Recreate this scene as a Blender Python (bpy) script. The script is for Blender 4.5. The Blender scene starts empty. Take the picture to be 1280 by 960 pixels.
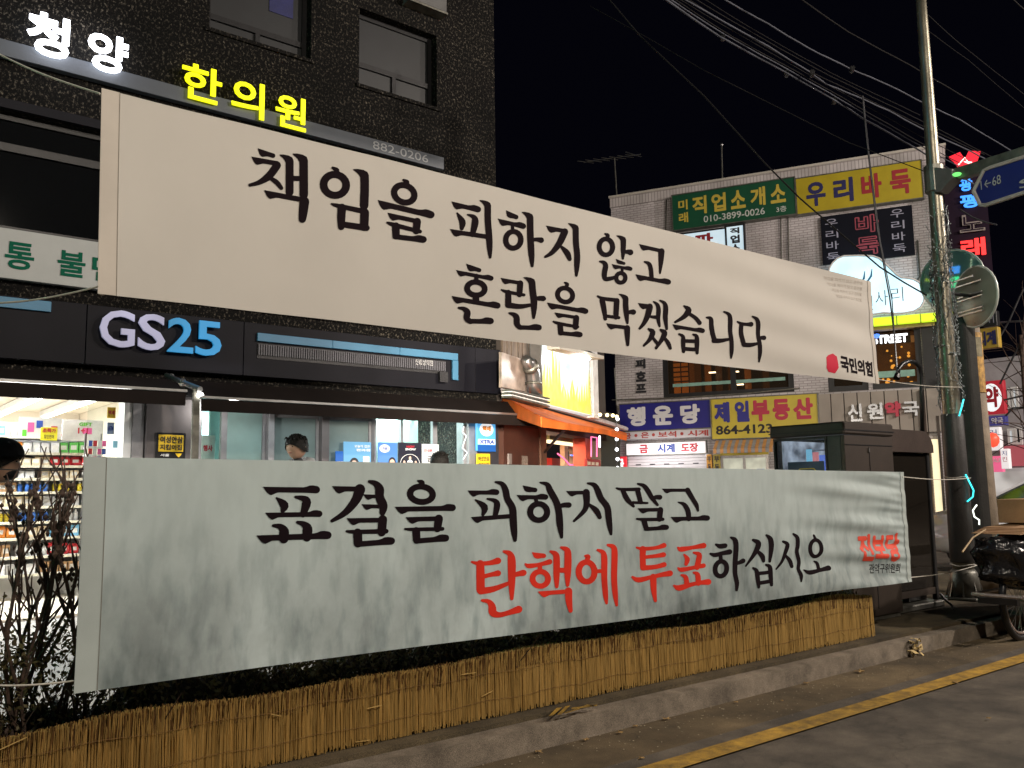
import bpy, bmesh, math, random
from mathutils import Vector, Matrix
random.seed(7)
R = random.Random(11)
SC = bpy.context.scene
COL = SC.collection

# ------------------------------------------------------------------ camera
FPX, EYE, ROLL, PITCH, YAW = 1100.0, 1.35, 0.014, math.atan(134/1100), math.radians(51.40256)
_f0 = Vector((math.cos(YAW), math.sin(YAW), 0)); _r0 = Vector((math.sin(YAW), -math.cos(YAW), 0)); _z = Vector((0, 0, 1))
CF = _f0*math.cos(PITCH) + _z*math.sin(PITCH)
_u0 = -_f0*math.sin(PITCH) + _z*math.cos(PITCH)
CRT = _r0*math.cos(ROLL) - _u0*math.sin(ROLL)
CUP = _u0*math.cos(ROLL) + _r0*math.sin(ROLL)
CPOS = Vector((0, 0, EYE))
cam = bpy.data.objects.new('camera', bpy.data.cameras.new('camera')); COL.objects.link(cam)
cam.matrix_world = Matrix.Translation(CPOS) @ Matrix((CRT, CUP, -CF)).transposed().to_4x4()
cam.data.sensor_width = 36; cam.data.lens = FPX/1280*36; cam.data.clip_end = 500; cam.data.clip_start = .05
SC.camera = cam
# ------------------------------------------------------------------ night sky, exposure, street lighting
w = bpy.data.worlds.new('World'); SC.world = w; w.use_nodes = True
bg = w.node_tree.nodes['Background']; bg.inputs[0].default_value = (.0011, .0011, .0027, 1); bg.inputs[1].default_value = 1
SC.view_settings.view_transform = 'Standard'; SC.view_settings.look = 'None'; SC.view_settings.exposure = 0; SC.view_settings.gamma = 1
SC.cycles.use_denoising = True; SC.cycles.max_bounces = 6; SC.cycles.sample_clamp_indirect = 4
SC.cycles.caustics_reflective = False; SC.cycles.caustics_refractive = False
def lamp(name, kind, loc, power, col, size=.2, target=None, sy=None, spread=None):
    l = bpy.data.lights.new(name, kind); l.energy = power; l.color = col
    if kind == 'AREA':
        l.size = size
        if sy: l.shape = 'RECTANGLE'; l.size_y = sy
        if spread: l.spread = spread
    else: l.shadow_soft_size = size
    o = bpy.data.objects.new(name, l); o.location = loc; COL.objects.link(o)
    if target is not None: o.rotation_euler = (Vector(target)-Vector(loc)).to_track_quat('-Z', 'Y').to_euler()
    return o
WARM = (1, .88, .73)
lamp('street_lamp_light', 'POINT', (2.6, -4.2, 7.6), 2450, WARM, .25)
lamp('street_lamp_light', 'POINT', (14.5, -5.0, 9.5), 5600, (1, .88, .76), .25)
lamp('street_lamp_light', 'POINT', (22.0, -5.0, 9.5), 5200, (1, .88, .80), .25)
for i, (x, y) in enumerate([(.6, 11.0), (.6, 13.4), (2.0, 12.2), (4.6, 11.4), (6.6, 11.4)]):
    lamp('shop_ceiling_light', 'AREA', (x, y, 2.62), (215, 215, 240, 290, 350)[i], (.98, 1, .97) if i < 3 else (.82, 1, .97), 1.2, (x, y, 0), .5)
lamp('under_awning_light', 'POINT', (3.62, 9.45, 2.35), 14, (1, .97, .9), .05)
lamp('under_awning_light', 'AREA', (1.3, 9.4, 2.36), 40, (1, .97, .92), 2.4, (1.3, 8.6, 0), .3)  # added without a fitting, to brighten the pavement before the store
lamp('under_awning_light', 'AREA', (5.6, 9.5, 2.3), 25, (.9, 1, .98), 3.4, (5.6, 9.3, 0), .15)  # also added without a fitting, along the store windows

# ------------------------------------------------------------------ survey helpers: a sight line cut by a plane of the place
def ray(px, py): return CF + CRT*((px-640)/FPX) - CUP*((py-480)/FPX)
def onY(px, py, Y): d = ray(px, py); return CPOS + d*(Y/d.y)
def onZ(px, py, Z): d = ray(px, py); return CPOS + d*((Z-EYE)/d.z)
class Frame:
    """wall plane: origin O, unit u along it to the right, z up, n towards the street"""
    def __init__(s, O, u):
        s.O = Vector(O); s.u = Vector(u).normalized(); s.n = s.u.cross(_z).normalized()
    def P(s, u, v, n=0): return s.O + s.u*u + _z*v + s.n*n
    def uv(s, px, py, n=0):
        d = ray(px, py); o = s.O + s.n*n; t = (o-CPOS).dot(s.n)/d.dot(s.n); p = CPOS + d*t - o
        return p.dot(s.u), p.z
FA = Frame((0, 10, 0), (1, 0, 0))                       # face of the shop building
FB = Frame((19.87, 19.97, 0), (.4514, -.8923, 0))       # face of the white tiled building
FC = Frame((7.78, 10.0, 0), (.875, .483, 0))            # face of the shop with the orange awning

# ------------------------------------------------------------------ mesh helpers
class MB:
    def __init__(s): s.v = []; s.f = []; s.m = []
    def add(s, vs, fs, mi=0):
        b = len(s.v); s.v += [Vector(p) for p in vs]; s.f += [tuple(b+i for i in f) for f in fs]; s.m += [mi]*len(fs)
        return s
    def hexa(s, c, mi=0):
        return s.add(c, [(0, 3, 2, 1), (4, 5, 6, 7), (0, 1, 5, 4), (1, 2, 6, 5), (2, 3, 7, 6), (3, 0, 4, 7)], mi)
    def box(s, x0, y0, z0, x1, y1, z1, mi=0):
        return s.hexa([(x0, y0, z0), (x1, y0, z0), (x1, y1, z0), (x0, y1, z0), (x0, y0, z1), (x1, y0, z1), (x1, y1, z1), (x0, y1, z1)], mi)
    def fbox(s, F, u0, v0, u1, v1, n0, n1, mi=0):
        u0, u1 = sorted((u0, u1)); v0, v1 = sorted((v0, v1)); n0, n1 = sorted((n0, n1))
        return s.hexa([F.P(u0, v0, n1), F.P(u1, v0, n1), F.P(u1, v0, n0), F.P(u0, v0, n0), F.P(u0, v1, n1), F.P(u1, v1, n1), F.P(u1, v1, n0), F.P(u0, v1, n0)], mi)
    def slab(s, pts, d, mi=0):
        """flat polygon pts given a thickness vector d"""
        n = len(pts); d = Vector(d); a = [Vector(p) for p in pts]
        return s.add(a+[p+d for p in a], [tuple(range(n))[::-1], tuple(range(n, 2*n))]+[(i, (i+1) % n, n+(i+1) % n, n+i) for i in range(n)], mi)
    def tube(s, pts, r, k=6, mi=0, caps=True):
        pts = [Vector(p) for p in pts]; n = len(pts); rs = r if isinstance(r, (list, tuple)) else [r]*n
        b = len(s.v); up = None
        for i, p in enumerate(pts):
            d = (pts[min(i+1, n-1)]-pts[max(i-1, 0)])
            if d.length < 1e-9: d = Vector((0, 0, 1))
            d.normalize()
            if up is None: up = d.orthogonal().normalized()
            a = (up - d*up.dot(d))
            a = a.normalized() if a.length > 1e-6 else d.orthogonal().normalized()
            up = a; c = d.cross(a)
            for j in range(k):
                t = 2*math.pi*j/k; s.v.append(p + (a*math.cos(t)+c*math.sin(t))*rs[i])
        for i in range(n-1):
            for j in range(k): s.f.append((b+i*k+j, b+i*k+(j+1) % k, b+(i+1)*k+(j+1) % k, b+(i+1)*k+j)); s.m.append(mi)
        if caps:
            s.f.append(tuple(b+j for j in range(k))[::-1]); s.f.append(tuple(b+(n-1)*k+j for j in range(k))); s.m += [mi, mi]
        return s
    def lathe(s, c, ax, prof, k=16, mi=0):
        """prof: (distance along ax, radius)"""
        c = Vector(c); ax = Vector(ax).normalized()
        return s.tube([c+ax*a for a, _ in prof], [r for _, r in prof], k, mi)
    def ball(s, c, r, k=10, mi=0):
        c = Vector(c); rx, ry, rz = r if isinstance(r, (list, tuple)) else (r, r, r); b = len(s.v); m = k//2
        for i in range(1, m):
            for j in range(k):
                a = math.pi*i/m; t = 2*math.pi*j/k
                s.v.append(c+Vector((rx*math.sin(a)*math.cos(t), ry*math.sin(a)*math.sin(t), rz*math.cos(a))))
        s.v += [c+Vector((0, 0, rz)), c-Vector((0, 0, rz))]; T = len(s.v)-2
        for i in range(m-2):
            for j in range(k): s.f.append((b+i*k+j, b+(i+1)*k+j, b+(i+1)*k+(j+1) % k, b+i*k+(j+1) % k)); s.m.append(mi)
        for j in range(k):
            s.f.append((T, b+j, b+(j+1) % k)); s.f.append((T+1, b+(m-2)*k+(j+1) % k, b+(m-2)*k+j)); s.m += [mi, mi]
        return s
def obj(name, mb, mat, parent=None, smooth=False, bevel=0, seg=1, recalc=True):
    base = Vector(parent.matrix_world.translation) if parent else Vector((0, 0, 0))
    if not parent and mb.v:
        xs = [v.x for v in mb.v]; ys = [v.y for v in mb.v]; base = Vector(((min(xs)+max(xs))/2, (min(ys)+max(ys))/2, min(v.z for v in mb.v)))
    me = bpy.data.meshes.new(name); me.from_pydata([tuple(v-base) for v in mb.v], [], mb.f)
    for m_ in (mat if isinstance(mat, (list, tuple)) else [mat]): me.materials.append(m_)
    me.polygons.foreach_set('material_index', mb.m)
    if recalc or bevel:
        bm = bmesh.new(); bm.from_mesh(me)
        if bevel: bmesh.ops.bevel(bm, geom=bm.edges[:], offset=bevel, segments=seg, affect='EDGES', clamp_overlap=True)
        bmesh.ops.recalc_face_normals(bm, faces=bm.faces[:]); bm.to_mesh(me); bm.free()
    if smooth: me.shade_smooth()
    o = bpy.data.objects.new(name, me); COL.objects.link(o)
    if parent:
        o.parent = parent; o.location = base-_wloc(parent)
        o.matrix_world = Matrix.Translation(base)
    else: o.location = base; o.matrix_world = Matrix.Translation(base)
    return o
def _wloc(o): return Vector(o.matrix_world.translation)
def tag(o, label, cat=None, group=None, kind=None):
    if label: o['label'] = label
    if cat: o['category'] = cat
    if group: o['group'] = group
    if kind: o['kind'] = kind
    return o
def thing(name, label, cat, loc=(0, 0, 0), group=None):
    o = bpy.data.objects.new(name, None); o.location = loc; COL.objects.link(o); o.matrix_world = Matrix.Translation(Vector(loc)); o.empty_display_size = .1
    return tag(o, label, cat, group)
def lab(o, label): o['label'] = label; return o
def piece(src, parent, loc, rot=None, scale=None):
    c = src.copy(); COL.objects.link(c); c.parent = parent; c.location = loc
    if rot is not None: c.rotation_euler = rot
    if scale is not None: c.scale = scale
    return c

# ------------------------------------------------------------------ lettering: outlines from Blender's own font, as flat or raised shapes
_tc = {}
def glyphs(s, bold=0.0, ex=0.0, shear=0, leading=1.0, space=1.0):
    key = (s, bold, ex > 0, shear, leading, space)
    if key not in _tc:
        c = bpy.data.curves.new('lettering', 'FONT'); c.body = s; c.size = 1; c.offset = bold; c.resolution_u = 3; c.space_line = leading; c.shear = shear
        c.space_character = space; c.align_x = 'CENTER' if '\n' in s else 'LEFT'
        c.extrude = .5 if ex > 0 else 0
        o = bpy.data.objects.new('lettering', c); COL.objects.link(o)
        dg = bpy.context.evaluated_depsgraph_get(); me = o.evaluated_get(dg).to_mesh()
        v = [tuple(p.co) for p in me.vertices]; f = [tuple(p.vertices) for p in me.polygons]
        o.to_mesh_clear(); COL.objects.unlink(o); bpy.data.objects.remove(o); bpy.data.curves.remove(c)
        x0 = min(p[0] for p in v); x1 = max(p[0] for p in v); y0 = min(p[1] for p in v); y1 = max(p[1] for p in v)
        _tc[key] = ([((p[0]-x0)/(x1-x0), (p[1]-y0)/(y1-y0), p[2]) for p in v], f, (x1-x0)/(y1-y0), (x1-x0, y1-y0))
    return _tc[key]
def letter_mb(F, s, u0, v0, u1, v1, n, ex=0, bold=.03, mb=None, dv=0, **k):
    """fit string s into the rectangle u0..u1, v0..v1 of frame F; dv = rise of the line towards its right end"""
    mb = mb or MB(); v, f, _, em = glyphs(s, min(bold, .018), ex, **k); w_ = max(0, bold-.018)
    for i, (dx, dy) in enumerate([(0, 0)]+([(1, 0), (-1, 0), (0, 1), (0, -1), (.7, .7), (-.7, .7), (.7, -.7), (-.7, -.7)] if w_ else [])):   # heavier weight: the outline struck again around itself
        dx *= w_/em[0]; dy *= w_/em[1]; e = i*.0004; mb.add([F.P(u0+(u1-u0)*((a+dx-.5)/(1+2*w_/em[0])+.5), v0+(v1-v0)*((b+dy-.5)/(1+2*w_/em[1])+.5)+dv*a, n+e+(c+.5)*ex if ex else n+e) for a, b, c in v], f)
    return mb
def text(F, s, box, n, mat, parent, ex=0, bold=.03, name='lettering', **k):
    return obj(name, letter_mb(F, s, *box, n, ex, bold, **k), mat, parent, recalc=False)
def pbox(F, x0, y0, x1, y1, n=0):
    """rectangle of frame F spanned between two sighted corners (top-left, bottom-right)"""
    a = F.uv(x0, y0, n); b = F.uv(x1, y1, n); return (a[0], b[1], b[0], a[1])

# ------------------------------------------------------------------ materials
def _nt(name):
    m = bpy.data.materials.new(name); m.use_nodes = True; nt = m.node_tree; b = nt.nodes['Principled BSDF']; return m, nt, b
def N(nt, t, **k):
    n = nt.nodes.new(t)
    for a, v in k.items(): setattr(n, a, v)
    return n
_mc = {}
def mat(name, col, rough=.6, metal=0, var=.12, scale=6, bump=.1, bscale=60, spec=.5, trans=0, stretch=(1, 1, 1), detail=6, col2=None, coat=0):
    if name in _mc: return _mc[name]
    m, nt, b = _nt(name); b.inputs['Roughness'].default_value = rough; b.inputs['Metallic'].default_value = metal
    b.inputs['Specular IOR Level'].default_value = spec; b.inputs['Coat Weight'].default_value = coat
    tc = N(nt, 'ShaderNodeTexCoord'); mp = N(nt, 'ShaderNodeMapping'); mp.inputs[3].default_value = stretch
    nt.links.new(tc.outputs['Object'], mp.inputs[0])
    no = N(nt, 'ShaderNodeTexNoise'); no.inputs['Scale'].default_value = scale; no.inputs['Detail'].default_value = detail; no.inputs['Roughness'].default_value = .6
    nt.links.new(mp.outputs[0], no.inputs[0])
    rp = N(nt, 'ShaderNodeValToRGB'); c2 = col2 or tuple(max(0, c*(1-var*2)) for c in col); c1 = tuple(min(1, c*(1+var)) for c in col)
    rp.color_ramp.elements[0].position = .3; rp.color_ramp.elements[1].position = .7
    rp.color_ramp.elements[0].color = (*c2, 1); rp.color_ramp.elements[1].color = (*c1, 1)
    nt.links.new(no.outputs[0], rp.inputs[0]); nt.links.new(rp.outputs[0], b.inputs['Base Color'])
    if bump:
        n2 = N(nt, 'ShaderNodeTexNoise'); n2.inputs['Scale'].default_value = bscale; n2.inputs['Detail'].default_value = 4
        nt.links.new(mp.outputs[0], n2.inputs[0]); bp = N(nt, 'ShaderNodeBump'); bp.inputs['Strength'].default_value = bump; bp.inputs['Distance'].default_value = .02
        nt.links.new(n2.outputs[0], bp.inputs['Height']); nt.links.new(bp.outputs[0], b.inputs['Normal'])
    if trans:
        tr = N(nt, 'ShaderNodeBsdfTranslucent'); mx = N(nt, 'ShaderNodeMixShader'); mx.inputs[0].default_value = trans
        nt.links.new(rp.outputs[0], tr.inputs[0]); nt.links.new(b.outputs[0], mx.inputs[1]); nt.links.new(tr.outputs[0], mx.inputs[2])
        nt.links.new(mx.outputs[0], nt.nodes['Material Output'].inputs[0])
    _mc[name] = m; return m
def glow(name, col, s=1.0, var=0, scale=4, col2=None, stretch=(1, 1, 1)):
    """surface that gives off light: lit sign faces, neon, lamps, screens"""
    if name in _mc: return _mc[name]
    m, nt, b = _nt(name); b.inputs['Base Color'].default_value = (*[c*.6 for c in col], 1); b.inputs['Roughness'].default_value = .4
    b.inputs['Emission Color'].default_value = (*col, 1); b.inputs['Emission Strength'].default_value = s
    if var or col2:
        tc = N(nt, 'ShaderNodeTexCoord'); mp = N(nt, 'ShaderNodeMapping'); mp.inputs[3].default_value = stretch; nt.links.new(tc.outputs['Object'], mp.inputs[0])
        no = N(nt, 'ShaderNodeTexNoise'); no.inputs['Scale'].default_value = scale; nt.links.new(mp.outputs[0], no.inputs[0])
        rp = N(nt, 'ShaderNodeValToRGB'); rp.color_ramp.elements[0].position = .35; rp.color_ramp.elements[1].position = .65
        rp.color_ramp.elements[0].color = (*(col2 or [c*(1-var) for c in col]), 1); rp.color_ramp.elements[1].color = (*col, 1)
        nt.links.new(no.outputs[0], rp.inputs[0]); nt.links.new(rp.outputs[0], b.inputs['Emission Color'])
    _mc[name] = m; return m
def glass(name, col=(.9, .95, .95), rough=.02, alpha=.25):
    """pane: mostly see-through, with a sharp reflection"""
    if name in _mc: return _mc[name]
    m, nt, b = _nt(name); b.inputs['Base Color'].default_value = (*[c*.1 for c in col], 1); b.inputs['Roughness'].default_value = rough
    tr = N(nt, 'ShaderNodeBsdfTransparent'); tr.inputs[0].default_value = (*col, 1); mx = N(nt, 'ShaderNodeMixShader')
    mx.inputs[0].default_value = alpha
    nt.links.new(tr.outputs[0], mx.inputs[1]); nt.links.new(b.outputs[0], mx.inputs[2]); nt.links.new(mx.outputs[0], nt.nodes['Material Output'].inputs[0])
    _mc[name] = m; return m
def granite():
    m, nt, b = _nt('speckled_stone'); b.inputs['Roughness'].default_value = .8; b.inputs['Specular IOR Level'].default_value = .15
    tc = N(nt, 'ShaderNodeTexCoord'); mp = N(nt, 'ShaderNodeMapping'); mp.inputs[3].default_value = (1, 1, .75); nt.links.new(tc.outputs['Object'], mp.inputs[0])
    n1 = N(nt, 'ShaderNodeTexNoise'); n1.inputs['Scale'].default_value = 34; n1.inputs['Detail'].default_value = 5; n1.inputs['Roughness'].default_value = .75
    n2 = N(nt, 'ShaderNodeTexNoise'); n2.inputs['Scale'].default_value = 1.3; n2.inputs['Detail'].default_value = 4
    n3 = N(nt, 'ShaderNodeTexVoronoi'); n3.inputs['Scale'].default_value = 26
    for n in (n1, n2, n3): nt.links.new(mp.outputs[0], n.inputs[0])
    r1 = N(nt, 'ShaderNodeValToRGB'); e = r1.color_ramp.elements; e[0].position = .54; e[0].color = (.003, .0027, .0026, 1); e[1].position = .70; e[1].color = (.24, .22, .185, 1)
    nt.links.new(n1.outputs[0], r1.inputs[0])
    r2 = N(nt, 'ShaderNodeValToRGB'); e = r2.color_ramp.elements; e[0].position = .35; e[0].color = (.45, .44, .43, 1); e[1].position = .68; e[1].color = (1.1, 1.05, 1, 1)
    nt.links.new(n2.outputs[0], r2.inputs[0])
    mx = N(nt, 'ShaderNodeMix', data_type='RGBA', blend_type='MULTIPLY'); mx.inputs[0].default_value = 1
    nt.links.new(r1.outputs[0], mx.inputs[6]); nt.links.new(r2.outputs[0], mx.inputs[7]); nt.links.new(mx.outputs[2], b.inputs['Base Color'])
    bp = N(nt, 'ShaderNodeBump'); bp.inputs['Strength'].default_value = .35; bp.inputs['Distance'].default_value = .01
    nt.links.new(n1.outputs[0], bp.inputs['Height']); nt.links.new(bp.outputs[0], b.inputs['Normal']); return m
def tiles(name, col, mortar, u, bw=.23, bh=.075, vert=False, dirt=.4):
    """brick-tile cladding too far away to tell the tiles apart; u = horizontal direction of the wall"""
    m, nt, b = _nt(name); b.inputs['Roughness'].default_value = .45
    g = N(nt, 'ShaderNodeNewGeometry'); d = N(nt, 'ShaderNodeVectorMath', operation='DOT_PRODUCT'); d.inputs[1].default_value = tuple(u)
    nt.links.new(g.outputs['Position'], d.inputs[0]); sp = N(nt, 'ShaderNodeSeparateXYZ'); nt.links.new(g.outputs['Position'], sp.inputs[0])
    cb = N(nt, 'ShaderNodeCombineXYZ'); a, c = (1, 0) if vert else (0, 1)
    nt.links.new(d.outputs['Value'], cb.inputs[a]); nt.links.new(sp.outputs[2], cb.inputs[c])
    br = N(nt, 'ShaderNodeTexBrick'); br.inputs['Scale'].default_value = 1; br.inputs['Brick Width'].default_value = bw; br.inputs['Row Height'].default_value = bh
    br.inputs['Mortar Size'].default_value = .011; br.inputs['Color1'].default_value = (*col, 1); br.inputs['Color2'].default_value = (*[x*.85 for x in col], 1); br.inputs['Mortar'].default_value = (*mortar, 1)
    if vert: br.offset = 0
    nt.links.new(cb.outputs[0], br.inputs[0])
    no = N(nt, 'ShaderNodeTexNoise'); no.inputs['Scale'].default_value = .9; no.inputs['Detail'].default_value = 7; nt.links.new(g.outputs['Position'], no.inputs[0])
    rp = N(nt, 'ShaderNodeValToRGB'); rp.color_ramp.elements[0].position = .3; rp.color_ramp.elements[0].color = (1-dirt, 1-dirt, 1-dirt*1.05, 1); rp.color_ramp.elements[1].position = .6
    nt.links.new(no.outputs[0], rp.inputs[0]); mx = N(nt, 'ShaderNodeMix', data_type='RGBA', blend_type='MULTIPLY'); mx.inputs[0].default_value = 1
    nt.links.new(br.outputs[0], mx.inputs[6]); nt.links.new(rp.outputs[0], mx.inputs[7]); nt.links.new(mx.outputs[2], b.inputs['Base Color'])
    return m
M_STONE = granite()
M_TILE = tiles('white_tile', (.60, .565, .58), (.33, .29, .30), FB.u)
M_TILEV = tiles('parapet_tile', (.60, .56, .56), (.30, .27, .27), FB.u, .3, .1, True)
M_BLACK = mat('black_metal', (.012, .012, .014), .35, .2, .2)
M_DARK = mat('dark_grey_panel', (.0085, .0085, .013), .5, 0, .12, 2, .04, spec=.12)
M_BROWN = mat('brown_metal', (.055, .042, .034), .45, .3, .12, 5, .05)
M_FRAME = mat('anthracite_frame', (.02, .02, .022), .4, .3)
M_STEEL = mat('brushed_steel', (.42, .42, .42), .32, .9, .1, 8, .05)
M_GALV = mat('galvanised_steel', (.20, .195, .17), .45, .7, .25, 5, .12, 30)
M_WHITE = mat('white_paint', (.72, .72, .72), .5, 0, .04, 4, .02)
M_IVORY = mat('ivory_panel', (.50, .47, .42), .5, 0, .08, 3, .03)
M_ROPE = mat('rope', (.55, .52, .46), .8, 0, .1, 30)
M_CABLE = mat('cable_sheath', (.05, .05, .055), .45, 0, .3, 3, 0)
M_CABLEW = mat('pale_cable_sheath', (.050, .055, .075), .75, 0, .2, 3, 0)
M_INK = mat('black_ink', (.009, .005, .007), .8, 0, .05, 3, 0, spec=.05)
M_INKR = mat('red_ink', (.58, .032, .018), .8, 0, .12, 3, 0, spec=.05)
M_SKIN = mat('skin', (.50, .30, .21), .5, 0, .06, 8, .03)
M_HAIR = mat('dark_hair', (.006, .005, .004), .55, 0, .3, 60, .5, 120, spec=.25)

# ================================================================== GROUND
def noise_ground(name, c1, c2, scale, rough=.85, bump=.35, speck=260):
    m, nt, b = _nt(name); b.inputs['Roughness'].default_value = rough; b.inputs['Specular IOR Level'].default_value = .35
    g = N(nt, 'ShaderNodeNewGeometry')
    n1 = N(nt, 'ShaderNodeTexNoise'); n1.inputs['Scale'].default_value = scale; n1.inputs['Detail'].default_value = 8; n1.inputs['Roughness'].default_value = .65
    n2 = N(nt, 'ShaderNodeTexNoise'); n2.inputs['Scale'].default_value = speck; n2.inputs['Detail'].default_value = 2
    for n in (n1, n2): nt.links.new(g.outputs['Position'], n.inputs[0])
    rp = N(nt, 'ShaderNodeValToRGB'); e = rp.color_ramp.elements; e[0].position = .32; e[0].color = (*c1, 1); e[1].position = .68; e[1].color = (*c2, 1); nt.links.new(n1.outputs[0], rp.inputs[0])
    r2 = N(nt, 'ShaderNodeValToRGB'); e = r2.color_ramp.elements; e[0].position = .35; e[0].color = (.45, .45, .45, 1); e[1].position = .68; e[1].color = (1.5, 1.5, 1.5, 1); nt.links.new(n2.outputs[0], r2.inputs[0])
    mx = N(nt, 'ShaderNodeMix', data_type='RGBA', blend_type='MULTIPLY'); mx.inputs[0].default_value = 1
    nt.links.new(rp.outputs[0], mx.inputs[6]); nt.links.new(r2.outputs[0], mx.inputs[7]); nt.links.new(mx.outputs[2], b.inputs['Base Color'])
    bp = N(nt, 'ShaderNodeBump'); bp.inputs['Strength'].default_value = bump; bp.inputs['Distance'].default_value = .006
    nt.links.new(n2.outputs[0], bp.inputs['Height']); nt.links.new(bp.outputs[0], b.inputs['Normal']); return m
M_ASPH = noise_ground('asphalt', (.068, .057, .046), (.118, .100, .080), 3.2, .82, .7)
def road_wear(m, lo=.62):
    nt = m.node_tree; b = nt.nodes['Principled BSDF']; src = b.inputs['Base Color'].links[0].from_socket; g = N(nt, 'ShaderNodeNewGeometry')
    v = N(nt, 'ShaderNodeTexVoronoi', feature='DISTANCE_TO_EDGE'); v.inputs['Scale'].default_value = .9; n = N(nt, 'ShaderNodeTexNoise'); n.inputs['Scale'].default_value = 3; n.inputs['Detail'].default_value = 6
    nt.links.new(g.outputs['Position'], n.inputs[0]); mx = N(nt, 'ShaderNodeMix', data_type='RGBA'); mx.inputs[0].default_value = .35; nt.links.new(g.outputs['Position'], mx.inputs[6]); nt.links.new(n.outputs['Color'], mx.inputs[7]); nt.links.new(mx.outputs[2], v.inputs[0])
    r = N(nt, 'ShaderNodeValToRGB'); e = r.color_ramp.elements; e[0].position = 0; e[0].color = (.72, .72, .72, 1); e[1].position = .008; nt.links.new(v.outputs[0], r.inputs[0])
    n2 = N(nt, 'ShaderNodeTexNoise'); n2.inputs['Scale'].default_value = .8; n2.inputs['Detail'].default_value = 9; n2.inputs['Roughness'].default_value = .7; nt.links.new(g.outputs['Position'], n2.inputs[0])
    r2 = N(nt, 'ShaderNodeValToRGB'); e = r2.color_ramp.elements; e[0].position = .38; e[0].color = (lo, lo, lo, 1); e[1].position = .6; e[1].color = (1.15, 1.13, 1.1, 1); nt.links.new(n2.outputs[0], r2.inputs[0])
    for q in (r, r2):
        m2 = N(nt, 'ShaderNodeMix', data_type='RGBA', blend_type='MULTIPLY'); m2.inputs[0].default_value = 1; nt.links.new(src, m2.inputs[6]); nt.links.new(q.outputs[0], m2.inputs[7]); src = m2.outputs[2]
    nt.links.new(src, b.inputs['Base Color'])
M_GUT = noise_ground('gutter_concrete', (.075, .054, .030), (.145, .108, .062), 2.2, .9, .5)
M_KERB = noise_ground('kerb_granite', (.10, .082, .062), (.26, .215, .165), 5, .8, .6, 320)
M_DIRT = noise_ground('dusty_paving', (.05, .038, .022), (.11, .085, .048), 2.6, .95, .5)
M_PAVE = noise_ground('pavement_slab', (.30, .29, .28), (.44, .43, .41), 2, .7, .2)
M_YEL = noise_ground('yellow_road_paint', (.16, .10, .03), (.50, .30, .045), 11, .6, .3)
def sheet(name, pts, z, m, thick=0, **k):
    mb = MB()
    if thick: mb.slab([(x, y, z) for x, y in pts], (0, 0, -thick))
    else: mb.add([(x, y, z) for x, y in pts], [tuple(range(len(pts)))])
    return tag(obj(name, mb, m), None, kind='structure')
road_wear(M_ASPH); road_wear(M_GUT, .5); road_wear(M_DIRT, .5); road_wear(M_YEL, .7)
KY = 3.67
ground = sheet('ground', [(-150, -150), (250, -150), (250, 250), (-150, 250)], -.02, M_ASPH)
road = sheet('road', [(-60, -30), (120, -30), (120, 3.2), (-60, 3.2)], -.004, M_ASPH)
sheet('road', [(12.7, 3.2), (120, 3.2), (120, 60), (12.7, 60)], -.004, M_ASPH)['label'] = 'dark side road beyond the corner'
ly = [(-30, 3.00), (1, 2.985), (3.2, 2.99), (5.2, 2.985), (7.4, 2.99), (9.4, 3.0), (40, 3.0)]
sheet('gutter', [(-30, KY+.02), (-30, 2.7)]+[(x, y+.2) for x, y in ly if x < 12]+[(12.4, 3.2), (12.4, 4.6), (11.5, 4.35), (9.9, 3.85), (9.1, KY+.02)], .0, M_GUT)
sheet('gutter_seam', [(x, y+.13) for x, y in ly]+[(x, y+.26) for x, y in ly[::-1]], .004, M_ASPH)
mb = MB(); n = len(ly)
mb.add([(x, y, .008) for x, y in ly]+[(x, y+.14, .008) for x, y in ly], [(i, i+1, n+i+1, n+i) for i in range(n-1)])
tag(obj('yellow_line', mb, M_YEL, recalc=False), 'yellow painted line along the edge of the road', kind='structure')
# pavement body, behind the kerb
pav = sheet('pavement', [(-30, KY+.14), (9.1, KY+.14), (9.9, 3.95), (10.7, 4.15), (11.6, 4.45), (12.6, 4.85), (12.6, 10.0), (-30, 10.0)], .145, M_DIRT, .14)
kerb = tag(obj('kerb', MB().box(-30, KY+.02, -.02, 9.08, KY+.14, .12), M_KERB), None, kind='structure')
k0 = None
for i in range(-6, 5):
    x = 4.0+i*1.02
    if not k0: k0 = MB().box(-.500, 0, -.01, .503, .17, .155)
    if i == -6:
        k0o = obj('kerb_stone', k0, M_KERB, kerb, bevel=.018, seg=2); k0o.location = (x+.5-kerb.location.x, KY-kerb.location.y, -kerb.location.z); ks = k0o
    else: piece(ks, kerb, (x+.5-kerb.location.x, KY-kerb.location.y+R.uniform(-.006, .006), -kerb.location.z+R.uniform(-.006, .004)), (0, 0, R.uniform(-.006, .006)))
# the low corner stones where the kerb swings back
kc = [(9.12, 3.68), (9.9, 3.80), (10.7, 4.0), (11.6, 4.3), (12.6, 4.7)]
for a, b in zip(kc[:-1], kc[1:]):
    d = Vector((b[0]-a[0], b[1]-a[1], 0)).normalized(); q = Vector((-d.y, d.x, 0))*.2
    A = Vector((*a, 0))+d*.004; B = Vector((*b, 0))-d*.004
    m_ = MB().slab([A, B, B+q, A+q], (0, 0, .155)); o = obj('kerb_stone', m_, M_KERB, kerb, bevel=.012)
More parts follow.
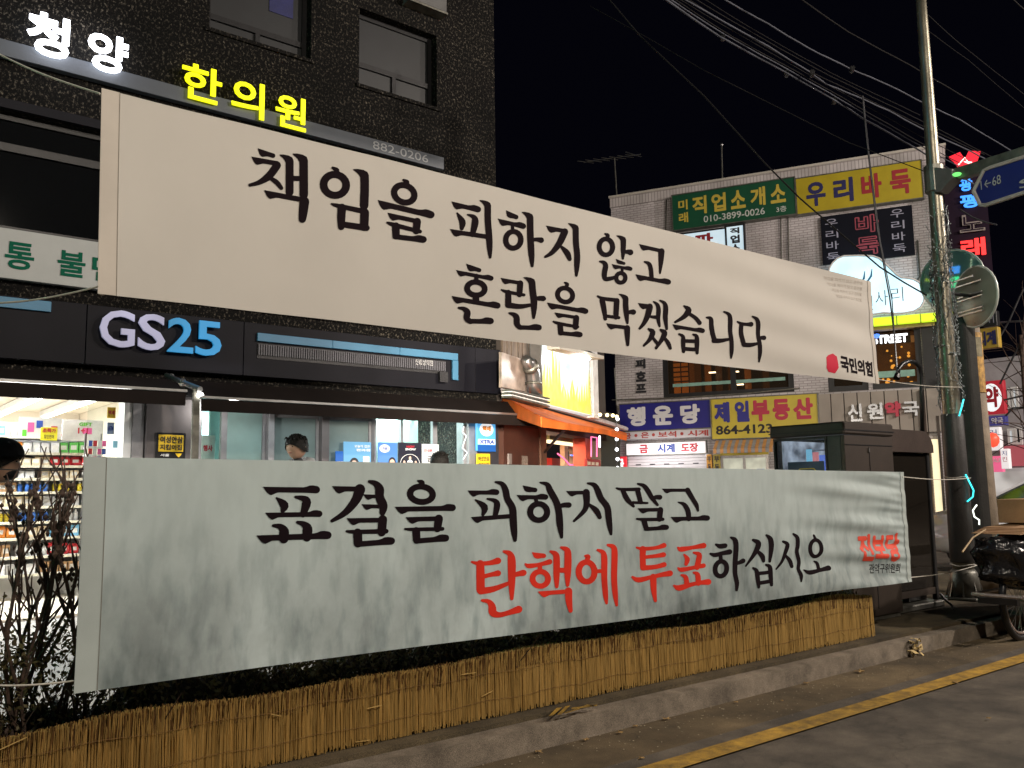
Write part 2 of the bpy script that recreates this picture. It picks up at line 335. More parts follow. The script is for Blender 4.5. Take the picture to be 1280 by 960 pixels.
# yellow spray marks on the kerb beneath the fence
mb = MB()
for pts in ([(3.17, 3.70), (3.20, 3.695), (3.36, 3.80), (3.32, 3.805)], [(3.22, 3.69), (3.25, 3.685), (3.42, 3.80), (3.38, 3.80)], [(3.27, 3.68), (3.40, 3.70), (3.41, 3.72), (3.28, 3.70)], [(3.36, 3.73), (3.52, 3.69), (3.54, 3.71), (3.39, 3.755)], [(3.46, 3.74), (3.50, 3.69), (3.52, 3.69), (3.50, 3.75)]):
    mb.add([(x, y, .1575) for x, y in pts], [(0, 1, 2, 3)])
tag(obj('spray_mark', mb, M_YEL), 'smudged yellow spray mark on the kerb below the straw fence', 'paint mark')
# soil bed of the hedge
sheet('planting_bed', [(-6, 3.98), (6.85, 3.98), (6.85, 4.75), (-6, 4.75)], .16, mat('soil', (.03, .022, .014), .95, 0, .3, 8, .6))
# lit pavement slabs seen through the bare shrubs
pv = obj('paving', MB().box(-4.5, 4.8, .10, 9.0, 9.9, .152), M_PAVE); tag(pv, None, kind='structure')
c0 = pv.location
sl = obj('paving_slab', MB().box(0, 0, 0, .292, .292, .03), M_PAVE, pv, bevel=.006); sl.location = (-.8-c0.x, 5.0-c0.y, .152-c0.z)
for i in range(14):
    for j in range(16):
        if i+j: piece(sl, pv, (-.8+i*.3-c0.x, 5.0+j*.3-c0.y, .152-c0.z+R.uniform(-.002, .003)))
mb = MB()
for i in range(16, 32):
    for j in range(16): mb.box(-.8+(i-2)*.3, 5+j*.3, .152, -.508+(i-2)*.3, 5.292+j*.3, .182)
tag(obj('paving_slab', mb, M_PAVE, pv), None, kind='stuff')

# ================================================================== BANNERS
def sm(a, b, x): t = max(0, min(1, (x-a)/(b-a))); return t*t*(3-2*t)
def wave_up(x, z):
    r = sm(3.4, 6.6, x); r *= 1-.6*sm(6.6, 6.95, x)
    return .006*math.sin(2.1*x+z*2) + .007*r*math.sin((z-2.6+(x-6.9)*.09)*22+.6) + .008*r*math.sin((z+(x-5)*.16)*9) + .003*math.sin(9*x-3*z)*sm(5, 1, x)
def wave_lo(x, z):
    r = sm(5.2, 7.1, x); q = sm(6.6, 7.25, x); r *= 1-.85*sm(6.95, 7.27, x); q *= 1-.9*sm(7.15, 7.27, x)
    return .008*math.sin(1.7*x-z*3) + .017*r*math.sin(z*27+(x-6)*1.4+1.2*math.sin(x*2)) + .006*r*math.sin(z*51+x*3) + .004*q*math.sin(z*95+x*9) + .004*math.sin(7*x+4*z)*sm(4, .8, x)
def cloth_mat(name, col, mottled, trans):
    m, nt, b = _nt(name); b.inputs['Roughness'].default_value = .72; b.inputs['Specular IOR Level'].default_value = .25
    g = N(nt, 'ShaderNodeNewGeometry'); mp = N(nt, 'ShaderNodeMapping'); mp.inputs[3].default_value = (1, 1, .75); nt.links.new(g.outputs['Position'], mp.inputs[0])
    no = N(nt, 'ShaderNodeTexNoise'); no.inputs['Scale'].default_value = 1.5; no.inputs['Detail'].default_value = 9; no.inputs['Roughness'].default_value = .62; nt.links.new(mp.outputs[0], no.inputs[0])
    rp = N(nt, 'ShaderNodeValToRGB'); e = rp.color_ramp.elements; e[0].position = .30; e[1].position = .62
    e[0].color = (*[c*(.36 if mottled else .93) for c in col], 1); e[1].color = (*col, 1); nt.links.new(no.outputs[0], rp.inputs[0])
    out = rp.outputs[0]
    if mottled:      # blotches of darker tone, heaviest below the middle of the cloth
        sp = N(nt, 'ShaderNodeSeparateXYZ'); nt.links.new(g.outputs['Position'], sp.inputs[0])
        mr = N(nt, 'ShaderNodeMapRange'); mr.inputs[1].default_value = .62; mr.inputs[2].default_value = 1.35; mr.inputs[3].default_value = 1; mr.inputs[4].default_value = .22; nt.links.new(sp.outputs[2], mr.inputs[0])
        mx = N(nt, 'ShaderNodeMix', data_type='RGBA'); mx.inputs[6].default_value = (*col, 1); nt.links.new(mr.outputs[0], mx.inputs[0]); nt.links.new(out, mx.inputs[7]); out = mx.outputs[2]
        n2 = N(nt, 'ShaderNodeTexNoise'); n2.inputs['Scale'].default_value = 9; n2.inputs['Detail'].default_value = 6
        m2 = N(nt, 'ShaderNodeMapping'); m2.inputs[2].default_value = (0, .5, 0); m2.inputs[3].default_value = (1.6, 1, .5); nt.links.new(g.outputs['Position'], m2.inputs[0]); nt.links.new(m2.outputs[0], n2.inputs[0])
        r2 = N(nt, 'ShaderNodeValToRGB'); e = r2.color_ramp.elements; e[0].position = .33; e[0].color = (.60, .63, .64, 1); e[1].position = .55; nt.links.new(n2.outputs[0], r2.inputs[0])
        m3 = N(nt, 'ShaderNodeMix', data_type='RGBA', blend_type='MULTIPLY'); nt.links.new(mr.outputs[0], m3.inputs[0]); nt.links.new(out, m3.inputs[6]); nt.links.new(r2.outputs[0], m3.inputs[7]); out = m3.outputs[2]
    wv = N(nt, 'ShaderNodeTexNoise'); wv.inputs['Scale'].default_value = 420; nt.links.new(g.outputs['Position'], wv.inputs[0])
    bp = N(nt, 'ShaderNodeBump'); bp.inputs['Strength'].default_value = .12; bp.inputs['Distance'].default_value = .002; nt.links.new(wv.outputs[0], bp.inputs['Height'])
    nt.links.new(bp.outputs[0], b.inputs['Normal']); nt.links.new(out, b.inputs['Base Color'])
    tr = N(nt, 'ShaderNodeBsdfTranslucent'); ms = N(nt, 'ShaderNodeMixShader'); ms.inputs[0].default_value = trans
    nt.links.new(out, tr.inputs[0]); nt.links.new(b.outputs[0], ms.inputs[1]); nt.links.new(tr.outputs[0], ms.inputs[2]); nt.links.new(ms.outputs[0], nt.nodes['Material Output'].inputs[0])
    return m
BY = 3.8

# brush lettering of the two banners, surveyed stroke by stroke: sheet letter, then strokes (start style, end style, width : points)
CR={'A':(305,180,8),'B':(460,215,8),'C':(610,250,8),'D':(735,270,10.667),'E':(560,325,10.667),'F':(670,345,10.667),'G':(780,365,10.667),'H':(860,375,10.667),
'I':(315,595,8),'J':(470,595,8),'K':(600,590,8),'L':(735,590,8),'M':(585,665,8),'N':(710,665,8),'O':(835,655,8),'P':(970,650,7.5)}
U_TAB = '''책 A hr45:130,65/290,118 hn48:70,150/340,197 nr:330,215,80/250,320,78/150,385,50/60,410,35 nr:270,345,40/330,385,50/375,440,40 vr80:455,105/458,480 vr86:595,95/600,505 nn50:470,342/580,345 hn50:200,485/620,562 nr:605,575,98/595,680,88/587,750,74
임 A O:907,410,112,104,78,18 nr:885,240,28/925,265,52/912,295,52 vr86:1195,250/1200,420/1195,620 nr:875,600,20/950,622,45/1215,682,52 nr:975,640,85/970,740,82/970,830,66 nr:1200,690,88/1195,830,86 nr:985,805,60/1220,842,62
을 B O:355,222,105,84,66,22 nr:345,85,25/380,105,50/372,130,50 hb55:85,310/622,435 hn45:185,432/500,497 nr:485,500,80/478,590,72 nr:185,508,20/260,533,45/515,597,40 nr:272,545,78/275,640,75 nb50:262,648/548,682
피 B hb45:825,318/1092,382 nr:885,415,18/935,500,66/930,565,42 nr:990,430,18/1050,455,50/1062,510,72/1035,630,50 hn45:812,595/1190,652 vt66:1192,285/1190,480/1202,640/1212,855
하 C hr45:168,125/280,172 hb42:88,208/350,266 nn35:240,265/245,310 O:248,400,77,84,57,10 vt68:420,118/422,350/430,520/438,660 nr:440,398,35/490,395,42/530,402,58
지 C hn42:578,275/780,312 nr:768,318,72/715,430,66/640,525,48/572,568,28 nr:735,470,30/790,530,60/815,590,44 vt62:880,232/880,420/892,560/882,755
않 D O:245,410,91,107,70,0 nr:235,235,25/270,255,55/262,285,52 vt74:480,255/478,420/470,565 nr:490,478,42/535,475,62/572,482,80 nr:165,605,28/215,620,55/240,665,72/222,770,72/235,835,62/290,835,58/370,815,48 hr40:372,590/485,630 hb40:320,658/570,708 nn40:460,700/460,750 O:442,823,61,64,60,0
고 D hn50:685,395/1000,467 nr:985,470,85/978,600,68/962,760,28 nr:760,610,25/815,635,55/840,700,60/852,830,58 hb52:635,800/1072,885
혼 E hr55:222,78/405,140 hb50:95,162/562,252 nn60:365,215/365,290 O:360,385,118,88,80,5 nn90:360,480/360,560 hb60:35,512/650,617 nr:132,640,30/200,655,60/245,700,88/240,780,85/290,825,66 nb62:270,818/560,822
란 E hn50:690,265/975,312 nr:955,315,85/945,460,80 nr:705,400,25/780,428,48/1005,468,42 nr:795,440,82/795,600,88 nr:800,605,78/950,622,66/1110,600,45 vt90:1110,225/1120,400/1138,560/1132,770 nr:1140,520,50/1210,512,62/1262,516,72 nr:810,710,28/870,730,60/905,770,80/912,860,78/960,905,58 nb58:940,900/1200,908
을 F O:382,255,104,92,68,20 nr:378,90,25/410,110,52/400,140,52 hb55:135,382/658,475 hn45:235,510/555,557 nr:530,560,82/520,680,78 nr:222,610,25/300,636,45/550,680,40 nr:312,655,76/320,760,74 nb52:308,762/580,788
막 F nr:825,270,30/900,300,48/1090,322,55 nr:885,320,76/910,450,70/925,570,52 nr:1080,330,78/1068,545,72 nr:925,532,45/1108,555,42 vt76:1205,240/1200,400/1222,625 nr:1225,488,45/1270,478,58/1302,480,74 hn50:935,655/1235,690 nr:1218,695,84/1220,800,70/1222,915,44
겠 G hn52:190,170/375,190 nr:350,195,88/325,300,80/275,410,60/215,485,36 nr:365,328,36/440,336,52 nr:405,130,25/450,165,50/468,230,62/462,350,58/482,455,30 nr:490,112,25/545,145,50/565,210,68/558,340,66/578,490,36 nr:335,492,30/390,535,76/350,630,56/268,712,34 nr:385,600,40/425,650,46/455,690,44 nr:495,502,30/550,545,76/515,630,60/432,748,38 nr:548,610,40/600,680,58/626,748,44
습 G nr:808,185,25/870,240,80/805,330,62/690,400,34 nr:870,285,48/960,345,54/1012,410,60 hb46:650,450/1052,520 nr:745,560,28/795,590,50/802,660,62/805,790,48 nr:930,565,28/975,590,52/985,680,64/988,810,44 nn50:810,650/980,655 nn52:815,755/975,765
니 H nr:255,232,26/310,250,56/315,340,64/330,440,64/360,535,62 nr:355,540,66/440,542,58/560,520,35 nr:478,158,24/545,195,48/565,280,62/562,420,58/582,560,56/592,690,52/590,770,26
다 H nr:660,290,25/715,318,45/780,325,46/835,325,66 nr:710,330,56/705,450,62/740,590,60 nr:745,598,60/830,600,58/925,580,36 nr:845,222,22/905,260,50/930,340,58/928,470,52/948,600,56/958,720,50/957,820,24 nr:935,515,40/975,505,52/1005,505,62'''
L_TAB = '''표 I hb55:100,135/635,142 nr:235,220,20/310,290,90/297,348,46 nr:425,210,28/500,225,60/535,265,96/500,385,60 hb48:125,390/665,382 nr:205,495,30/270,505,60/310,550,98/310,625,98 nr:445,462,30/505,480,60/545,525,100/542,610,92 hb58:40,622/752,597
결 I hn50:795,125/1110,132 nr:1075,135,110/1035,240,92/930,365,66/795,448,36 hn36:1110,200/1240,205 hn38:1095,300/1270,305 nr:1170,55,32/1230,75,60/1272,130,90/1275,210,88/1312,300,90/1305,368,60 hn48:945,445/1345,440 nr:1308,435,90/1300,560,88 nr:945,552,25/1040,558,42/1345,552,48 nr:1055,570,92/1060,670,90 nb55:1050,682/1398,655
을 J O:453,182,114,77,66,6 nr:415,48,20/455,65,55/450,95,55 hb50:190,332/768,322 hn46:300,434/655,425 nr:630,428,86/618,525,76 nr:295,530,22/380,534,36/668,528,40 nr:405,550,80/412,640,78 nb52:405,650/702,626
피 J hb42:920,165/1212,166 nr:1000,240,18/1090,310,72/1075,385,36 nr:1120,228,20/1190,245,44/1218,290,66/1195,410,48 hn44:955,432/1345,402 nr:1200,60,20/1265,78,48/1302,140,66/1320,225,66/1372,320,72/1380,440,76/1390,560,64/1397,640,40
하 K hr45:430,155/560,180 hb42:375,250/662,254 nn40:565,265/575,310 O:594,400,85,82,62,0 nr:610,105,18/680,125,48/710,190,66/770,300,68/795,400,68/805,530,66/820,650,32 nr:800,342,40/850,330,50/895,330,56
지 K hn38:870,208/1095,205 nr:1068,205,74/1072,310,62/1045,390,48/945,490,26 nr:1095,325,28/1165,385,60/1198,450,46 nr:1085,112,20/1150,130,48/1185,190,62/1215,265,62/1275,350,64/1288,460,64/1300,560,50/1308,620,28
말 L nr:290,162,20/350,174,32/512,172,36 nr:352,185,46/392,270,54/455,342,28 nr:498,185,52/525,300,46 nr:450,305,30/592,310,22 nr:500,118,20/560,138,42/600,190,50/640,262,44/690,328,28 nr:640,262,34/680,252,44/715,252,50 hn36:495,380/740,375 nr:718,378,58/708,470,54 nr:485,468,20/560,474,32/740,472,34 nr:555,485,54/575,560,50 nb38:570,570/775,556
고 L hn32:740,182/1015,182 nr:990,182,54/1040,270,48/1075,330,44/1090,385,24 nr:895,302,12/955,325,42/992,395,52/997,470,46 hb40:820,468/1182,464
탄 M nr:45,300,22/110,315,42/220,310,46/305,288,66 nr:128,320,80/130,440,84/130,580,84 nr:140,450,45/230,428,44/305,412,60 nr:130,590,70/260,570,58/420,508,36 nr:365,195,28/425,220,60/442,300,82/440,500,70/438,665,36 nr:440,440,40/500,420,50/558,408,62 nr:145,685,28/205,695,48/240,740,72/250,805,80/310,828,54/400,808,50/505,772,72
핵 M hr46:642,225/762,238 nr:580,322,22/615,340,48/720,325,38/820,298,54 nn45:722,340/722,380 O:724,468,77,73,58,0 nr:830,195,26/880,225,60/888,300,66/885,440,62/885,545,36 nr:935,155,26/990,180,60/1000,250,70/995,400,68/992,530,36 nn50:900,382/985,382 hn42:700,615/1020,592 nr:1000,590,74/1003,690,66/1018,785,42
에 N O:182,398,78,98,62,0 nr:172,240,25/198,245,48/190,272,46 nn38:270,392/335,390 nr:295,180,26/345,205,50/358,270,62/355,450,60/365,620,54/375,710,28 nr:395,130,26/448,150,52/460,220,62/452,450,60/462,620,54/475,730,28
투 N nr:680,155,20/740,168,38/870,157,36/950,133,50 nr:740,170,62/738,260,60/740,350,60 nr:750,252,35/860,240,38/945,226,50 nr:738,358,52/860,348,44/950,325,50 nr:635,450,25/695,478,52/830,448,40/930,425,46/1008,412,60 nr:840,450,66/845,570,58/862,685,32
표 O nr:90,235,20/120,252,52/230,235,38/345,215,56 nr:150,305,18/182,350,50/170,400,36 nr:245,285,20/300,305,50/295,360,56/280,430,58 nr:90,440,20/125,456,45/240,436,38/345,415,46 nr:122,510,20/165,530,46/178,600,52 nr:245,485,20/285,505,50/295,590,54 nr:48,615,20/100,638,58/220,605,42/310,586,42/395,578,60
하 O nr:470,205,24/510,222,48/562,216,48 nr:415,297,24/460,310,44/530,293,42/608,278,54 nn40:515,315/520,355 O:522,447,59,75,50,8 nr:620,135,22/660,160,50/672,230,54/665,400,50/668,500,46/688,590,44/685,660,28 nr:680,395,35/720,380,42/745,368,50
십 O nr:845,160,28/900,195,58/865,290,46/775,420,18 nr:890,272,32/940,320,50/955,368,36 nr:980,112,22/1020,150,50/1032,230,52/1018,372,30 nr:850,440,22/885,470,44/900,550,46/910,630,32 nr:980,408,22/1020,430,44/1030,520,46/1040,608,34 nn36:900,495/1020,482 nn38:905,592/1030,572
시 P nr:65,202,22/108,230,40/88,310,36/60,390,28/5,460,16 nr:95,335,24/138,385,40/155,435,34 nr:165,132,22/200,165,38/205,240,38/198,300,36/225,390,36/215,460,34/240,520,36/242,575,18
오 P O:375,265,53,78,38,0 nr:362,145,22/370,172,30 nr:372,388,16/402,410,32/408,470,34 nr:268,470,15/320,492,42/420,470,34/505,450,48'''

import numpy as np
def cr(pts):
    if len(pts)<3: return pts
    P=[pts[0]]+pts+[pts[-1]]; out=[]
    for i in range(1,len(P)-2):
        n=4
        for k in range(n):
            t=k/n; p0,p1,p2,p3=P[i-1],P[i],P[i+1],P[i+2]
            out.append(.5*((2*p1)+(-p0+p2)*t+(2*p0-5*p1+4*p2-p3)*t*t+(-p0+3*p1-3*p2+p3)*t**3))
    out.append(P[-2]); return out
def strip(kind,w,pts):
    """returns list of (L,R) pairs in crop px; L = left of direction of travel (up for rightward)"""
    pts=[np.array(p if len(p)==3 else (*p,w),float) for p in pts]
    c=cr(pts); xy=np.array([p[:2] for p in c]); wd=np.array([p[2] for p in c])
    seg=np.r_[0,np.cumsum(np.hypot(*np.diff(xy,axis=0).T))]; Ln=seg[-1]
    st,en=kind[0],kind[1]
    kn=set(seg.tolist())
    lp=[(0,.5)];rp=[(0,.5)]
    W=w or wd.mean()
    if st=='h': lp=[(0,.5),(1,.5)]; rp=[(0,-.42),(.25,-.05),(.7,.55),(1.15,.9),(1.5,1.0),(1.9,.85),(2.6,.55),(3,.5)]
    if st=='v': # travelling down: left of travel = viewer's right
        lp=[(0,-.75),(.15,-.1),(.4,.35),(.8,.5)]; rp=[(0,1.25),(.15,1.22),(.35,.95),(.65,.68),(1.0,.5)]
    if st=='h' and Ln<3.2*W:
        s=Ln/(3.2*W); rp=[(a*s,b) for a,b in rp]; rp=[(a,min(b,.75)) for a,b in rp]
    for a,_ in lp+rp: kn.add(a*W)
    endL=[]
    if en=='b':
        endL=[(2.4,1.),(1.8,1.25),(1.2,1.7),(.6,1.75),(0,1.55)]
        for a,_ in endL: kn.add(Ln-a*W)
    if en=='t':
        for a in (2.5,1.5,.7): kn.add(Ln-a*W)
    kn=sorted(k for k in kn if -1e-6<=k<=Ln+1e-6)
    kk=[kn[0]]
    for k in kn[1:]:
        if k-kk[-1]>1.5: kk.append(k)
    kk[-1]=Ln
    out=[]
    def I(tab,x): return np.interp(x,[a*W for a,_ in tab],[b for _,b in tab])
    last=None
    for k in kk:
        x=np.interp(k,seg,xy[:,0]); y=np.interp(k,seg,xy[:,1]); ww=np.interp(k,seg,wd)
        e=4.
        xa,ya=np.interp(max(0,k-e),seg,xy[:,0]),np.interp(max(0,k-e),seg,xy[:,1]); xb,yb=np.interp(min(Ln,k+e),seg,xy[:,0]),np.interp(min(Ln,k+e),seg,xy[:,1])
        d=np.array([xb-xa,yb-ya]); d/=np.hypot(*d)+1e-9
        nl=np.array([d[1],-d[0]])
        l=I(lp,k);r=I(rp,k)
        if en=='b':
            f=np.interp(Ln-k,[a*W for a,_ in endL[::-1]],[b for _,b in endL[::-1]]); l*=f
            r*=np.interp(Ln-k,[0,1.5*W],[1.15,1])
        if en=='t':
            f=np.interp(Ln-k,[0,.7*W,1.5*W,2.5*W],[.45,.7,.9,1]); l*=f;r*=f
        out.append((np.array([x,y])+nl*l*ww,np.array([x,y])-nl*r*ww)); last=d
    if en!='n' or True:
        a,b=out[-1]; c=(a+b)/2; h=(a-b)/2; R=np.hypot(*h)
        for th in (30,58,80) if en!='n' else ():
            t=math.radians(th); o=c+last*R*math.sin(t); out.append((o+h*math.cos(t),o-h*math.cos(t)))
    if st=='n' :
        a,b=out[0]; c=(a+b)/2; h=(a-b)/2; R=np.hypot(*h); d=np.array([-h[1],h[0]])/(R+1e-9)
        p0,p1=xy[0],np.array([np.interp(5,seg,xy[:,0]),np.interp(5,seg,xy[:,1])]); d=(p1-p0)/np.hypot(*(p1-p0)+1e-9)
        pre=[]
        for th in (80,58,30):
            t=math.radians(th); o=c-d*R*math.sin(t); pre.append((o+h*math.cos(t),o-h*math.cos(t)))
        out=pre+out
    return out
def ring(cx,cy,rx,ry,w,rot):
    out=[];c,s=math.cos(math.radians(rot)),math.sin(math.radians(rot))
    for k in range(25):
        a=2*math.pi*k/24; ca,sa=math.cos(a),math.sin(a)
        def q(r1,r2): x,y=r1*ca,r2*sa; return np.array([cx+x*c-y*s,cy+x*s+y*c])
        out.append((q(rx+w/2,ry+w*.46),q(rx-w/2,ry-w*.46)))
    return out

def letter_sheet(T):
    res = []
    for ln in T.split('\n'):
        g, cid, *ss = ln.split(); x0, y0, sc = CR[cid]; gl = []
        for s in ss:
            k, p = s.split(':')
            if k == 'O': st = ring(*map(float, p.split(',')))
            else: st = strip(k[:2], float(k[2:] or 0), [tuple(map(float, q.split(','))) for q in p.split('/')])
            row = []
            for pr in st:
                for v in pr: P = onY(x0+v[0]/sc, y0+v[1]/sc, BY); row.append((P.x, P.z))
            gl.append(row)
        res.append((g, gl))
    return res
SLEEVE_COLOUR = {'cream_banner_cloth': (.47, .43, .38), 'grey_white_banner_cloth': (.36, .41, .40)}
def banner(label, corners, wave, glyphdata, cm, hem, colour_of):
    (tl, bl, tr, br) = [onY(*c, BY) for c in corners]
    t = thing('banner', label, 'banner', ((tl.x+br.x)/2, BY, min(bl.z, br.z)), 'cloth protest banners hung between poles by the road')
    nx, nz = 240, 84
    def edge(a, top): # slight sag between the tie points
        return (tl.z*(1-a)+tr.z*a if top else bl.z*(1-a)+br.z*a) + (.0 if top else .004)*math.sin(a*math.pi*3)
    def S(a, b, off=0):
        x = tl.x*(1-a)*b+bl.x*(1-a)*(1-b)+tr.x*a*b+br.x*a*(1-b); z = edge(a, 0)*(1-b)+edge(a, 1)*b
        return Vector((x, BY+wave(x, z)+off, z))
    mb = MB(); mb.add([S(i/nx, j/nz) for j in range(nz+1) for i in range(nx+1)], [(j*(nx+1)+i, j*(nx+1)+i+1, (j+1)*(nx+1)+i+1, (j+1)*(nx+1)+i) for j in range(nz) for i in range(nx)])
    obj('cloth', mb, cm, t, smooth=True, recalc=False)
    # doubled hems and the sewn sleeves at the two ends
    def stripe(a0, a1, b0, b1, off, na, nb):
        m_ = MB(); m_.add([S(a0+(a1-a0)*i/na, b0+(b1-b0)*j/nb, off) for j in range(nb+1) for i in range(na+1)], [(j*(na+1)+i, j*(na+1)+i+1, (j+1)*(na+1)+i+1, (j+1)*(na+1)+i) for j in range(nb) for i in range(na)]); return m_
    sm_ = mat('sleeve_%s' % cm.name, SLEEVE_COLOUR[cm.name], .75, 0, .06, 3, .05, 300); obj('sleeve', stripe(0, hem, 0, 1, -.004, 4, 84), sm_, t, smooth=True, recalc=False); obj('sleeve', stripe(1-hem*.7, 1, 0, 1, -.004, 4, 84), sm_, t, smooth=True, recalc=False)
    for a_ in (hem,): obj('stitching', MB().tube([S(a_, j/84, -.005) for j in range(85)], .0011, 4), mat('stitching', (.2, .18, .15), .8), t, recalc=False)
    obj('pole_sleeve_stick', MB().tube([S(.003, j/12, .012) for j in range(13)], .012, 8), mat('bamboo', (.35, .24, .12), .6), t)
    obj('pole_sleeve_stick', MB().tube([S(.997, j/12, .012) for j in range(13)], .012, 8), mat('bamboo', (.35, .24, .12), .6), t)
    for g, strokes in glyphdata:
        m_ = MB(); 
        for k, p in enumerate(strokes):
            vs = [Vector((x, 0, z)) for x, z in p]; of = .0016+.00012*k; NW = 5
            # refine long strips so they follow the folds
            v2 = []
            for i in range(0, len(vs)-2, 2):
                l = max((vs[i+2]-vs[i]).length, (vs[i+3]-vs[i+1]).length); nn = max(1, int(l/.03))
                v2 += [(vs[i].lerp(vs[i+2], q/nn), vs[i+1].lerp(vs[i+3], q/nn)) for q in range(nn)]
            v2.append((vs[-2], vs[-1])); v3 = []
            for a_, b_ in v2:
                for c_ in range(NW): p_ = a_.lerp(b_, c_/(NW-1)); v3.append((p_.x, BY+wave(p_.x, p_.z)-of, p_.z))
            m_.add(v3, [(r_*NW+c_, r_*NW+c_+1, (r_+1)*NW+c_+1, (r_+1)*NW+c_) for r_ in range(len(v2)-1) for c_ in range(NW-1)])
        obj('brush_lettering', m_, colour_of(g), t, recalc=False)
    return t, S
def banner_text(t, S_wave, s, px, m, bold=.03, off=-.0018):
    """print set in the built-in font; px = sighted top-left, top-right, bottom-left, bottom-right of the line"""
    q = [onY(*p, BY) for p in px]; v, f, _, em = glyphs(s, min(bold, .02)); bm = bmesh.new(); k = max(0, bold-.02)
    for n_, (dx, dy) in enumerate([(0, 0)]+([(1, 0), (-1, 0), (0, 1), (0, -1)] if k else [])):
        vs = []
        for a, b, c in v:
            a += dx*k/em[0]; b += dy*k/em[1]; p = q[0].lerp(q[1], a)*b + q[2].lerp(q[3], a)*(1-b); vs.append(bm.verts.new((p.x, off-.00015*n_, p.z)))
        for t_ in f:
            try: bm.faces.new([vs[i] for i in t_])
            except ValueError: pass
    return onto_cloth(bm, S_wave, m, t, 'printed_lettering')
def onto_cloth(bm, S_wave, m, t, name):
    for _ in range(4):
        es = [e for e in bm.edges if e.calc_length() > .022]
        if not es: break
        bmesh.ops.subdivide_edges(bm, edges=es, cuts=1); bmesh.ops.triangulate(bm, faces=bm.faces[:])
    me_v = [(v_.co.x, BY+S_wave(v_.co.x, v_.co.z)+v_.co.y, v_.co.z) for v_ in bm.verts]; bm.verts.index_update(); fs_ = [tuple(v_.index for v_ in f_.verts) for f_ in bm.faces]; bm.free()
    return obj(name, MB().add(me_v, fs_), m, t, recalc=False)
M_CL1 = cloth_mat('cream_banner_cloth', (.56, .53, .49), False, .16)
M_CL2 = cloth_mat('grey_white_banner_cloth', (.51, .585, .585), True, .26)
U_GL = letter_sheet(U_TAB); L_GL = letter_sheet(L_TAB)
bu, SU = banner('upper cream cloth banner with two lines of black brush lettering and a red emblem', ((127, 110), (122, 367), (1088, 352), (1098, 480)), wave_up, U_GL, M_CL1, .012, lambda g: M_INK)
_red = iter([0, 0, 0, 0, 0, 0, 0, 0, 1, 1, 1, 1, 1, 0, 0, 0, 0])
bl_, SL = banner('lower mottled grey-white banner with black and red brush lettering above the straw fence', ((105, 571), (92, 867), (1130, 590), (1138, 727)), wave_lo, L_GL, M_CL2, .013, lambda g: M_INKR if next(_red) else M_INK)
banner_text(bu, wave_up, '국민의힘', ((1049, 444), (1090, 453), (1049, 464), (1090, 471)), M_INK, .045)
hexa = [(1034, 444), (1040, 442), (1045, 446), (1046, 460), (1042, 467), (1034, 465), (1031, 460), (1031, 447)]
bm = bmesh.new(); bm.faces.new([bm.verts.new((q.x, -.0018, q.z)) for q in [onY(*p, BY) for p in hexa]]); bmesh.ops.triangulate(bm, faces=bm.faces[:])
onto_cloth(bm, wave_up, mat('crimson_ink', (.50, .02, .05), .7, 0, .05, 3, 0, spec=.1), bu, 'emblem')
# faint small print near the upper right corner
for k in range(4): banner_text(bu, wave_up, '책임을 피하지 않고 혼란을', ((1030+k*5, 345+k*7.5), (1078, 352+k*7), (1030+k*5, 349+k*7.5), (1078, 356+k*7)), mat('faint_ink', (.47, .42, .37), .7, 0, .05, 3, 0), 0)['kind'] = 'stuff'
banner_text(bl_, wave_lo, '진보당', ((1074, 669), (1124, 667), (1076, 701), (1124, 701)), mat('bright_red_ink', (.66, .05, .02), .7, 0, .05, 3, 0), .05)
banner_text(bl_, wave_lo, '관악구위원회', ((1088, 705), (1125, 704), (1088, 717), (1125, 716)), M_INK, .01)
def rope(label, pts, r=.004, m=None, n_=1):
    return tag(obj('rope', MB().tube(pts, r, 6), m or M_ROPE), label, 'rope', 'ropes and wires that tie the banners')
def sag(a, b, s, n=10): return [a.lerp(b, i/n)-_z*(s*math.sin(math.pi*i/n)) for i in range(n+1)]
PX, PY = 9.73, 4.50      # steel pole
rope('pale rope running left from the top corner of the upper banner', sag(onY(125, 117, BY), onY(-60, 34, 4.4), .03))
rope('pale rope running left from the bottom corner of the upper banner', sag(onY(124, 358, BY), onY(-40, 380, 4.2), .02))
rope('thin dark wire tied to the top left corner of the lower banner', sag(onY(112, 586, BY), onY(-30, 584, 4.0), .01), .0025, M_CABLE)
rope('white rope tied to the bottom left corner of the lower banner', sag(onY(100, 850, BY), onY(-30, 856, 3.9), .01), .0035)
rope('white rope from the lower banner to the steel pole, upper one', sag(onY(1128, 596, BY), Vector((PX-.05, PY-.17, onY(1190, 598, PY).z)), .02))
rope('white rope from the lower banner to the steel pole, lower one', sag(onY(1136, 722, BY), Vector((PX-.05, PY-.17, onY(1190, 707, PY).z)), .02))
rope('thin wire from the right end of the upper banner to the steel pole', sag(onY(1096, 474, BY), Vector((PX-.05, PY-.15, onY(1180, 485, PY).z)), .02), .003)

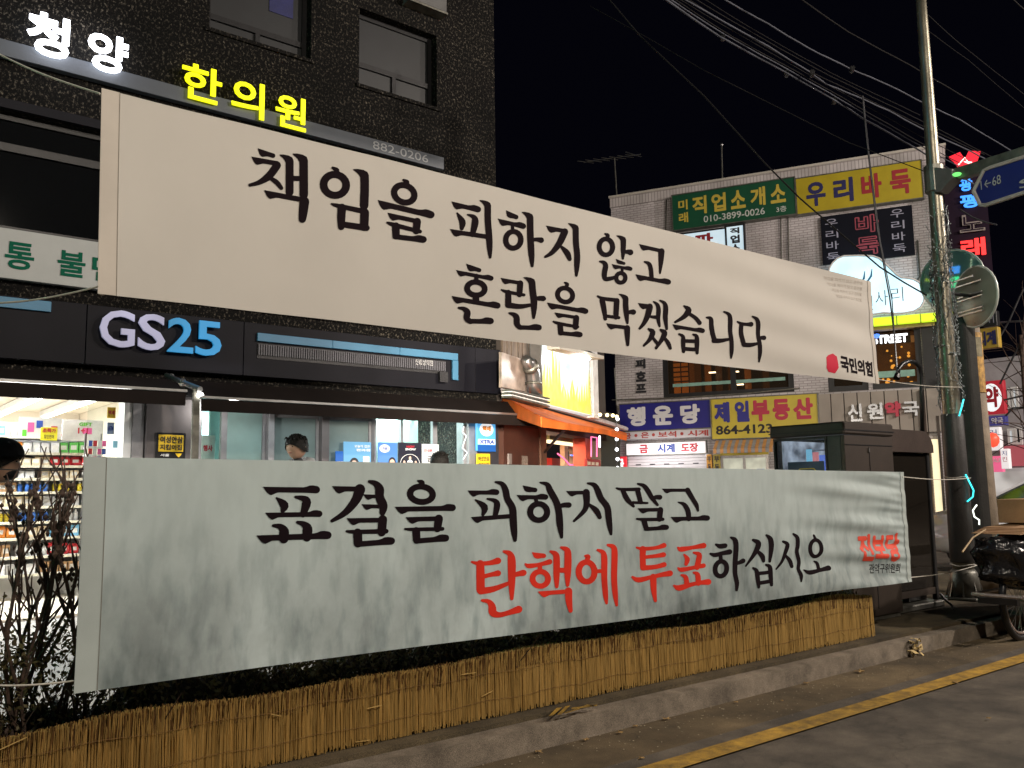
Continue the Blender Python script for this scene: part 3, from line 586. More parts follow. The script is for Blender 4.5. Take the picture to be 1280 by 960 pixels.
# ================================================================== STRAW FENCE, HEDGE, SHRUBS
M_STRAW = mat('straw', (.43, .29, .105), .75, 0, .35, 5, .2, 90, stretch=(10, 10, .6), col2=(.31, .20, .066), spec=.12)
M_STRAWD = mat('dark_straw', (.17, .085, .022), .8, 0, .35, 14, .3, 90, stretch=(9, 9, .6))
fe = thing('straw_fence', 'low fence of upright straw stalks along the kerb below the banners', 'fence', (3.4, 3.92, .15))
def fence_top(x): return .468 + .012*math.sin(x*2.3) + .008*math.sin(x*6.1+1) - .02*sm(6.3, 6.8, x) + .03*sm(5.3, 6.5, x) - .03*sm(1.4, .3, x)
mb = MB()
for lay in range(5):
    x = -.6
    while x < 6.83:
        r_ = R.uniform(.0017, .0032); y = 3.905+lay*.006+R.uniform(-.006, .006)
        zt = fence_top(x)+R.uniform(-.009, .006)-(.03 if R.random() < .04 else 0); zb = .150+R.uniform(0, .028) if lay else .15+R.uniform(0, .04)*(R.random() < .4)
        dx = R.uniform(-.008, .008); mx_ = x+R.uniform(-.004, .004)
        mb.tube([(x, y-.004, zb), (mx_, y, (zb+zt)/2), (x+dx, y+R.uniform(-.006, .006), zt)], [r_, r_*.95, r_*.7], 3, 0, False)
        x += R.uniform(.0042, .0075)
tag(obj('straw_stalks', mb, M_STRAW, fe, recalc=False), 'closely packed vertical straw stalks', kind='stuff')
mb = MB()
for _ in range(9):
    x = R.uniform(.2, 6.7); z = R.uniform(.17, .42); a = R.uniform(-.9, .9); l = R.uniform(.04, .10)
    mb.tube([(x, 3.893, z), (x+l*math.cos(a), 3.885, z+l*math.sin(a))], .0022, 4)
tag(obj('loose_straws', mb, M_STRAW, fe), 'loose bent straws caught on the fence', kind='stuff')
mb = MB()  # stalk tops drawn in the darker straw along the fence edge
for x in [i*.0035-.6 for i in range(2120)]:
    if x > 6.8: break
    t0 = fence_top(x); mb.tube([(x, 3.9+R.uniform(0, .04), t0-.10), (x+R.uniform(-.02, .02), 3.895+R.uniform(0, .04), t0+R.uniform(-.02, .012))], .003, 3, 0, False)
tag(obj('straw_heads', mb, M_STRAWD, fe, recalc=False), 'darker ends of the straw along the top', kind='stuff')
obj('backing_mat', MB().box(-.6, 3.955, .15, 6.8, 3.97, .44), M_STRAWD, fe)
for z in (.24, .38):
    obj('binding_string', MB().tube([(i*.1-.6, 3.894+.002*math.sin(i*3.1), z+.006*math.sin(i*1.3)) for i in range(75)], .0010, 4), M_STRAWD, fe)
def leaves(mb, c, r, n, size, rnd, mi=0):
    for _ in range(n):
        p = Vector(c)+Vector((rnd.gauss(0, 1)*r[0], rnd.gauss(0, 1)*r[1], rnd.gauss(0, 1)*r[2]))
        a = Vector((rnd.uniform(-1, 1), rnd.uniform(-1, 1), rnd.uniform(-1, 1))).normalized(); b = a.orthogonal().normalized(); s = size*rnd.uniform(.5, 1.2)
        b = (b*math.cos(rnd.uniform(0, 6))+a.cross(b)*math.sin(rnd.uniform(0, 6))).normalized()
        mb.add([p-a*s, p+b*s*.45, p+a*s, p-b*s*.45], [(0, 1, 2, 3)], mi)
M_LEAFD = mat('dull_evergreen_leaf', (.12, .10, .038), .6, 0, .4, 9, 0, trans=.25, col2=(.03, .016, .008))
M_TWIG = mat('dark_twig', (.075, .045, .032), .8, 0, .4, 30, .3)
hd = thing('evergreen_hedge', 'low straggly evergreen hedge of small leaves behind the straw fence', 'hedge', (3.2, 4.3, .16))
mb = MB(); rh = random.Random(5)
x = -.9
while x < 6.8:
    dens = .55+.45*math.sin(x*3.1+math.sin(x*1.3)*2)
    top = .64+.05*math.sin(x*2.1)+(.13 if x < 1.2 else 0)*(.6+.4*math.sin(x*9))
    for _ in range(int(26+20*max(0, dens))):
        z = .26+(top-.26)*rh.random()**1.25; leaves(mb, (x+rh.uniform(-.05, .05), rh.uniform(4.06, 4.55), z), (.035, .05, .03), 7, .017, rh)
    x += .035
cb = MB(); nn_x = 260  # solid dark core put in to stop bright paving showing through
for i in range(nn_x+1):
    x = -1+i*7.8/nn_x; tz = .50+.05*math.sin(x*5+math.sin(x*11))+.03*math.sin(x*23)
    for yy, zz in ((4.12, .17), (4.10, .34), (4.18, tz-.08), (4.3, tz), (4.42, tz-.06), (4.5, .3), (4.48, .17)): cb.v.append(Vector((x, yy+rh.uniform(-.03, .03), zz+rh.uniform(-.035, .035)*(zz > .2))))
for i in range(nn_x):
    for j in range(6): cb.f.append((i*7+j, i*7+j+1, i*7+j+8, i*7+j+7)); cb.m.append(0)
obj('hedge_core', cb, mat('dark_core_fill', (.022, .016, .009), .95, 0, .5, 40, 1, 60), hd, recalc=False)
tag(obj('foliage', mb, M_LEAFD, hd, recalc=False), 'small dull green and brown leaves', kind='stuff')
mb = MB()
for _ in range(900):
    x = rh.uniform(-.9, 6.8); y = rh.uniform(4.05, 4.55); z0 = .16; p = Vector((x, y, z0)); pts = [p]
    d = Vector((rh.uniform(-.35, .35), rh.uniform(-.3, .3), 1)).normalized()
    for k in range(4): d = (d+Vector((rh.uniform(-.35, .35), rh.uniform(-.35, .35), rh.uniform(-.05, .15)))).normalized(); pts.append(pts[-1]+d*rh.uniform(.09, .14))
    mb.tube(pts, [.005, .004, .0035, .0028, .0018], 3, 0, False)
tag(obj('twigs', mb, M_TWIG, hd, recalc=False), 'bare twigs between the leaves', kind='stuff')
def bare_shrub(x, y, h, seed, label, lean=0):
    r_ = random.Random(seed); t = thing('bare_shrub', label, 'shrub', (x, y, .16), 'clipped leafless shrubs in front of the shop window')
    mb = MB(); tw = MB(); tips = MB()
    nst = r_.randint(4, 5)
    for s in range(nst):
        p = Vector((x+r_.uniform(-.05, .05), y+r_.uniform(-.05, .05), .16)); d = Vector((r_.uniform(-.42, .42)+lean, r_.uniform(-.3, .3), 1)).normalized(); pts = [p]; n = 9; rad = [r_.uniform(.006, .010)]
        for k in range(n):
            d = (d+Vector((r_.uniform(-.22, .22), r_.uniform(-.2, .2), .12))).normalized(); pts.append(pts[-1]+d*((h-.16)/n)*1.04); rad.append(rad[0]*(1-.42*(k+1)/n))
            if k > 1:
                for _ in range(r_.randint(1, 2) if k > 3 else 0):
                    e = (d+Vector((r_.uniform(-1, 1), r_.uniform(-.8, .8), r_.uniform(-.1, .6)))).normalized(); q = [pts[-1]]
                    for j in range(r_.randint(2, 4)): e = (e+Vector((r_.uniform(-.3, .3), r_.uniform(-.3, .3), .25))).normalized(); q.append(q[-1]+e*r_.uniform(.04, .08))
                    tw.tube(q, [.0055*(1-.6*i/len(q)) for i in range(len(q))], 4, 0, False)
            if k > 5:  # knobbly buds and spurs near the clipped tips
                for _ in range(6):
                    o_ = pts[-1]+Vector((r_.uniform(-.02, .02), r_.uniform(-.02, .02), r_.uniform(-.05, .05))); tips.ball(o_, (r_.uniform(.007, .014), .010, r_.uniform(.010, .022)), 5)
        mb.tube(pts, rad, 6)
    obj('stem', mb, M_TWIG, t, recalc=False); tag(obj('twigs', tw, M_TWIG, t, recalc=False), None, kind='stuff'); tag(obj('buds', tips, M_TWIG, t, recalc=False), None, kind='stuff')
    lf = MB(); leaves(lf, (x, y, h*.55), (.10, .1, .14), 26, .016, r_); tag(obj('last_leaves', lf, M_LEAFD, t, recalc=False), None, kind='stuff')
for i, (px_, yy, top, lb) in enumerate([(4, 4.15, 640, 'bare clipped shrub cut by the left edge of the picture'), (30, 4.45, 618, 'tall bare shrub just in from the left edge'), (62, 4.2, 628, 'bare shrub midway between the left edge and the lower banner'), (84, 4.5, 632, 'bare knobbly shrub just left of the lower banner'), (100, 4.25, 640, 'bare shrub partly behind the left end of the lower banner')]):
    q = onY(px_, top, yy); bare_shrub(q.x, yy, q.z, 40+i, lb, (-.1, .1, 0, .05, 0)[i])

# ================================================================== SHOP BUILDING (left)
R2 = R; ba = thing('shop_building', 'dark speckled-stone building with a convenience store on the ground floor', 'building', (0, 10, .15))
UR = 7.70
def hole_wall(F, u0, u1, v0, v1, holes, n0, n1, mat_, parent, name='wall'):
    """wall with rectangular openings (u0,v0,u1,v1), cut into blocks that butt"""
    us = sorted({u0, u1, *[h[0] for h in holes], *[h[2] for h in holes]}); us = [u for u in us if u0 <= u <= u1]; mb = MB()
    for a, b in zip(us[:-1], us[1:]):
        cuts = sorted([(h[1], h[3]) for h in holes if h[0] <= a+1e-6 and h[2] >= b-1e-6]); z = v0
        for c0, c1 in cuts:
            if c0 > z+1e-4: mb.fbox(F, a, z, b, c0, n0, n1)
            z = max(z, c1)
        if z < v1-1e-4: mb.fbox(F, a, z, b, v1, n0, n1)
    return obj(name, mb, mat_, parent, recalc=False)
wb = (FA.uv(449, 60)[0], FA.uv(546, 135)[1], FA.uv(546, 90)[0], FA.uv(546, 45)[1])
wa = (FA.uv(262, 20)[0], FA.uv(389, 75)[1], FA.uv(389, 40)[0], wb[3])
wc = (FA.uv(85, -60)[0]-.5, wa[1], FA.uv(150, 0)[0], wb[3])
w2v1 = FA.uv(123, 163)[1]; w2v0 = FA.uv(123, 305)[1]
w2 = (-3.0, w2v0, FA.uv(543, 400)[0], w2v1)
upper = [(wb[0], wb[1]+3.1, wb[2], wb[3]+3.1), (wa[0], wa[1]+3.1, wa[2], wa[3]+3.1)]
FT0, FT1 = FA.uv(626, 494)[1], FA.uv(626, 440)[1]
holes = [wb, wa, (wc[0]-2, wc[1], wc[2]-.9, wc[3]), w2]+upper
hole_wall(FA, -7, UR, 2.58, 13, holes, -.35, 0, M_STONE, ba)
obj('side_wall', MB().fbox(Frame((UR, 10, 0), (0, 1, 0)), .352, .15, 8, 13, 0, .3), M_STONE, ba)
obj('roof', MB().box(-7, 10.352, 12.8, UR-.302, 18, 13), M_DARK, ba)
obj('room_back', MB().box(-7, 10.9, 3.0, UR-.31, 11.0, 12.79), mat('dim_room', (.02, .02, .022), .8), ba)
M_GL = glass('dark_window_glass', (.22, .24, .27), .06, .25); M_BLIND = mat('grey_window_film', (.018, .020, .023), .45, 0, .15, 1.2, 0)
M_CLEAR = glass('clear_glass', (.95, .98, .97), .02, .05)
def window(parent, F, h, rails=(), stiles=(), fw=.06, depth=.14, film=None, pane_m=None, fm=None, name='window'):
    u0, v0, u1, v1 = h; mb = MB(); n0, n1 = -depth-.06, -depth
    mb.fbox(F, u0, v0, u1, v0+fw, n0, n1); mb.fbox(F, u0, v1-fw, u1, v1, n0, n1)
    mb.fbox(F, u0, v0+fw, u0+fw, v1-fw, n0, n1); mb.fbox(F, u1-fw, v0+fw, u1, v1-fw, n0, n1)
    w_ = obj(name, mb, fm or M_FRAME, parent)
    for v, a, b in rails: obj('rail', MB().fbox(F, a+fw, v-fw*.6, b-fw, v+fw*.6, n0-.002, n1+.004), fm or M_FRAME, w_)
    for u, a, b in stiles: obj('stile', MB().fbox(F, u-fw*.5, a+fw, u+fw*.5, b-fw*.6, n0-.001, n1+.002), fm or M_FRAME, w_)
    ub = [u0+fw]+sorted(s[0] for s in stiles)+[u1-fw]
    obj('pane', MB().fbox(F, u0+fw, v0+fw, u1-fw, v1-fw, n0+.02, n0+.03), pane_m or film or M_GL, w_)
    return w_
rb = wb[1]+(wb[3]-wb[1])*.33
for h, film in ((wb, M_BLIND), (wa, M_BLIND)):
    um = h[0]+(h[2]-h[0])*.5; window(ba, FA, h, [(rb, h[0], h[2])], [(um, h[1], rb)], film=film)
    obj('window_sill', MB().fbox(FA, h[0]-.05, h[1]-.05, h[2]+.05, h[1]-.002, -.1, .03), M_STONE, ba)
for h in upper: window(ba, FA, h, [(h[1]+.5, h[0], h[2])], [])
st = obj('sticker', MB().fbox(FA, FA.uv(343, 10)[0], FA.uv(373, 17)[1], FA.uv(373, 17)[0], FA.uv(373, 17)[1]+.5, -.165, -.16), mat('deep_blue_print', (.010, .014, .10), .5), ba)
nwin = 3; wd = (w2[2]-w2[0])/5
for i in range(5):
    h = (w2[0]+i*wd+(.02 if i else 0), w2[1], w2[0]+(i+1)*wd, w2[3]); window(ba, FA, h, [(h[3]-.36, h[0], h[2])], [], fw=.07, depth=.10)
    obj('window_header', MB().fbox(FA, h[0], h[3]+.002, h[2], h[3]+.10, -.02, .05), M_DARK, ba)
# pale object hanging inside the second floor window, box on its sill
tag(obj('hanging_lampshade', MB().lathe(FA.P(*FA.uv(56, 205), -.45), (0, 0, -1), [(0, .015), (.03, .05), (.08, .11), (.2, .17), (.3, .18), (.32, .17)], 14), mat('cloth_shade', (.20, .21, .21), .8), smooth=True), 'pale bell-shaped shade hanging behind the dark second-floor window', 'lampshade')
q = pbox(FA, 67, 278, 92, 298, -.4); b_ = obj('storage_box', MB().fbox(FA, q[0], w2v0+.005, q[2], w2v0+.22, -.55, -.3), mat('grey_card', (.16, .17, .18), .8)); tag(b_, 'grey box standing on the sill inside the second-floor window', 'box')
q = pbox(FA, 37, 236, 80, 250, -.4); tag(obj('folded_sheet', MB().fbox(FA, q[0], q[1], q[2], q[3], -.6, -.45), mat('grey_cloth', (.06, .065, .07), .8)), 'folded grey sheet seen through the second-floor window', 'sheet')
# long clinic sign panel under the second-floor windows
M_PANEL = mat('grey_white_sign_panel', (.42, .44, .44), .5, 0, .06, 1.5, .02)
ps = thing('clinic_sign', 'long white sign panel with green lettering under the second-floor windows', 'sign', FA.P(1.5, w2v0-.6, .05))
pv0 = FA.uv(123, 364)[1]; pe = [-3.0, FA.uv(-120, 330)[0], FA.uv(255, 380)[0], FA.uv(414, 400)[0], FA.uv(543, 420)[0]]
for a, b in zip(pe[:-1], pe[1:]): obj('panel', MB().fbox(FA, a+.004, pv0, b-.004, w2v0-.004, .004, .09), M_PANEL, ps, bevel=.004)
M_GREEN = mat('green_lettering', (.004, .11, .065), .7, 0, .05, 3, 0, spec=.1)
def chars(F, specs, n, m, parent, ex=.0, bold=.05, name='letter', sc=None):
    out = []
    for ch, x0, x1, yt, yb in specs:
        xc = (x0+x1)/2; u0 = F.uv(x0, (yt+yb)/2, n)[0]; u1 = F.uv(x1, (yt+yb)/2, n)[0]; v1 = F.uv(xc, yt, n)[1]; v0 = F.uv(xc, yb, n)[1]
        out.append(text(F, ch, (u0, v0, u1, v1), n, m, parent, ex, bold, name))
    return out
chars(FA, [('통', 6, 43, 303, 337), ('불', 72, 107, 314, 346), ('면', 115, 150, 321, 352)], .094, M_GREEN, ps, 0, .022)
# sign rail with letters
rv = FA.uv(555, 212, .1)[1], FA.uv(555, 197, .1)[1]; re = FA.uv(555, 205, .1)[0]
rail = thing('clinic_sign_rail', 'grey rail on the facade carrying lit clinic letters and a phone number', 'sign', FA.P(3, rv[0], .05))
obj('rail', MB().fbox(FA, -1.5, rv[0], re, rv[1], .004, .10), mat('blue_grey_rail', (.085, .10, .125), .5, 0, .08, 2, .03), rail, bevel=.004)
G_W = glow('white_letter_light', (.93, .95, 1), 5.0); G_Y = glow('yellow_letter_light', (.93, .93, .0), 1.25)
chars(FA, [('청', 33, 87, 18, 71), ('양', 109, 160, 43, 91)], .13, G_W, rail, .02, .026)
chars(FA, [('한', 227, 277, 83, 127), ('의', 289, 330, 101, 146), ('원', 344, 382, 120, 161)], .13, G_Y, rail, .02, .014)
b_ = pbox(FA, 466, 176, 535, 196, .1); text(FA, '882-0206', (b_[0], rv[0]+.035, b_[2], rv[1]-.03), .104, mat('silver_lettering', (.34, .36, .38), .5, 0, .05, 3, 0), rail, 0, .0)
lamp('sign_letter_light', 'AREA', FA.P(FA.uv(95, 55)[0], FA.uv(95, 55)[1], .5), 3, (.85, .88, 1), .8, FA.P(FA.uv(95, 55)[0], FA.uv(95, 55)[1], 0), .3)
q = pbox(FA, 508, -22, 555, 19, .1); ac = thing('wall_box', 'pale grey box fixed to the facade above the upper window', 'box', FA.P(q[0], q[1], 0))
obj('casing', MB().fbox(FA, q[0], q[1], q[2], q[1]+.55, .004, .18), mat('dull_grey_casing', (.12, .12, .12), .5), ac, bevel=.012)
obj('rim', MB().fbox(FA, q[0]-.01, q[1]-.03, q[2]+.01, q[1]-.002, .004, .19), M_GALV, ac)
# store fascia
fs = thing('store_fascia', 'dark grey convenience store signboard over the shop front', 'sign', FA.P(3, FT0, .05))
fe_ = FA.uv(626, 470, .12)[0]; je = [-3, FA.uv(-60, 400)[0], FA.uv(105, 400)[0], FA.uv(300, 420)[0], FA.uv(588, 460)[0], fe_]
for a, b in zip(je[:-1], je[1:]): obj('panel', MB().fbox(FA, a+.003, FT0, b-.003, FT1, .004, .12), M_DARK, fs, bevel=.004)
M_BLUE = mat('sky_blue_strip', (.045, .20, .36), .45, 0, .08, 2, .02)
tx = FA.uv(573, 455, .15)
bs = (FA.uv(322, 415, .15)[0], FA.uv(566, 450, .15)[1], tx[0], FA.uv(573, 442, .15)[1])
def bstrip(u0, v0, u1, v1): obj('blue_strip', MB().fbox(FA, u0, v0, u1, v1, .12, .15), M_BLUE, fs, bevel=.003)
c_ = [bs[0], FA.uv(416, 430, .15)[0], FA.uv(500, 440, .15)[0], bs[2]]
for a, b in zip(c_[:-1], c_[1:]): bstrip(a+.002, bs[1], b-.002, bs[3])
bstrip(FA.uv(566, 460, .15)[0], FA.uv(570, 475, .15)[1], bs[2], bs[1]-.003)
l0 = FA.uv(-50, 370, .15)[0]; l1 = FA.uv(64, 385, .15)[0]; bstrip(l0, FA.uv(64, 390, .15)[1], l1, FA.uv(64, 377, .15)[1])
rv1 = bs[1]-.025; rv0 = FA.uv(557, 465, .13)[1]; ru = (FA.uv(322, 430, .13)[0], FA.uv(557, 460, .13)[0])
obj('rib_backing', MB().fbox(FA, ru[0], rv0, ru[1], rv1, .122, .128), M_BLACK, fs)
mb = MB(); u = ru[0]+.01
while u < ru[1]-.02: mb.fbox(FA, u, rv0+.01, u+.017, rv1-.01, .128, .14); u += .030
tag(obj('ribs', mb, mat('rib_grey', (.10, .10, .12), .5), fs), 'thin upright ribs of the sign', kind='stuff')
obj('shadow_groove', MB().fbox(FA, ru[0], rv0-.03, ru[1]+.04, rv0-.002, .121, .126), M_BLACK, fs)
obj('end_block', MB().fbox(FA, FA.uv(548, 470, .13)[0], FA.uv(553, 478, .13)[1], FA.uv(558, 470, .13)[0], rv0-.004, .127, .17), M_BLACK, fs)
q = pbox(FA, 519, 450, 541, 457, .15); text(FA, '신림성희점', (q[0], q[1]-.005, q[2], q[3]+.015), .152, mat('white_print', (.6, .6, .62), .5, 0, .04, 3, 0), fs, 0, 0)
G_G = glow('violet_white_letter', (.46, .46, .66), .75, col2=(.24, .24, .34), scale=1.2); G_B = glow('blue_letter', (.015, .28, .62), .8, col2=(.02, .16, .30), scale=1.3)
chars(FA, [('G', 124, 168, 388, 434), ('S', 172, 206, 393, 438)], .17, G_G, fs, .03, .014)
chars(FA, [('2', 209, 241, 398, 441), ('5', 244, 276, 402, 445)], .17, G_B, fs, .03, .014)

# ---- shop front
M_ALU = mat('grey_aluminium', (.15, .135, .14), .4, .5, .08, 3, .03)
p0, p1 = FA.uv(165, 550)[0], FA.uv(251, 550)[0]; e0, e1 = FA.uv(586, 550)[0], UR
sf = thing('convenience_store', 'brightly lit convenience store front with glass panels and grey pillars', 'shop', FA.P(3, .15, 0))
obj('pillar', MB().fbox(FA, p0+.13, .15, p1-.09, 2.575, -.3, .03), M_ALU, sf, bevel=.004)
obj('pillar_trim', MB().fbox(FA, p0, .15, p0+.12, 2.575, -.3, .0), mat('pale_aluminium', (.34, .33, .35), .4, .4), sf, bevel=.004)
obj('pillar_trim', MB().fbox(FA, p1-.08, .15, p1, 2.575, -.3, .02), mat('pale_aluminium', (0, 0, 0)), sf, bevel=.004)
obj('pillar', MB().fbox(FA, e0+.16, .15, e1, 2.575, -.3, .03), mat('dark_pillar', (.06, .058, .07), .4, .3), sf, bevel=.004)
obj('pillar_trim', MB().fbox(FA, e0, .15, e0+.15, 2.575, -.3, .0), mat('pale_aluminium', (0, 0, 0)), sf, bevel=.004)
M_ROOM = mat('shop_wall', (.78, .72, .62), .7, 0, .03, 2, 0); M_TEAL = mat('frosted_teal_screen', (.36, .50, .49), .5, 0, .12, 1.4, 0, trans=.35); M_GREYP = mat('grey_screen', (.19, .25, .25), .35, 0, .15, 1.2, 0)
obj('room', MB().box(-4.2, 15.6, .15, 3.4, 15.7, 2.9).box(-4.3, 10.36, .15, -4.2, 15.7, 2.9).box(p1-.05, 10.36, .15, p1+.05, 15.7, 2.9).box(-4.3, 10.36, 2.7, p1-.06, 15.6, 2.8).box(-4.3, 10.0, .10, p1-.06, 15.6, .17), M_ROOM, sf)
obj('room', MB().box(p1+.06, 12.4, .15, UR-.31, 12.5, 2.9).box(p1+.06, 10.36, 2.7, UR-.31, 12.4, 2.8).box(p1+.06, 10.36, .10, UR-.31, 12.4, .17), mat('teal_room', (.42, .58, .56), .6, 0, .05, 2, 0), sf)
# window bays, from left to right, sighted on the facade
bays = [(251, 283, 'clear'), (283, 335, 'teal'), (343, 402, 'grey'), (412, 468, 'grey'), (471, 548, 'teal2'), (548, 586, 'clear')]
for a, b, k in bays:
    u0, u1 = FA.uv(a, 560)[0], FA.uv(b, 560)[0]; h = (u0, .2, u1, 2.56); fw = .035
    pm = {'clear': M_CLEAR, 'teal': M_TEAL, 'grey': M_GREYP, 'teal2': M_CLEAR}[k]
    window(sf, FA, h, [(2.30, u0, u1)] if k == 'grey' else [(1.05, u0, u1)] if k == 'teal' else [], [((u0+u1)/2-.05, .2, 2.56)] if k == 'teal2' else [], fw=fw, depth=.08, pane_m=pm, fm=mat('pale_aluminium', (0, 0, 0)), name='window')
for a, b in ((335, 343), (402, 412), (468, 471)):
    obj('mullion', MB().fbox(FA, FA.uv(a, 560)[0]+.004, .15, FA.uv(b, 560)[0]-.004, 2.575, -.16, .0), mat('pale_aluminium', (0, 0, 0)) if a != 402 else M_ALU, sf, bevel=.003)
obj('partition', MB().box(FA.uv(283, 560)[0]+.05, 10.7, .17, FA.uv(335, 560)[0]+.4, 10.74, 2.69), M_TEAL, sf)
obj('partition', MB().box(FA.uv(474, 560)[0], 11.3, .17, FA.uv(548, 560)[0]+.5, 11.34, 2.69), mat('teal_room', (0, 0, 0)), sf)
# glazed door jamb of the left opening
jd = FA.uv(155, 550)[0]
obj('door_jamb', MB().fbox(FA, jd, .15, p0-.004, 2.57, -.25, -.02), M_WHITE, sf)
obj('pane', MB().fbox(FA, FA.uv(112, 550)[0], .2, jd-.004, 2.55, -.14, -.13), M_CLEAR, sf)
obj('door_handle', MB().tube([FA.P(jd-.12, 1.0, -.08), FA.P(jd-.12, 1.7, -.08)], .015, 8), M_STEEL, sf)
# ceiling tubes inside: lit lamps
G_T = glow('fluorescent_tube', (1, 1, .97), 9)
for i in range(7):
    x = -.9+i*.62
    t = thing('ceiling_lamp', 'strip of white tube lamps on the store ceiling, row %s from the left jamb' % ['seventh', 'sixth', 'fifth', 'fourth', 'third', 'second', 'first'][i], 'lamp', (x, 13, 2.6), 'tube lamps on the store ceiling')
    obj('tube', MB().tube([(x, 10.7, 2.585), (x, 15.3, 2.585)], .022, 8), G_T, t); obj('housing', MB().box(x-.05, 10.68, 2.61, x+.05, 15.32, 2.69), M_WHITE, t)
for i, (x, y0, y1) in enumerate([(4.05, 10.7, 11.6), (6.2, 10.5, 12.0), (7.0, 10.6, 12.0)]):
    t = thing('ceiling_lamp', ['tube lamp just inside the first narrow window', 'tube lamp behind the teal window above the posters', 'tube lamp near the right end of the store front'][i], 'lamp', (x, y0, 2.5), 'tube lamps behind the store windows')
    obj('tube', MB().tube([(x, y0, 2.45), (x+.1, y1, 2.45)], .022, 8), G_T, t); obj('housing', MB().box(x-.03, y0, 2.48, x+.13, y1, 2.6), M_WHITE, t)
# ---- gondola with goods
YS = 11.7; FS = Frame((0, YS, 0), (1, 0, 0))
gu0, gu1 = .7, FS.uv(104, 600)[0]
lev = [FS.uv(50, y)[1] for y in (545, 565, 581, 597, 614, 632, 651, 671, 694, 716)]
gd = thing('display_shelf', 'white display shelf of snacks and toiletries inside the lit store', 'shelf', (gu0, YS, .17))
obj('back_panel', MB().box(gu0, YS+.42, .17, gu1, YS+.45, lev[0]+.18), M_WHITE, gd)
for x in (gu0-.04, gu1+.004): obj('end_panel', MB().box(x, YS+.02, .17, x+.035, YS+.45, lev[0]+.05), M_WHITE, gd)
for z in lev: obj('shelf_board', MB().box(gu0, YS, z-.03, gu1, YS+.415, z-.004), M_WHITE, gd, bevel=.003)
for z in lev: obj('price_rail', MB().box(gu0, YS-.012, z-.035, gu1, YS-.002, z-.005), mat('price_rail_cream', (.75, .70, .55), .5, 0, .25, 25, 0), gd)
PC = dict(red=(.60, .03, .04), pink=(.75, .16, .28), orange=(.75, .25, .03), yellow=(.80, .62, .04), blue=(.04, .16, .55), lightblue=(.2, .5, .75), white=(.75, .75, .75), green=(.10, .45, .08), tan=(.5, .30, .15), cream=(.75, .62, .42))
rows = [['lightblue', 'lightblue', 'white', 'pink'], ['lightblue', 'blue', 'orange', 'white', 'green'], ['tan', 'tan', 'cream', 'red'], ['red', 'red', 'white', 'cream'], ['red', 'white', 'tan', 'blue', 'yellow'], ['pink', 'pink', 'cream', 'white'], ['orange', 'yellow', 'blue', 'white'], ['yellow', 'orange', 'cream', 'lightblue'], ['orange', 'tan', 'white', 'red'], ['cream', 'white', 'tan']]
ordn = ['top', 'second', 'third', 'fourth', 'fifth', 'sixth', 'seventh', 'eighth', 'ninth', 'lowest']
words = dict(lightblue='light blue', tan='tan brown')
protos = {}
def product(kind, c):
    if (kind, c) in protos: return protos[(kind, c)], False
    m = mat('pack_'+c, PC[c], .4, 0, .15, 30, 0); lm = mat('pack_label', (.78, .76, .72), .5, 0, .1, 60, 0)
    t = thing('snack_box' if kind == 'box' else 'snack_bag' if kind == 'bag' else 'bottle', 'x', 'box' if kind == 'box' else 'bag' if kind == 'bag' else 'bottle', (0, 0, 0))
    if kind == 'box': obj('body', MB().box(-.045, 0, 0, .045, .06, .12), m, t, bevel=.003); obj('label', MB().box(-.03, -.0015, .035, .03, -.0004, .085), lm, t)
    elif kind == 'bag':
        v = []
        for z, wx, wy in ((0, .045, .012), (.02, .052, .03), (.06, .054, .036), (.1, .052, .028), (.125, .048, .004)): v += [(-wx, .03-wy, z), (wx, .03-wy, z), (wx, .03+wy, z), (-wx, .03+wy, z)]
        mb = MB(); mb.add(v, [(i*4+j, i*4+(j+1) % 4, i*4+4+(j+1) % 4, i*4+4+j) for i in range(4) for j in range(4)]+[(3, 2, 1, 0), (16, 17, 18, 19)]); obj('body', mb, m, t); obj('label', MB().box(-.03, -.009, .04, .03, -.0075, .085), lm, t)
    else:
        obj('body', MB().lathe((0, .03, 0), (0, 0, 1), [(0, .026), (.075, .028), (.095, .022), (.105, .012)], 10), m, t, smooth=True); obj('cap', MB().lathe((0, .03, .106), (0, 0, 1), [(0, .013), (.02, .013)], 8), lm, t)
    protos[(kind, c)] = t; return t, True
def put(kind, c, x, z, sc, label, group, y=None):
    p, first = product(kind, c); y = YS+.012 if y is None else y
    if first: t = p
    else:
        t = p.copy(); COL.objects.link(t)
        for ch in p.children: cc = ch.copy(); COL.objects.link(cc); cc.parent = t
    t.location = (x, y+R.uniform(0, .05), z); t.scale = sc; t.rotation_euler = (0, 0, R.uniform(-.18, .18)); _items.append((t, label, (label, group))); t['group'] = group; return t
_items = []
for r_, (z, cols) in enumerate(zip(lev, rows)):
    gap = (lev[r_-1]-z-.035) if r_ else .16
    x = max(gu0+.08, 1.25 if r_ > 5 else gu0+.08); seg = (gu1-x)/len(cols); 
    for k, c in enumerate(cols):
        kind = 'bag' if c in ('red', 'pink', 'orange') and r_ > 1 else 'bottle' if (c in ('blue', 'white', 'yellow') and r_ % 2 == 0) else 'box'
        xe = x+seg
        w_ = {'box': .098, 'bag': .112, 'bottle': .064}[kind]
        while x < xe-w_*.6:
            s_ = R.uniform(.9, 1.08); h_ = min(gap*.93, .15*R.uniform(.8, 1.0))/.13
            cw = words.get(c, c)
            put(kind, c, x+w_/2*s_, z-.003, (s_, 1, h_), '%s snack %s on the %s shelf board of the lit store display' % (cw, kind, ordn[r_]) if kind != 'bottle' else '%s bottle on the %s shelf board of the lit store display' % (cw, ordn[r_]), '%s %s items on the %s shelf board' % (cw, kind, ordn[r_]))
            x += w_*s_+.004
        x = max(x, xe)
from collections import Counter
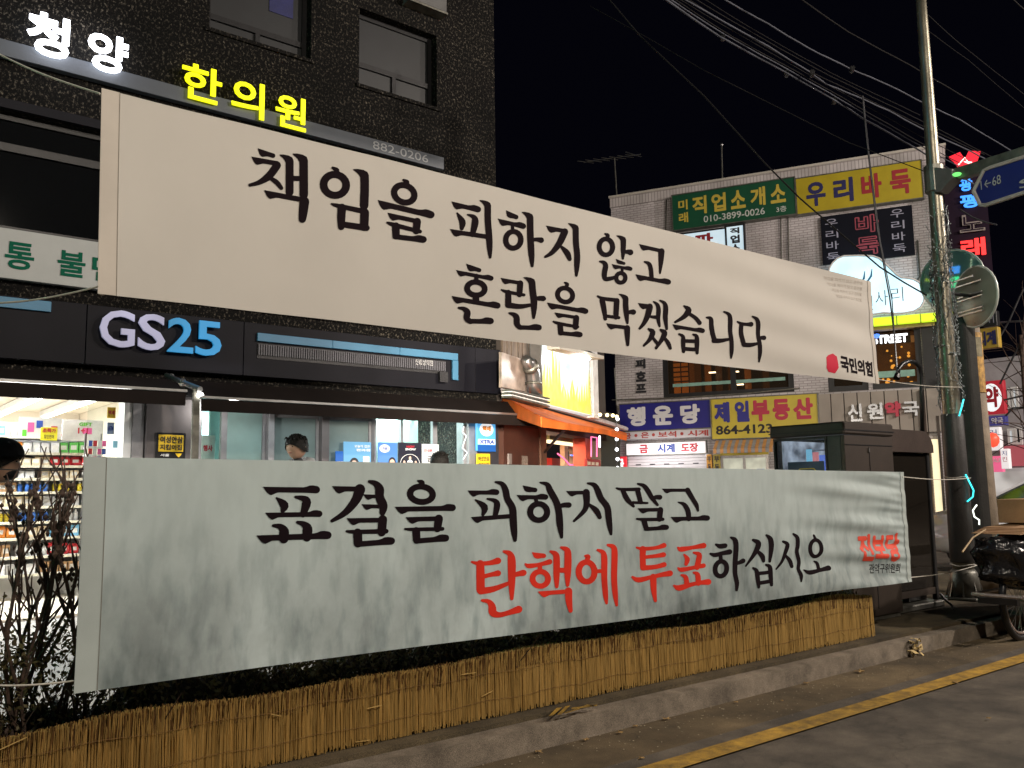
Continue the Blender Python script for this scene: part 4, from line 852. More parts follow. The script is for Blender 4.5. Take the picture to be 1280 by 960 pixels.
_cn = Counter(i[2] for i in _items); _sn = Counter()
for t, lb, key in _items:   # name each item by its place in its run, counted from the left
    _sn[key] += 1; nth = ['leftmost', 'second', 'third', 'fourth', 'fifth', 'sixth', 'seventh', 'eighth', 'ninth', 'tenth', 'eleventh', 'twelfth', 'thirteenth', 'fourteenth'][_sn[key]-1]
    t['label'] = ('' if _cn[key] == 1 else 'rightmost ' if _sn[key] == _cn[key] else nth+' ')+lb.replace(' of the lit store display', ', lit store display')
# promotion boards hanging over the shelf
def board(name, label, px, Y, m, lines=(), n=.0, cat='sign', th=.015, frame=None):
    F_ = Frame((0, Y, 0), (1, 0, 0)); q = pbox(F_, *px); t = thing(name, label, cat, F_.P(q[0], q[1], 0))
    obj('board', MB().fbox(F_, *q, 0, th), m, t, bevel=.002)
    for s, a, b, c, d, mm, bo in lines:
        W_, H_ = q[2]-q[0], q[3]-q[1]; text(F_, s, (q[0]+a*W_, q[1]+b*H_, q[0]+c*W_, q[1]+d*H_), th+.002, mm, t, 0, bo)
    return t, F_, q
M_PR = mat('print_red', (.55, .02, .04), .6, 0, .05, 3, 0); M_PB = mat('print_blue', (.03, .08, .40), .6, 0, .05, 3, 0); M_PK = mat('print_black', (.015, .015, .02), .6, 0, .05, 3, 0); M_PW = mat('print_white', (.8, .8, .8), .6, 0, .03, 3, 0); M_PP = mat('print_pink', (.75, .12, .35), .6, 0, .05, 3, 0); M_PG = mat('print_green', (.12, .5, .04), .6, 0, .05, 3, 0)
board('sale_sign', 'yellow sale card hanging over the store display shelf', (51, 534, 71, 551), 11.4, mat('yellow_card', (.85, .75, .03), .6), [('초특가', .1, .6, .9, .92, M_PR, .03), ('할인판매', .2, .15, .8, .45, M_PK, .01)])
t, F_, q = board('promotion_board', 'white promotion board with pink and blue prints, left of the two over the shelf', (24, 521, 76, 549), 11.5, mat('white_card', (.8, .79, .76), .6))
for (a, b, c, d, mm) in [(.2, .3, .35, .75, M_PP), (.4, .5, .55, .85, M_PB), (.75, .2, .9, .6, M_PR), (.08, .1, .18, .4, M_PG)]: obj('print', MB().fbox(F_, q[0]+a*(q[2]-q[0]), q[1]+b*(q[3]-q[1]), q[0]+c*(q[2]-q[0]), q[1]+d*(q[3]-q[1]), .017, .019), mm, t, bevel=.0008)
t, F_, q = board('promotion_board', 'white promotion board with pink and green prints, right of the two over the shelf', (78, 524, 128, 552), 11.6, mat('white_card', (0, 0, 0)), [('1+1', .38, .35, .62, .62, M_PR, .04), ('GIFT', .40, .70, .72, .88, M_PG, .04)])
obj('print', MB().fbox(F_, q[0]+.5*(q[2]-q[0]), q[1]+.33*(q[3]-q[1]), q[0]+.72*(q[2]-q[0]), q[1]+.62*(q[3]-q[1]), .0165, .0185), M_PP, t)
board('notice_card', 'orange-yellow notice card beside the store door jamb', (134, 509, 144, 523), 10.6, mat('amber_card', (.8, .50, .03), .6), [('택배', .15, .3, .85, .7, M_PR, .03)])
board('notice_card', 'small blue and white notice card under the orange one by the door jamb', (134, 528, 142, 543), 10.6, mat('pale_blue_card', (.35, .45, .7), .6), [('ATM', .15, .3, .85, .7, M_PB, .03)])
board('notice_card', 'pair of light blue cards on the store door glass', (141, 551, 147, 560), 10.3, mat('light_blue_card', (.3, .6, .8), .6))
# clutter beyond the door glass: small rack with cards
rk = thing('magazine_rack', 'grey wire rack with small packs between the shelf and the door glass', 'rack', (FS.uv(118, 580)[0], 11.2, .17))
F_ = Frame((0, 11.2, 0), (1, 0, 0)); a0 = F_.uv(108, 580)[0]; a1 = F_.uv(128, 580)[0]
for i, y in enumerate((558, 568, 578, 590)):
    z = F_.uv(118, y)[1]; obj('tray', MB().fbox(F_, a0, z-.02, a1, z, -.2, 0), M_WHITE, rk)
    for j in range(4): obj('pack', MB().fbox(F_, a0+.02+j*.05, z+.002, a0+.06+j*.05, z+.07, -.03, -.01), [M_PB, M_PR, M_PW, M_PP][(i+j) % 4], rk)
obj('rack_frame', MB().tube([F_.P(a0, .17, -.1), F_.P(a0, 2.1, -.1)], .012, 6).tube([F_.P(a1, .17, -.1), F_.P(a1, 2.1, -.1)], .012, 6), M_STEEL, rk)
# shelf seen through the first narrow window
board('drink_cooler_card', 'cyan-topped white card behind the first narrow window', (252, 544, 268, 575), 10.7, mat('white_card', (0, 0, 0)), [('행사', .1, .35, .8, .6, M_PR, .05)])
# safety sign on the pillar
F_ = Frame((0, 10-.035, 0), (1, 0, 0)); q = pbox(F_, 195, 542, 231, 574); q = (q[0], F_.uv(213, 574)[1], q[2], F_.uv(213, 541)[1]); ss = thing('safety_sign', 'rounded yellow and black safety sign on the grey pillar', 'sign', F_.P(q[0], q[1], 0))
obj('plate', MB().fbox(F_, *q, 0, .012), M_BLACK, ss, bevel=.005)
W_, H_ = q[2]-q[0], q[3]-q[1]; obj('yellow_face', MB().fbox(F_, q[0]+.08*W_, q[1]+.28*H_, q[2]-.08*W_, q[3]-.08*H_, .012, .016), mat('sign_yellow', (.85, .55, .02), .5), ss, bevel=.0015)
for s, b, d in (('여성안심', .60, .86), ('지킴이집', .34, .56)): text(F_, s, (q[0]+.13*W_, q[1]+b*H_, q[2]-.13*W_, q[1]+d*H_), .018, M_PK, ss, 0, .03)
text(F_, '서울', (q[0]+.15*W_, q[1]+.1*H_, q[0]+.45*W_, q[1]+.2*H_), .014, M_PW, ss, 0, .02)
obj('badge', MB().add([F_.P(q[0]+a*W_, q[1]+b*H_, .014) for a, b in ((.66, .22), (.88, .22), (.84, .14), (.77, .07), (.70, .14))], [(0, 1, 2, 3, 4)]), mat('sign_yellow', (0, 0, 0)), ss, recalc=False)
# posters
def person_print(t, F_, q, cx, cy, s, n, shirt, hair=M_PK):
    W_ = q[2]-q[0]
    def disc(x, y, rx, ry, m, k, a0=0, a1=2*math.pi):
        obj('print', MB().add([F_.P(x+rx*math.cos(a0+(a1-a0)*i/16), y+ry*math.sin(a0+(a1-a0)*i/16), n+k*.0006) for i in range(17)], [tuple(range(17))]), m, t, recalc=False)
    x, y = q[0]+cx*W_, q[1]+cy*(q[3]-q[1]); s *= W_
    disc(x, y-s*1.9, s*1.4, s*1.1, shirt, 0, 0, math.pi); disc(x, y+s*.25, s*.78, s*.9, hair, 1); disc(x, y-s*.05, s*.6, s*.8, mat('print_skin', (.62, .42, .34), .6, 0, .03, 3, 0), 2)
t, F_, q = board('poster', 'light blue poster with a man in glasses on the window', (429, 552, 463, 600), 9.93, glow('blue_poster', (.16, .40, .66), .45), [('오늘의 집은', .38, .85, .95, .92, M_PW, .02), ('편의점', .45, .75, .95, .82, M_PW, .02)])
person_print(t, F_, q, .38, .38, .22, .017, M_PW); obj('print', MB().fbox(F_, q[0]+.7*(q[2]-q[0]), q[1]+.42*(q[3]-q[1]), q[0]+.93*(q[2]-q[0]), q[1]+.62*(q[3]-q[1]), .016, .018), M_PW, t)
board('poster', 'small dark blue notice left of the light blue poster', (419, 564, 428, 600), 9.93, glow('dark_blue_poster', (.02, .12, .45), .5), [('NEWS', .2, .55, .9, .65, M_PW, .04)])
t, F_, q = board('poster', 'blue and white poster with a woman and a round badge', (472, 553, 496, 600), 9.93, glow('mid_blue_poster', (.10, .26, .68), .5))
person_print(t, F_, q, .72, .45, .24, .017, M_PW); W_, H_ = q[2]-q[0], q[3]-q[1]; obj('print', MB().add([F_.P(q[0]+W_*(.33+.27*math.cos(i*.4)), q[1]+H_*(.84+.11*math.sin(i*.4)), .017) for i in range(16)], [tuple(range(16))]), M_PW, t, recalc=False); text(F_, '키움', (q[0]+.2*W_, q[1]+.8*H_, q[0]+.46*W_, q[1]+.88*H_), .0185, M_PB, t, 0, .03)
t, F_, q = board('poster', 'black poster with a circle of small portraits', (497, 553, 526, 600), 9.93, glow('black_poster', (.02, .02, .035), .5), [('NIGHT', .35, .86, .7, .92, M_PR, .04), ('SHOW', .3, .79, .75, .85, M_PW, .03)])
for a in range(5): person_print(t, F_, q, .5+.26*math.cos(a*1.257+.3), .42+.17*math.sin(a*1.257+.3), .085, .017, M_PW)
W_, H_ = q[2]-q[0], q[3]-q[1]; obj('print_ring', MB().tube([F_.P(q[0]+W_*(.5+.42*math.cos(i*.2618)), q[1]+H_*(.42+.27*math.sin(i*.2618)), .018) for i in range(25)], .004, 4), M_PW, t)
board('poster', 'white notice with red seal on the window right of the black poster', (527, 555, 548, 600), 9.93, glow('white_poster', (.75, .72, .70), .6), [('안내문', .1, .78, .6, .86, M_PR, .02), ('금연', .3, .5, .8, .68, M_PK, .02)])
t, F_, q = board('lightbox_sign', 'blue and white lit parcel service sign on the end pillar', (594, 527, 617, 564), 9.93, glow('sky_lightbox', (.10, .42, .80), .9), [('XTRA', .1, .24, .92, .38, M_PB, .05)], th=.05)
W_, H_ = q[2]-q[0], q[3]-q[1]; obj('disc', MB().add([F_.P(q[0]+W_*(.5+.38*math.cos(i*.3)), q[1]+H_*(.74+.24*math.sin(i*.3)), .052) for i in range(21)], [tuple(range(21))]), glow('white_disc', (.85, .88, .9), .9), t, recalc=False)
text(F_, '택배', (q[0]+.27*W_, q[1]+.66*H_, q[0]+.73*W_, q[1]+.86*H_), .054, mat('print_orange', (.75, .25, .03), .6), t, 0, .05)
obj('white_band', MB().fbox(F_, q[0]+.03*W_, q[1]+.22*H_, q[2]-.03*W_, q[1]+.40*H_, .05, .0515), glow('white_disc', (0, 0, 0)), t); obj('blue_band', MB().fbox(F_, q[0], q[1]-.01, q[2], q[1]+.20*H_, .05, .052), glow('dark_blue_poster', (0, 0, 0)), t)
board('safety_sign', 'small yellow and black sign under the blue lit sign on the end pillar', (595, 567, 612, 590), 9.93, mat('sign_yellow', (0, 0, 0)), [('여성안심', .12, .6, .88, .85, M_PK, .02), ('지킴이집', .12, .2, .88, .5, M_PK, .02)])
tag(obj('neon_squiggle', MB().tube([onY(x, y, 9.95) for x, y in ((580, 533), (578, 540), (583, 545), (580, 553), (578, 560), (584, 566), (579, 574))], .008, 6), glow('white_neon_tube', (.9, .9, .85), 1.5)), 'curly white neon tube on the pale pillar right of the windows', 'neon sign')
# ---- awnings
def awning(label, x0, x1, tl, tr, bl_, br_, Yv, extra=None):
    FV = Frame((0, Yv, 0), (1, 0, 0)); u0 = FV.uv(x0, (tl+bl_)/2)[0]; u1 = FV.uv(x1, (tr+br_)/2)[0]; v1 = FV.uv(x1, tr)[1]; v0 = FV.uv(x1, br_)[1]
    t = thing('awning', label, 'awning', FV.P(u0, v0, 0), 'dark awnings over the store front'); m = mat('dark_awning_fabric', (.011, .007, .006), .8, 0, .15, 3, .1, spec=.15)
    obj('valance', MB().fbox(FV, u0, v0, u1, v1-.012, -.012, 0), m, t)
    obj('front_bar', MB().fbox(FV, u0-.01, v1-.010, u1+.01, v1+.018, -.05, .02), M_STEEL, t, bevel=.003)
    obj('canopy', MB().slab([FV.P(u0, v1+.02, -.05), FV.P(u1, v1+.02, -.05), Vector((u1, 9.66, 2.60)), Vector((u0, 9.66, 2.60))], (0, 0, -.012)), m, t)
    obj('cassette', MB().box(u0, 9.66, 2.42, min(u1, UR), 9.98, 2.57), M_BLACK, t, bevel=.02)
    for u in (u0+.15, u1-.15): obj('arm', MB().tube([(u, 9.7, 2.48), (u+.25*(1 if u < (u0+u1)/2 else -1), (9.7+Yv)/2, 2.40), (u, Yv+.04, v1)], .018, 6), M_STEEL, t)
    return t, u0, u1, v0, v1
awning('dark awning over the open left part of the store', -160, 232, 470, 489, 488, 507, 9.15)
awning('dark awning over the store windows, reaching past the corner', 252, 676, 489, 520, 507, 533, 9.15)
aw = thing('awning_bracket', 'metal awning joint with a small bright lamp at the top of the pillar', 'bracket', onY(245, 490, 9.3))
obj('arm', MB().tube([onY(208, 469, 9.9), onY(228, 478, 9.5), onY(250, 487, 9.2)], [.03, .03, .035], 8), M_STEEL, aw); obj('joint', MB().ball(onY(228, 478, 9.5), .045, 10), M_STEEL, aw); obj('joint', MB().ball(onY(214, 471, 9.8), .04, 8), M_STEEL, aw)
obj('post', MB().box(*(onY(241, 486, 9.24)-Vector((0, .02, .75))), *(onY(250, 486, 9.24)+Vector((0, .02, 0)))), M_GALV, aw, bevel=.004)
obj('bulb', MB().ball(onY(251, 494, 9.2), .03, 8), glow('bulb_light', (1, .97, .9), 30), aw)

# ================================================================== PEOPLE
def person(label, feet, h, face, jacket, trousers, hood=None, cap=False, mask=False, lean=0, stride=.25, fwd=0):
    """standing or walking figure; face = heading angle"""
    t = thing('person', label, 'person', feet); F3 = Vector((math.cos(face), math.sin(face), 0)); S3 = Vector((math.sin(face), -math.cos(face), 0)); o = Vector(feet)
    k = h/7.5
    def W(f, s, z): return o+F3*f*k+S3*s*k+_z*(z*k)
    sk = [('pelvis', W(0, 0, 3.9), .62, .48), ('belly', W(.05, 0, 4.5), .60, .42), ('chest', W(.08, 0, 5.35), .72, .50), ('neckb', W(.05+fwd*.5, 0, 6.15), .34, .30), ('neck', W(.10+fwd*.8, 0, 6.45), .23, .23), ('headb', W(.12+fwd, 0, 6.62), .22, .22)]
    me = bpy.data.meshes.new('body'); vs = [p[1]-o for p in sk]; rad = [(p[2]*k, p[3]*k) for p in sk]; es = [(0, 1), (1, 2), (2, 3), (3, 4), (4, 5)]
    def chain(root, pts):
        last = root
        for p, r in pts: vs.append(p-o); rad.append((r*k, r*k)); es.append((last, len(vs)-1)); last = len(vs)-1
    for s in (-1, 1):
        st_ = stride*s
        chain(0, [(W(.0, .42*s, 3.6), .42), (W(.5*st_+.15, .42*s, 2.1), .27), (W(st_*2, .42*s, .38), .15), (W(st_*2+.55, .45*s, .15), .13)])
        chain(2, [(W(.05, .95*s, 5.75), .30), (W(-.3*st_, 1.12*s, 4.5), .22), (W(-st_+.35, 1.12*s, 3.45), .15), (W(-st_+.5, 1.1*s, 3.1), .12)])
    me.from_pydata([tuple(v) for v in vs], es, []); b = bpy.data.objects.new('body', me); COL.objects.link(b); b.parent = t; b.matrix_world = Matrix.Translation(o)
    md = b.modifiers.new('skin', 'SKIN'); md.use_smooth_shade = True
    for i, r in enumerate(rad): me.skin_vertices[0].data[i].radius = r; me.skin_vertices[0].data[i].use_root = (i == 0)
    sb = b.modifiers.new('sub', 'SUBSURF'); sb.levels = 1; sb.render_levels = 1; me.materials.append(jacket)
    # trousers, shoes, hands
    for s in (-1, 1):
        st_ = stride*s
        obj('trouser_leg', MB().tube([W(0, .40*s, 4.0), W(.08, .42*s, 3.3), W(.5*st_+.15, .42*s, 2.1), W(st_*1.4, .42*s, 1.2), W(st_*2, .42*s, .42)], [.47*k, .46*k, .33*k, .27*k, .22*k], 10), trousers, t, smooth=True)
        obj('shoe', MB().ball(W(st_*2+.28, .44*s, .16), (.42*k, .24*k, .16*k), 10), M_BLACK, t, smooth=True)
        hb = W(-st_+.5, 1.1*s, 3.0); hm = MB().ball(hb, (.17*k, .11*k, .24*k), 8)
        for f in range(4): a = hb+F3*(.10-.07*f)*k-_z*.18*k; hm.tube([a, a-_z*.16*k+F3*.02*k, a-_z*(.30-.02*abs(f-1))*k+F3*.06*k], [.045*k, .04*k, .03*k], 5)
        hm.tube([hb+F3*.12*k, hb+F3*.24*k-_z*.16*k], [.05*k, .035*k], 5); obj('hand', hm, M_SKIN, t, smooth=True)
    # head
    hc = W(.16+fwd, 0, 7.0); H_ = .5*k; m_ = MB(); nl, nt_ = 20, 14; vv = []
    for i in range(nt_+1):
        a = math.pi*i/nt_; z = math.cos(a)
        for j in range(nl):
            th = 2*math.pi*j/nl; f = math.cos(th); s = math.sin(th); r = math.sin(a)
            wf = .78+(.10 if z > 0 else 0); ws = .74-.24*max(0, -z)**1.4; ff = r*f*(wf if f < 0 else .74-.06*max(0, -z))
            if f > .9 and -.35 < z < .12: ff += .13*(1-abs(z+.16)/.24 if abs(z+.16) < .24 else 0)*(f-.9)*10
            if f > .5 and z < -.75: ff += .05
            if f > .75 and .02 < z < .22: ff -= .035
            vv.append(hc+F3*ff*H_*1.22+S3*(r*s*ws*H_*1.15)+_z*(z*H_))
    m_.add(vv, [(i*nl+j, i*nl+(j+1) % nl, (i+1)*nl+(j+1) % nl, (i+1)*nl+j) for i in range(nt_) for j in range(nl)]); obj('head', m_, M_SKIN, t, smooth=True)
    for s in (-1, 1):
        obj('eye', MB().ball(hc+F3*.80*H_+S3*.27*s*H_+_z*.06*H_, (.09*H_, .09*H_, .06*H_), 8), mat('eye_dark', (.02, .015, .012), .2), t, smooth=True)
        obj('ear', MB().ball(hc-F3*.05*H_+S3*.82*s*H_-_z*.02*H_, (.14*H_, .10*H_, .22*H_), 8), M_SKIN, t, smooth=True)
        obj('eyebrow', MB().tube([hc+F3*.86*H_+S3*.14*s*H_+_z*.23*H_, hc+F3*.78*H_+S3*.42*s*H_+_z*.22*H_], .035*H_, 5), M_HAIR, t)
    obj('mouth', MB().tube([hc+F3*.83*H_+S3*-.18*H_-_z*.47*H_, hc+F3*.87*H_-_z*.46*H_, hc+F3*.83*H_+S3*.18*H_-_z*.47*H_], .04*H_, 5), mat('lips', (.35, .13, .10), .5), t)
    # hair: cap of tufts following the skull
    hm = MB(); vv = []; nl = 22; rr = random.Random(3)
    for i in range(9):
        a = math.pi*.60*i/8
        for j in range(nl):
            th = 2*math.pi*j/nl; f = math.cos(th); a2 = a*(1.0 if f < .2 else 1-.36*(f-.2)); z = math.cos(a2); r = math.sin(a2)
            g = 1.03+rr.uniform(-.03, .05)
            vv.append(hc+F3*(r*f*.92-.03)*H_*g*1.12+S3*(r*math.sin(th)*.80*H_*g*1.12)+_z*((z*1.06)*H_*g))
    hm.add(vv, [(i*nl+j, i*nl+(j+1) % nl, (i+1)*nl+(j+1) % nl, (i+1)*nl+j) for i in range(8) for j in range(nl)])
    if not cap:
        for _ in range(420):
            th = rr.uniform(0, 6.28); a = rr.uniform(.1, .95); f = math.cos(th)
            if f > .3 and a > .8: continue
            c = hc+F3*(math.sin(a)*f*1.05)*H_*1.1+S3*(math.sin(a)*math.sin(th)*.92*H_)+_z*(math.cos(a)*1.10*H_); d = (F3*(rr.uniform(-.5, .8))+S3*rr.uniform(-.8, .8)+_z*rr.uniform(-.9, .35))
            hm.tube([c, c+d*.24*H_, c+(d-_z*.45)*.42*H_], [.07*H_, .055*H_, .008*H_], 4)
        obj('hair', hm, M_HAIR, t, smooth=True)
    else:
        obj('hair', hm, M_HAIR, t, smooth=True)
        cp = MB(); vv = []
        for i in range(8):
            a = math.pi*.5*i/7
            for j in range(nl): th = 2*math.pi*j/nl; vv.append(hc+F3*(math.sin(a)*math.cos(th)*1.16-.02)*H_+S3*math.sin(a)*math.sin(th)*1.02*H_+_z*(math.cos(a)**.8*1.0+.28)*H_)
        cp.add(vv, [(i*nl+j, i*nl+(j+1) % nl, (i+1)*nl+(j+1) % nl, (i+1)*nl+j) for i in range(7) for j in range(nl)])
        cp.slab([hc+F3*(.95+.62*math.cos(b))*H_+S3*.72*math.sin(b)*H_+_z*(.30-.06*math.cos(b))*H_ for b in [x*.262-1.57 for x in range(13)]], _z*.05*H_)
        obj('cap', cp, mat('black_cap', (.010, .011, .018), .8), t, smooth=False)
    if mask: obj('face_mask', MB().ball(hc+F3*.42*H_-_z*.48*H_, (.52*H_, .50*H_, .42*H_), 12), M_BLACK, t, smooth=True)
    if hood:
        obj('hood', MB().tube([W(-.42, 0, 6.45), W(-.3, .42, 6.4), W(.1, .52, 6.3), W(.36, .22, 6.12), W(.36, -.22, 6.12), W(.1, -.52, 6.3), W(-.3, -.42, 6.4), W(-.42, 0, 6.45)], .19*k, 8).ball(W(-.45, 0, 6.25), (.35*k, .42*k, .34*k), 10), hood, t, smooth=True)
    return t
M_JK = mat('black_jacket', (.014, .014, .018), .65, 0, .2, 8, .2); M_JEAN = mat('dark_trousers', (.02, .022, .03), .8, 0, .2, 9, .2)
def head_at(px, py, Y, top=.20):
    p = onY(px, py, Y); return p
a = onY(374, 545, 8.3); person('dark-haired person in a black jacket over a grey hood, walking left past the store', (a.x, a.y, .15), a.z-.15, math.radians(205), M_JK, M_JEAN, mat('grey_hood', (.36, .37, .38), .85, 0, .1, 20, .3))
a = onY(547, 566, 8.6); person('person with short dark hair seen from behind in front of the store posters', (a.x, a.y, .15), a.z-.15, math.radians(8), M_JK, M_JEAN, mat('black_jacket', (0, 0, 0)))
a = onY(-68, 553, 4.95); person('person in a black cap and dark mask at the left edge of the picture', (a.x, a.y, .15), a.z-.15, math.radians(-20), M_JK, M_JEAN, cap=True, mask=True, fwd=1.0)

# ================================================================== SHOP WITH THE ORANGE AWNING
bc = thing('grill_shop_building', 'low building with an orange awning and a lit yellow sign, right of the store', 'building', FC.P(2, .15, 0))
cu = lambda x, y=500, n=0: FC.uv(x, y, n)[0]
cv = lambda x, y, n=0: FC.uv(x, y, n)[1]
M_BRN = mat('brown_painted_wall', (.095, .035, .022), .6, 0, .12, 3, .08); M_WOODD = mat('weathered_brown_panel', (.16, .12, .09), .6, 0, .35, 5, .2, 40, stretch=(6, 6, .5))
ca, cb, cc, cd = cu(629), cu(673), cu(680), cu(758)
obj('wall', MB().fbox(FC, ca, .15, cb, cv(650, 533), -.3, 0), M_BRN, bc)
obj('pillar', MB().fbox(FC, cb+.003, .15, cc, cv(677, 533), -.3, .03), mat('brown_post', (.20, .10, .06), .6, 0, .2, 6, .1), bc)
obj('wall', MB().fbox(FC, ca, cv(650, 533)+.005, cd, 5.2, -.4, -.02), mat('dim_brown_wall', (.05, .04, .035), .7), bc)
mb = None
for i in range(11):   # upright boards between the duct and the lit sign
    a = cu(628)+i*(cu(677)-cu(628))/11; b = a+(cu(677)-cu(628))/11-.012
    obj('board', MB().fbox(FC, a, cv(677, 500), b, 4.9, -.015, .02+.01*(i % 3)), M_WOODD, bc)
obj('meter_box', MB().fbox(FC, cu(638, 571, .05), cv(638, 580, .05), cu(641.5, 571, .05), cv(638, 567, .05), .002, .03), mat('pale_box', (.35, .3, .28), .5), bc)
obj('paper_notice', MB().fbox(FC, cu(653, 575, .01), cv(656, 581, .01), cu(660, 575, .01), cv(656, 570, .01), .002, .006), mat('paper_notice', (.4, .33, .28), .7, 0, .3, 40), bc)
# open interior
ic = thing('grill_shop_interior', 'red-lit open room of the grill shop under the orange awning', 'room', FC.P(3.5, .15, -2))
obj('back_wall', MB().fbox(FC, cc, .15, cd+1.2, 3, -3.2, -3.0), mat('red_wall', (.50, .05, .03), .6, 0, .2, 3, 0), ic)
obj('ceiling', MB().fbox(FC, cc, 2.75, cd+1, 2.85, -3.0, -.42), mat('olive_ceiling', (.30, .27, .14), .7), ic)
obj('beam', MB().fbox(FC, cu(688, 545, -.4), cv(708, 552, -.4), cu(729, 545, -.4), cv(708, 538, -.4), -.5, -.41), mat('olive_beam', (.25, .24, .12), .6), ic)
obj('lit_strip', MB().fbox(FC, cu(686, 552, -.4), cv(708, 556, -.4), cu(727, 552, -.4), cv(708, 552.6, -.4), -.5, -.4), glow('warm_strip', (1, .88, .55), 1.6), ic)
for x in (708, 719, 730): obj('column', MB().fbox(FC, cu(x-2, 575, -1), .15, cu(x+2.6, 575, -1), 2.7, -1.1, -1), mat('cream_column', (.80, .62, .38), .5), ic)
obj('lit_column', MB().fbox(FC, cu(727, 565, -.3), .15, cu(731.5, 565, -.3), 2.7, -.39, -.3), glow('warm_post', (.9, .72, .36), .8), ic)
for a, b, y in ((690, 704, 573), (700, 740, 583), (735, 757, 578)): obj('counter', MB().fbox(FC, cu(a, y, -1.5), .15, cu(b, y, -1.5), cv((a+b)/2, y, -1.5), -2, -1.5), mat('red_counter', (.6, .04, .03), .5), ic)
obj('counter_top', MB().fbox(FC, cu(688, 585, -.5), 1.0, cu(704, 585, -.5), cv(696, 582, -.5), -.9, -.5), mat('blue_counter', (.03, .08, .25), .5), ic)
G_R = glow('red_neon', (1, .05, .04), 2.0); G_P = glow('pink_neon', (1, .15, .35), 1.8); G_BU = glow('blue_neon', (.1, .25, 1), 1.5)
obj('neon_line', MB().tube([FC.P(*FC.uv(x, y, -.6), -.6) for x, y in ((684, 541), (690, 537), (722, 539), (738, 544))], .02, 6), G_R, ic)
obj('neon_line', MB().tube([FC.P(*FC.uv(x, y, -.9), -.9) for x, y in ((697, 567), (705, 573), (712, 581), (722, 581))], .016, 6), G_P, ic)
obj('neon_line', MB().tube([FC.P(*FC.uv(x, y, -.7), -.7) for x, y in ((713, 569), (730, 571), (738, 569))], .014, 6), G_BU, ic)
obj('menu_board', MB().fbox(FC, cu(734, 580, .05), cv(742, 590, .05), cu(750.5, 580, .05), cv(742, 574, .05), .0, .05), mat('dark_red_board', (.28, .02, .02), .5), ic)
for i in range(6): obj('menu_card', MB().fbox(FC, cu(735+(i % 3)*5, 580, .06), cv(742, 581.5+6*(i//3), .06), cu(738.6+(i % 3)*5, 580, .06), cv(742, 577.5+6*(i//3), .06), .052, .056), mat('menu_cream', (.7, .6, .45), .6, 0, .3, 60), ic)
obj('neon_frame', MB().tube([FC.P(*FC.uv(x, y, .05), .05) for x, y in ((739, 571), (739, 546), (746, 547), (746, 571))], .014, 6), G_P, ic)
obj('wall_panel', MB().fbox(FC, cu(732, 560, -.1), 1.2, cu(738, 560, -.1), cv(735, 544, -.1), -.35, -.1), mat('red_panel', (.6, .07, .03), .5), ic)
lamp('grill_room_light', 'POINT', FC.P(cu(715), 2.2, -1.0), 160, (1, .55, .34), .2)
# light strings with round bulbs between the shops
for nm, lb, pts, gm in (('bulb_string', 'string of small white bulbs hanging left of the blue jeweller sign', [(771, 522), (770, 535), (770, 547), (770, 560), (771, 572), (771, 583)], G_W), ('bulb_string', 'short string of yellow bulbs under the end of the orange awning', [(749, 516.5), (758, 517), (765, 517.5), (770, 519)], glow('yellow_bulb', (1, .8, .35), 5))):
    t = thing(nm, lb, 'lights', FC.P(*FC.uv(*pts[0], .3), .3)); ps = [FC.P(*FC.uv(x, y, .3), .3) for x, y in pts]; obj('wire', MB().tube(ps, .008, 5), M_CABLE, t)
    for p in ps: obj('bulb', MB().ball(p+Vector((0, -.02, -.03)), .035, 8), gm, t)
tag(obj('light_strip', MB().tube([FC.P(*FC.uv(x, y, .1), .1) for x, y in ((749.5, 545), (749.5, 559))], .02, 6), G_W), 'short bright vertical tube under the orange awning', 'light')
obj('screen_wall', MB().fbox(FC, cu(751, 560, -.3), .15, cu(775, 560, -.3), 3.0, -.6, -.3), mat('dark_green_panel', (.012, .018, .016), .4), bc)
# orange awning
oa = thing('orange_awning', 'orange canvas awning sloping over the grill shop front', 'awning', FC.P(3, 2.6, 1))
M_OR = mat('orange_canvas', (.92, .23, .035), .65, 0, .12, 2.5, .06, trans=.4)
def cp_(x, y, n): return FC.P(*FC.uv(x, y, n), n)
lamp('added_awning_wash', 'AREA', cp_(712, 470, 3.0), 170, (1, .88, .72), .4, cp_(715, 530, .7), None, 1.3)  # lamp without a fitting, added on the street side to brighten the awning
top = [cp_(628, 495, .03), cp_(700, 517, .03), cp_(757, 533, .03), cp_(783, 541, .03)]
frt = [cp_(677, 521, 1.3), cp_(706, 528, 1.3), cp_(757, 537, 1.15), cp_(784, 545, 1.0)]
bot = [cp_(677, 534, 1.3), cp_(706, 537, 1.3), cp_(757, 543, 1.15), cp_(783, 551, 1.0)]
lf0 = cp_(640, 500, .9)
for i in range(3):
    obj('canopy', MB().slab([frt[i], frt[i+1], top[i+1], top[i]], (0, 0, -.012)), M_OR, oa); obj('valance', MB().slab([bot[i], bot[i+1], frt[i+1], frt[i]], FC.n*-.012), M_OR, oa)
obj('canopy_end', MB().slab([top[0], frt[0], bot[0], top[0]-_z*.25], FC.n.cross(_z)*-.01), M_OR, oa)
obj('support_strut', MB().tube([cp_(706, 537, 1.2), cp_(693, 551, .6), cp_(681, 565, .05)], .022, 6), M_BLACK, oa)
obj('header_trim', MB().tube([p+_z*.08 for p in top], .05, 6), mat('pale_trim', (.55, .5, .52), .4), oa)
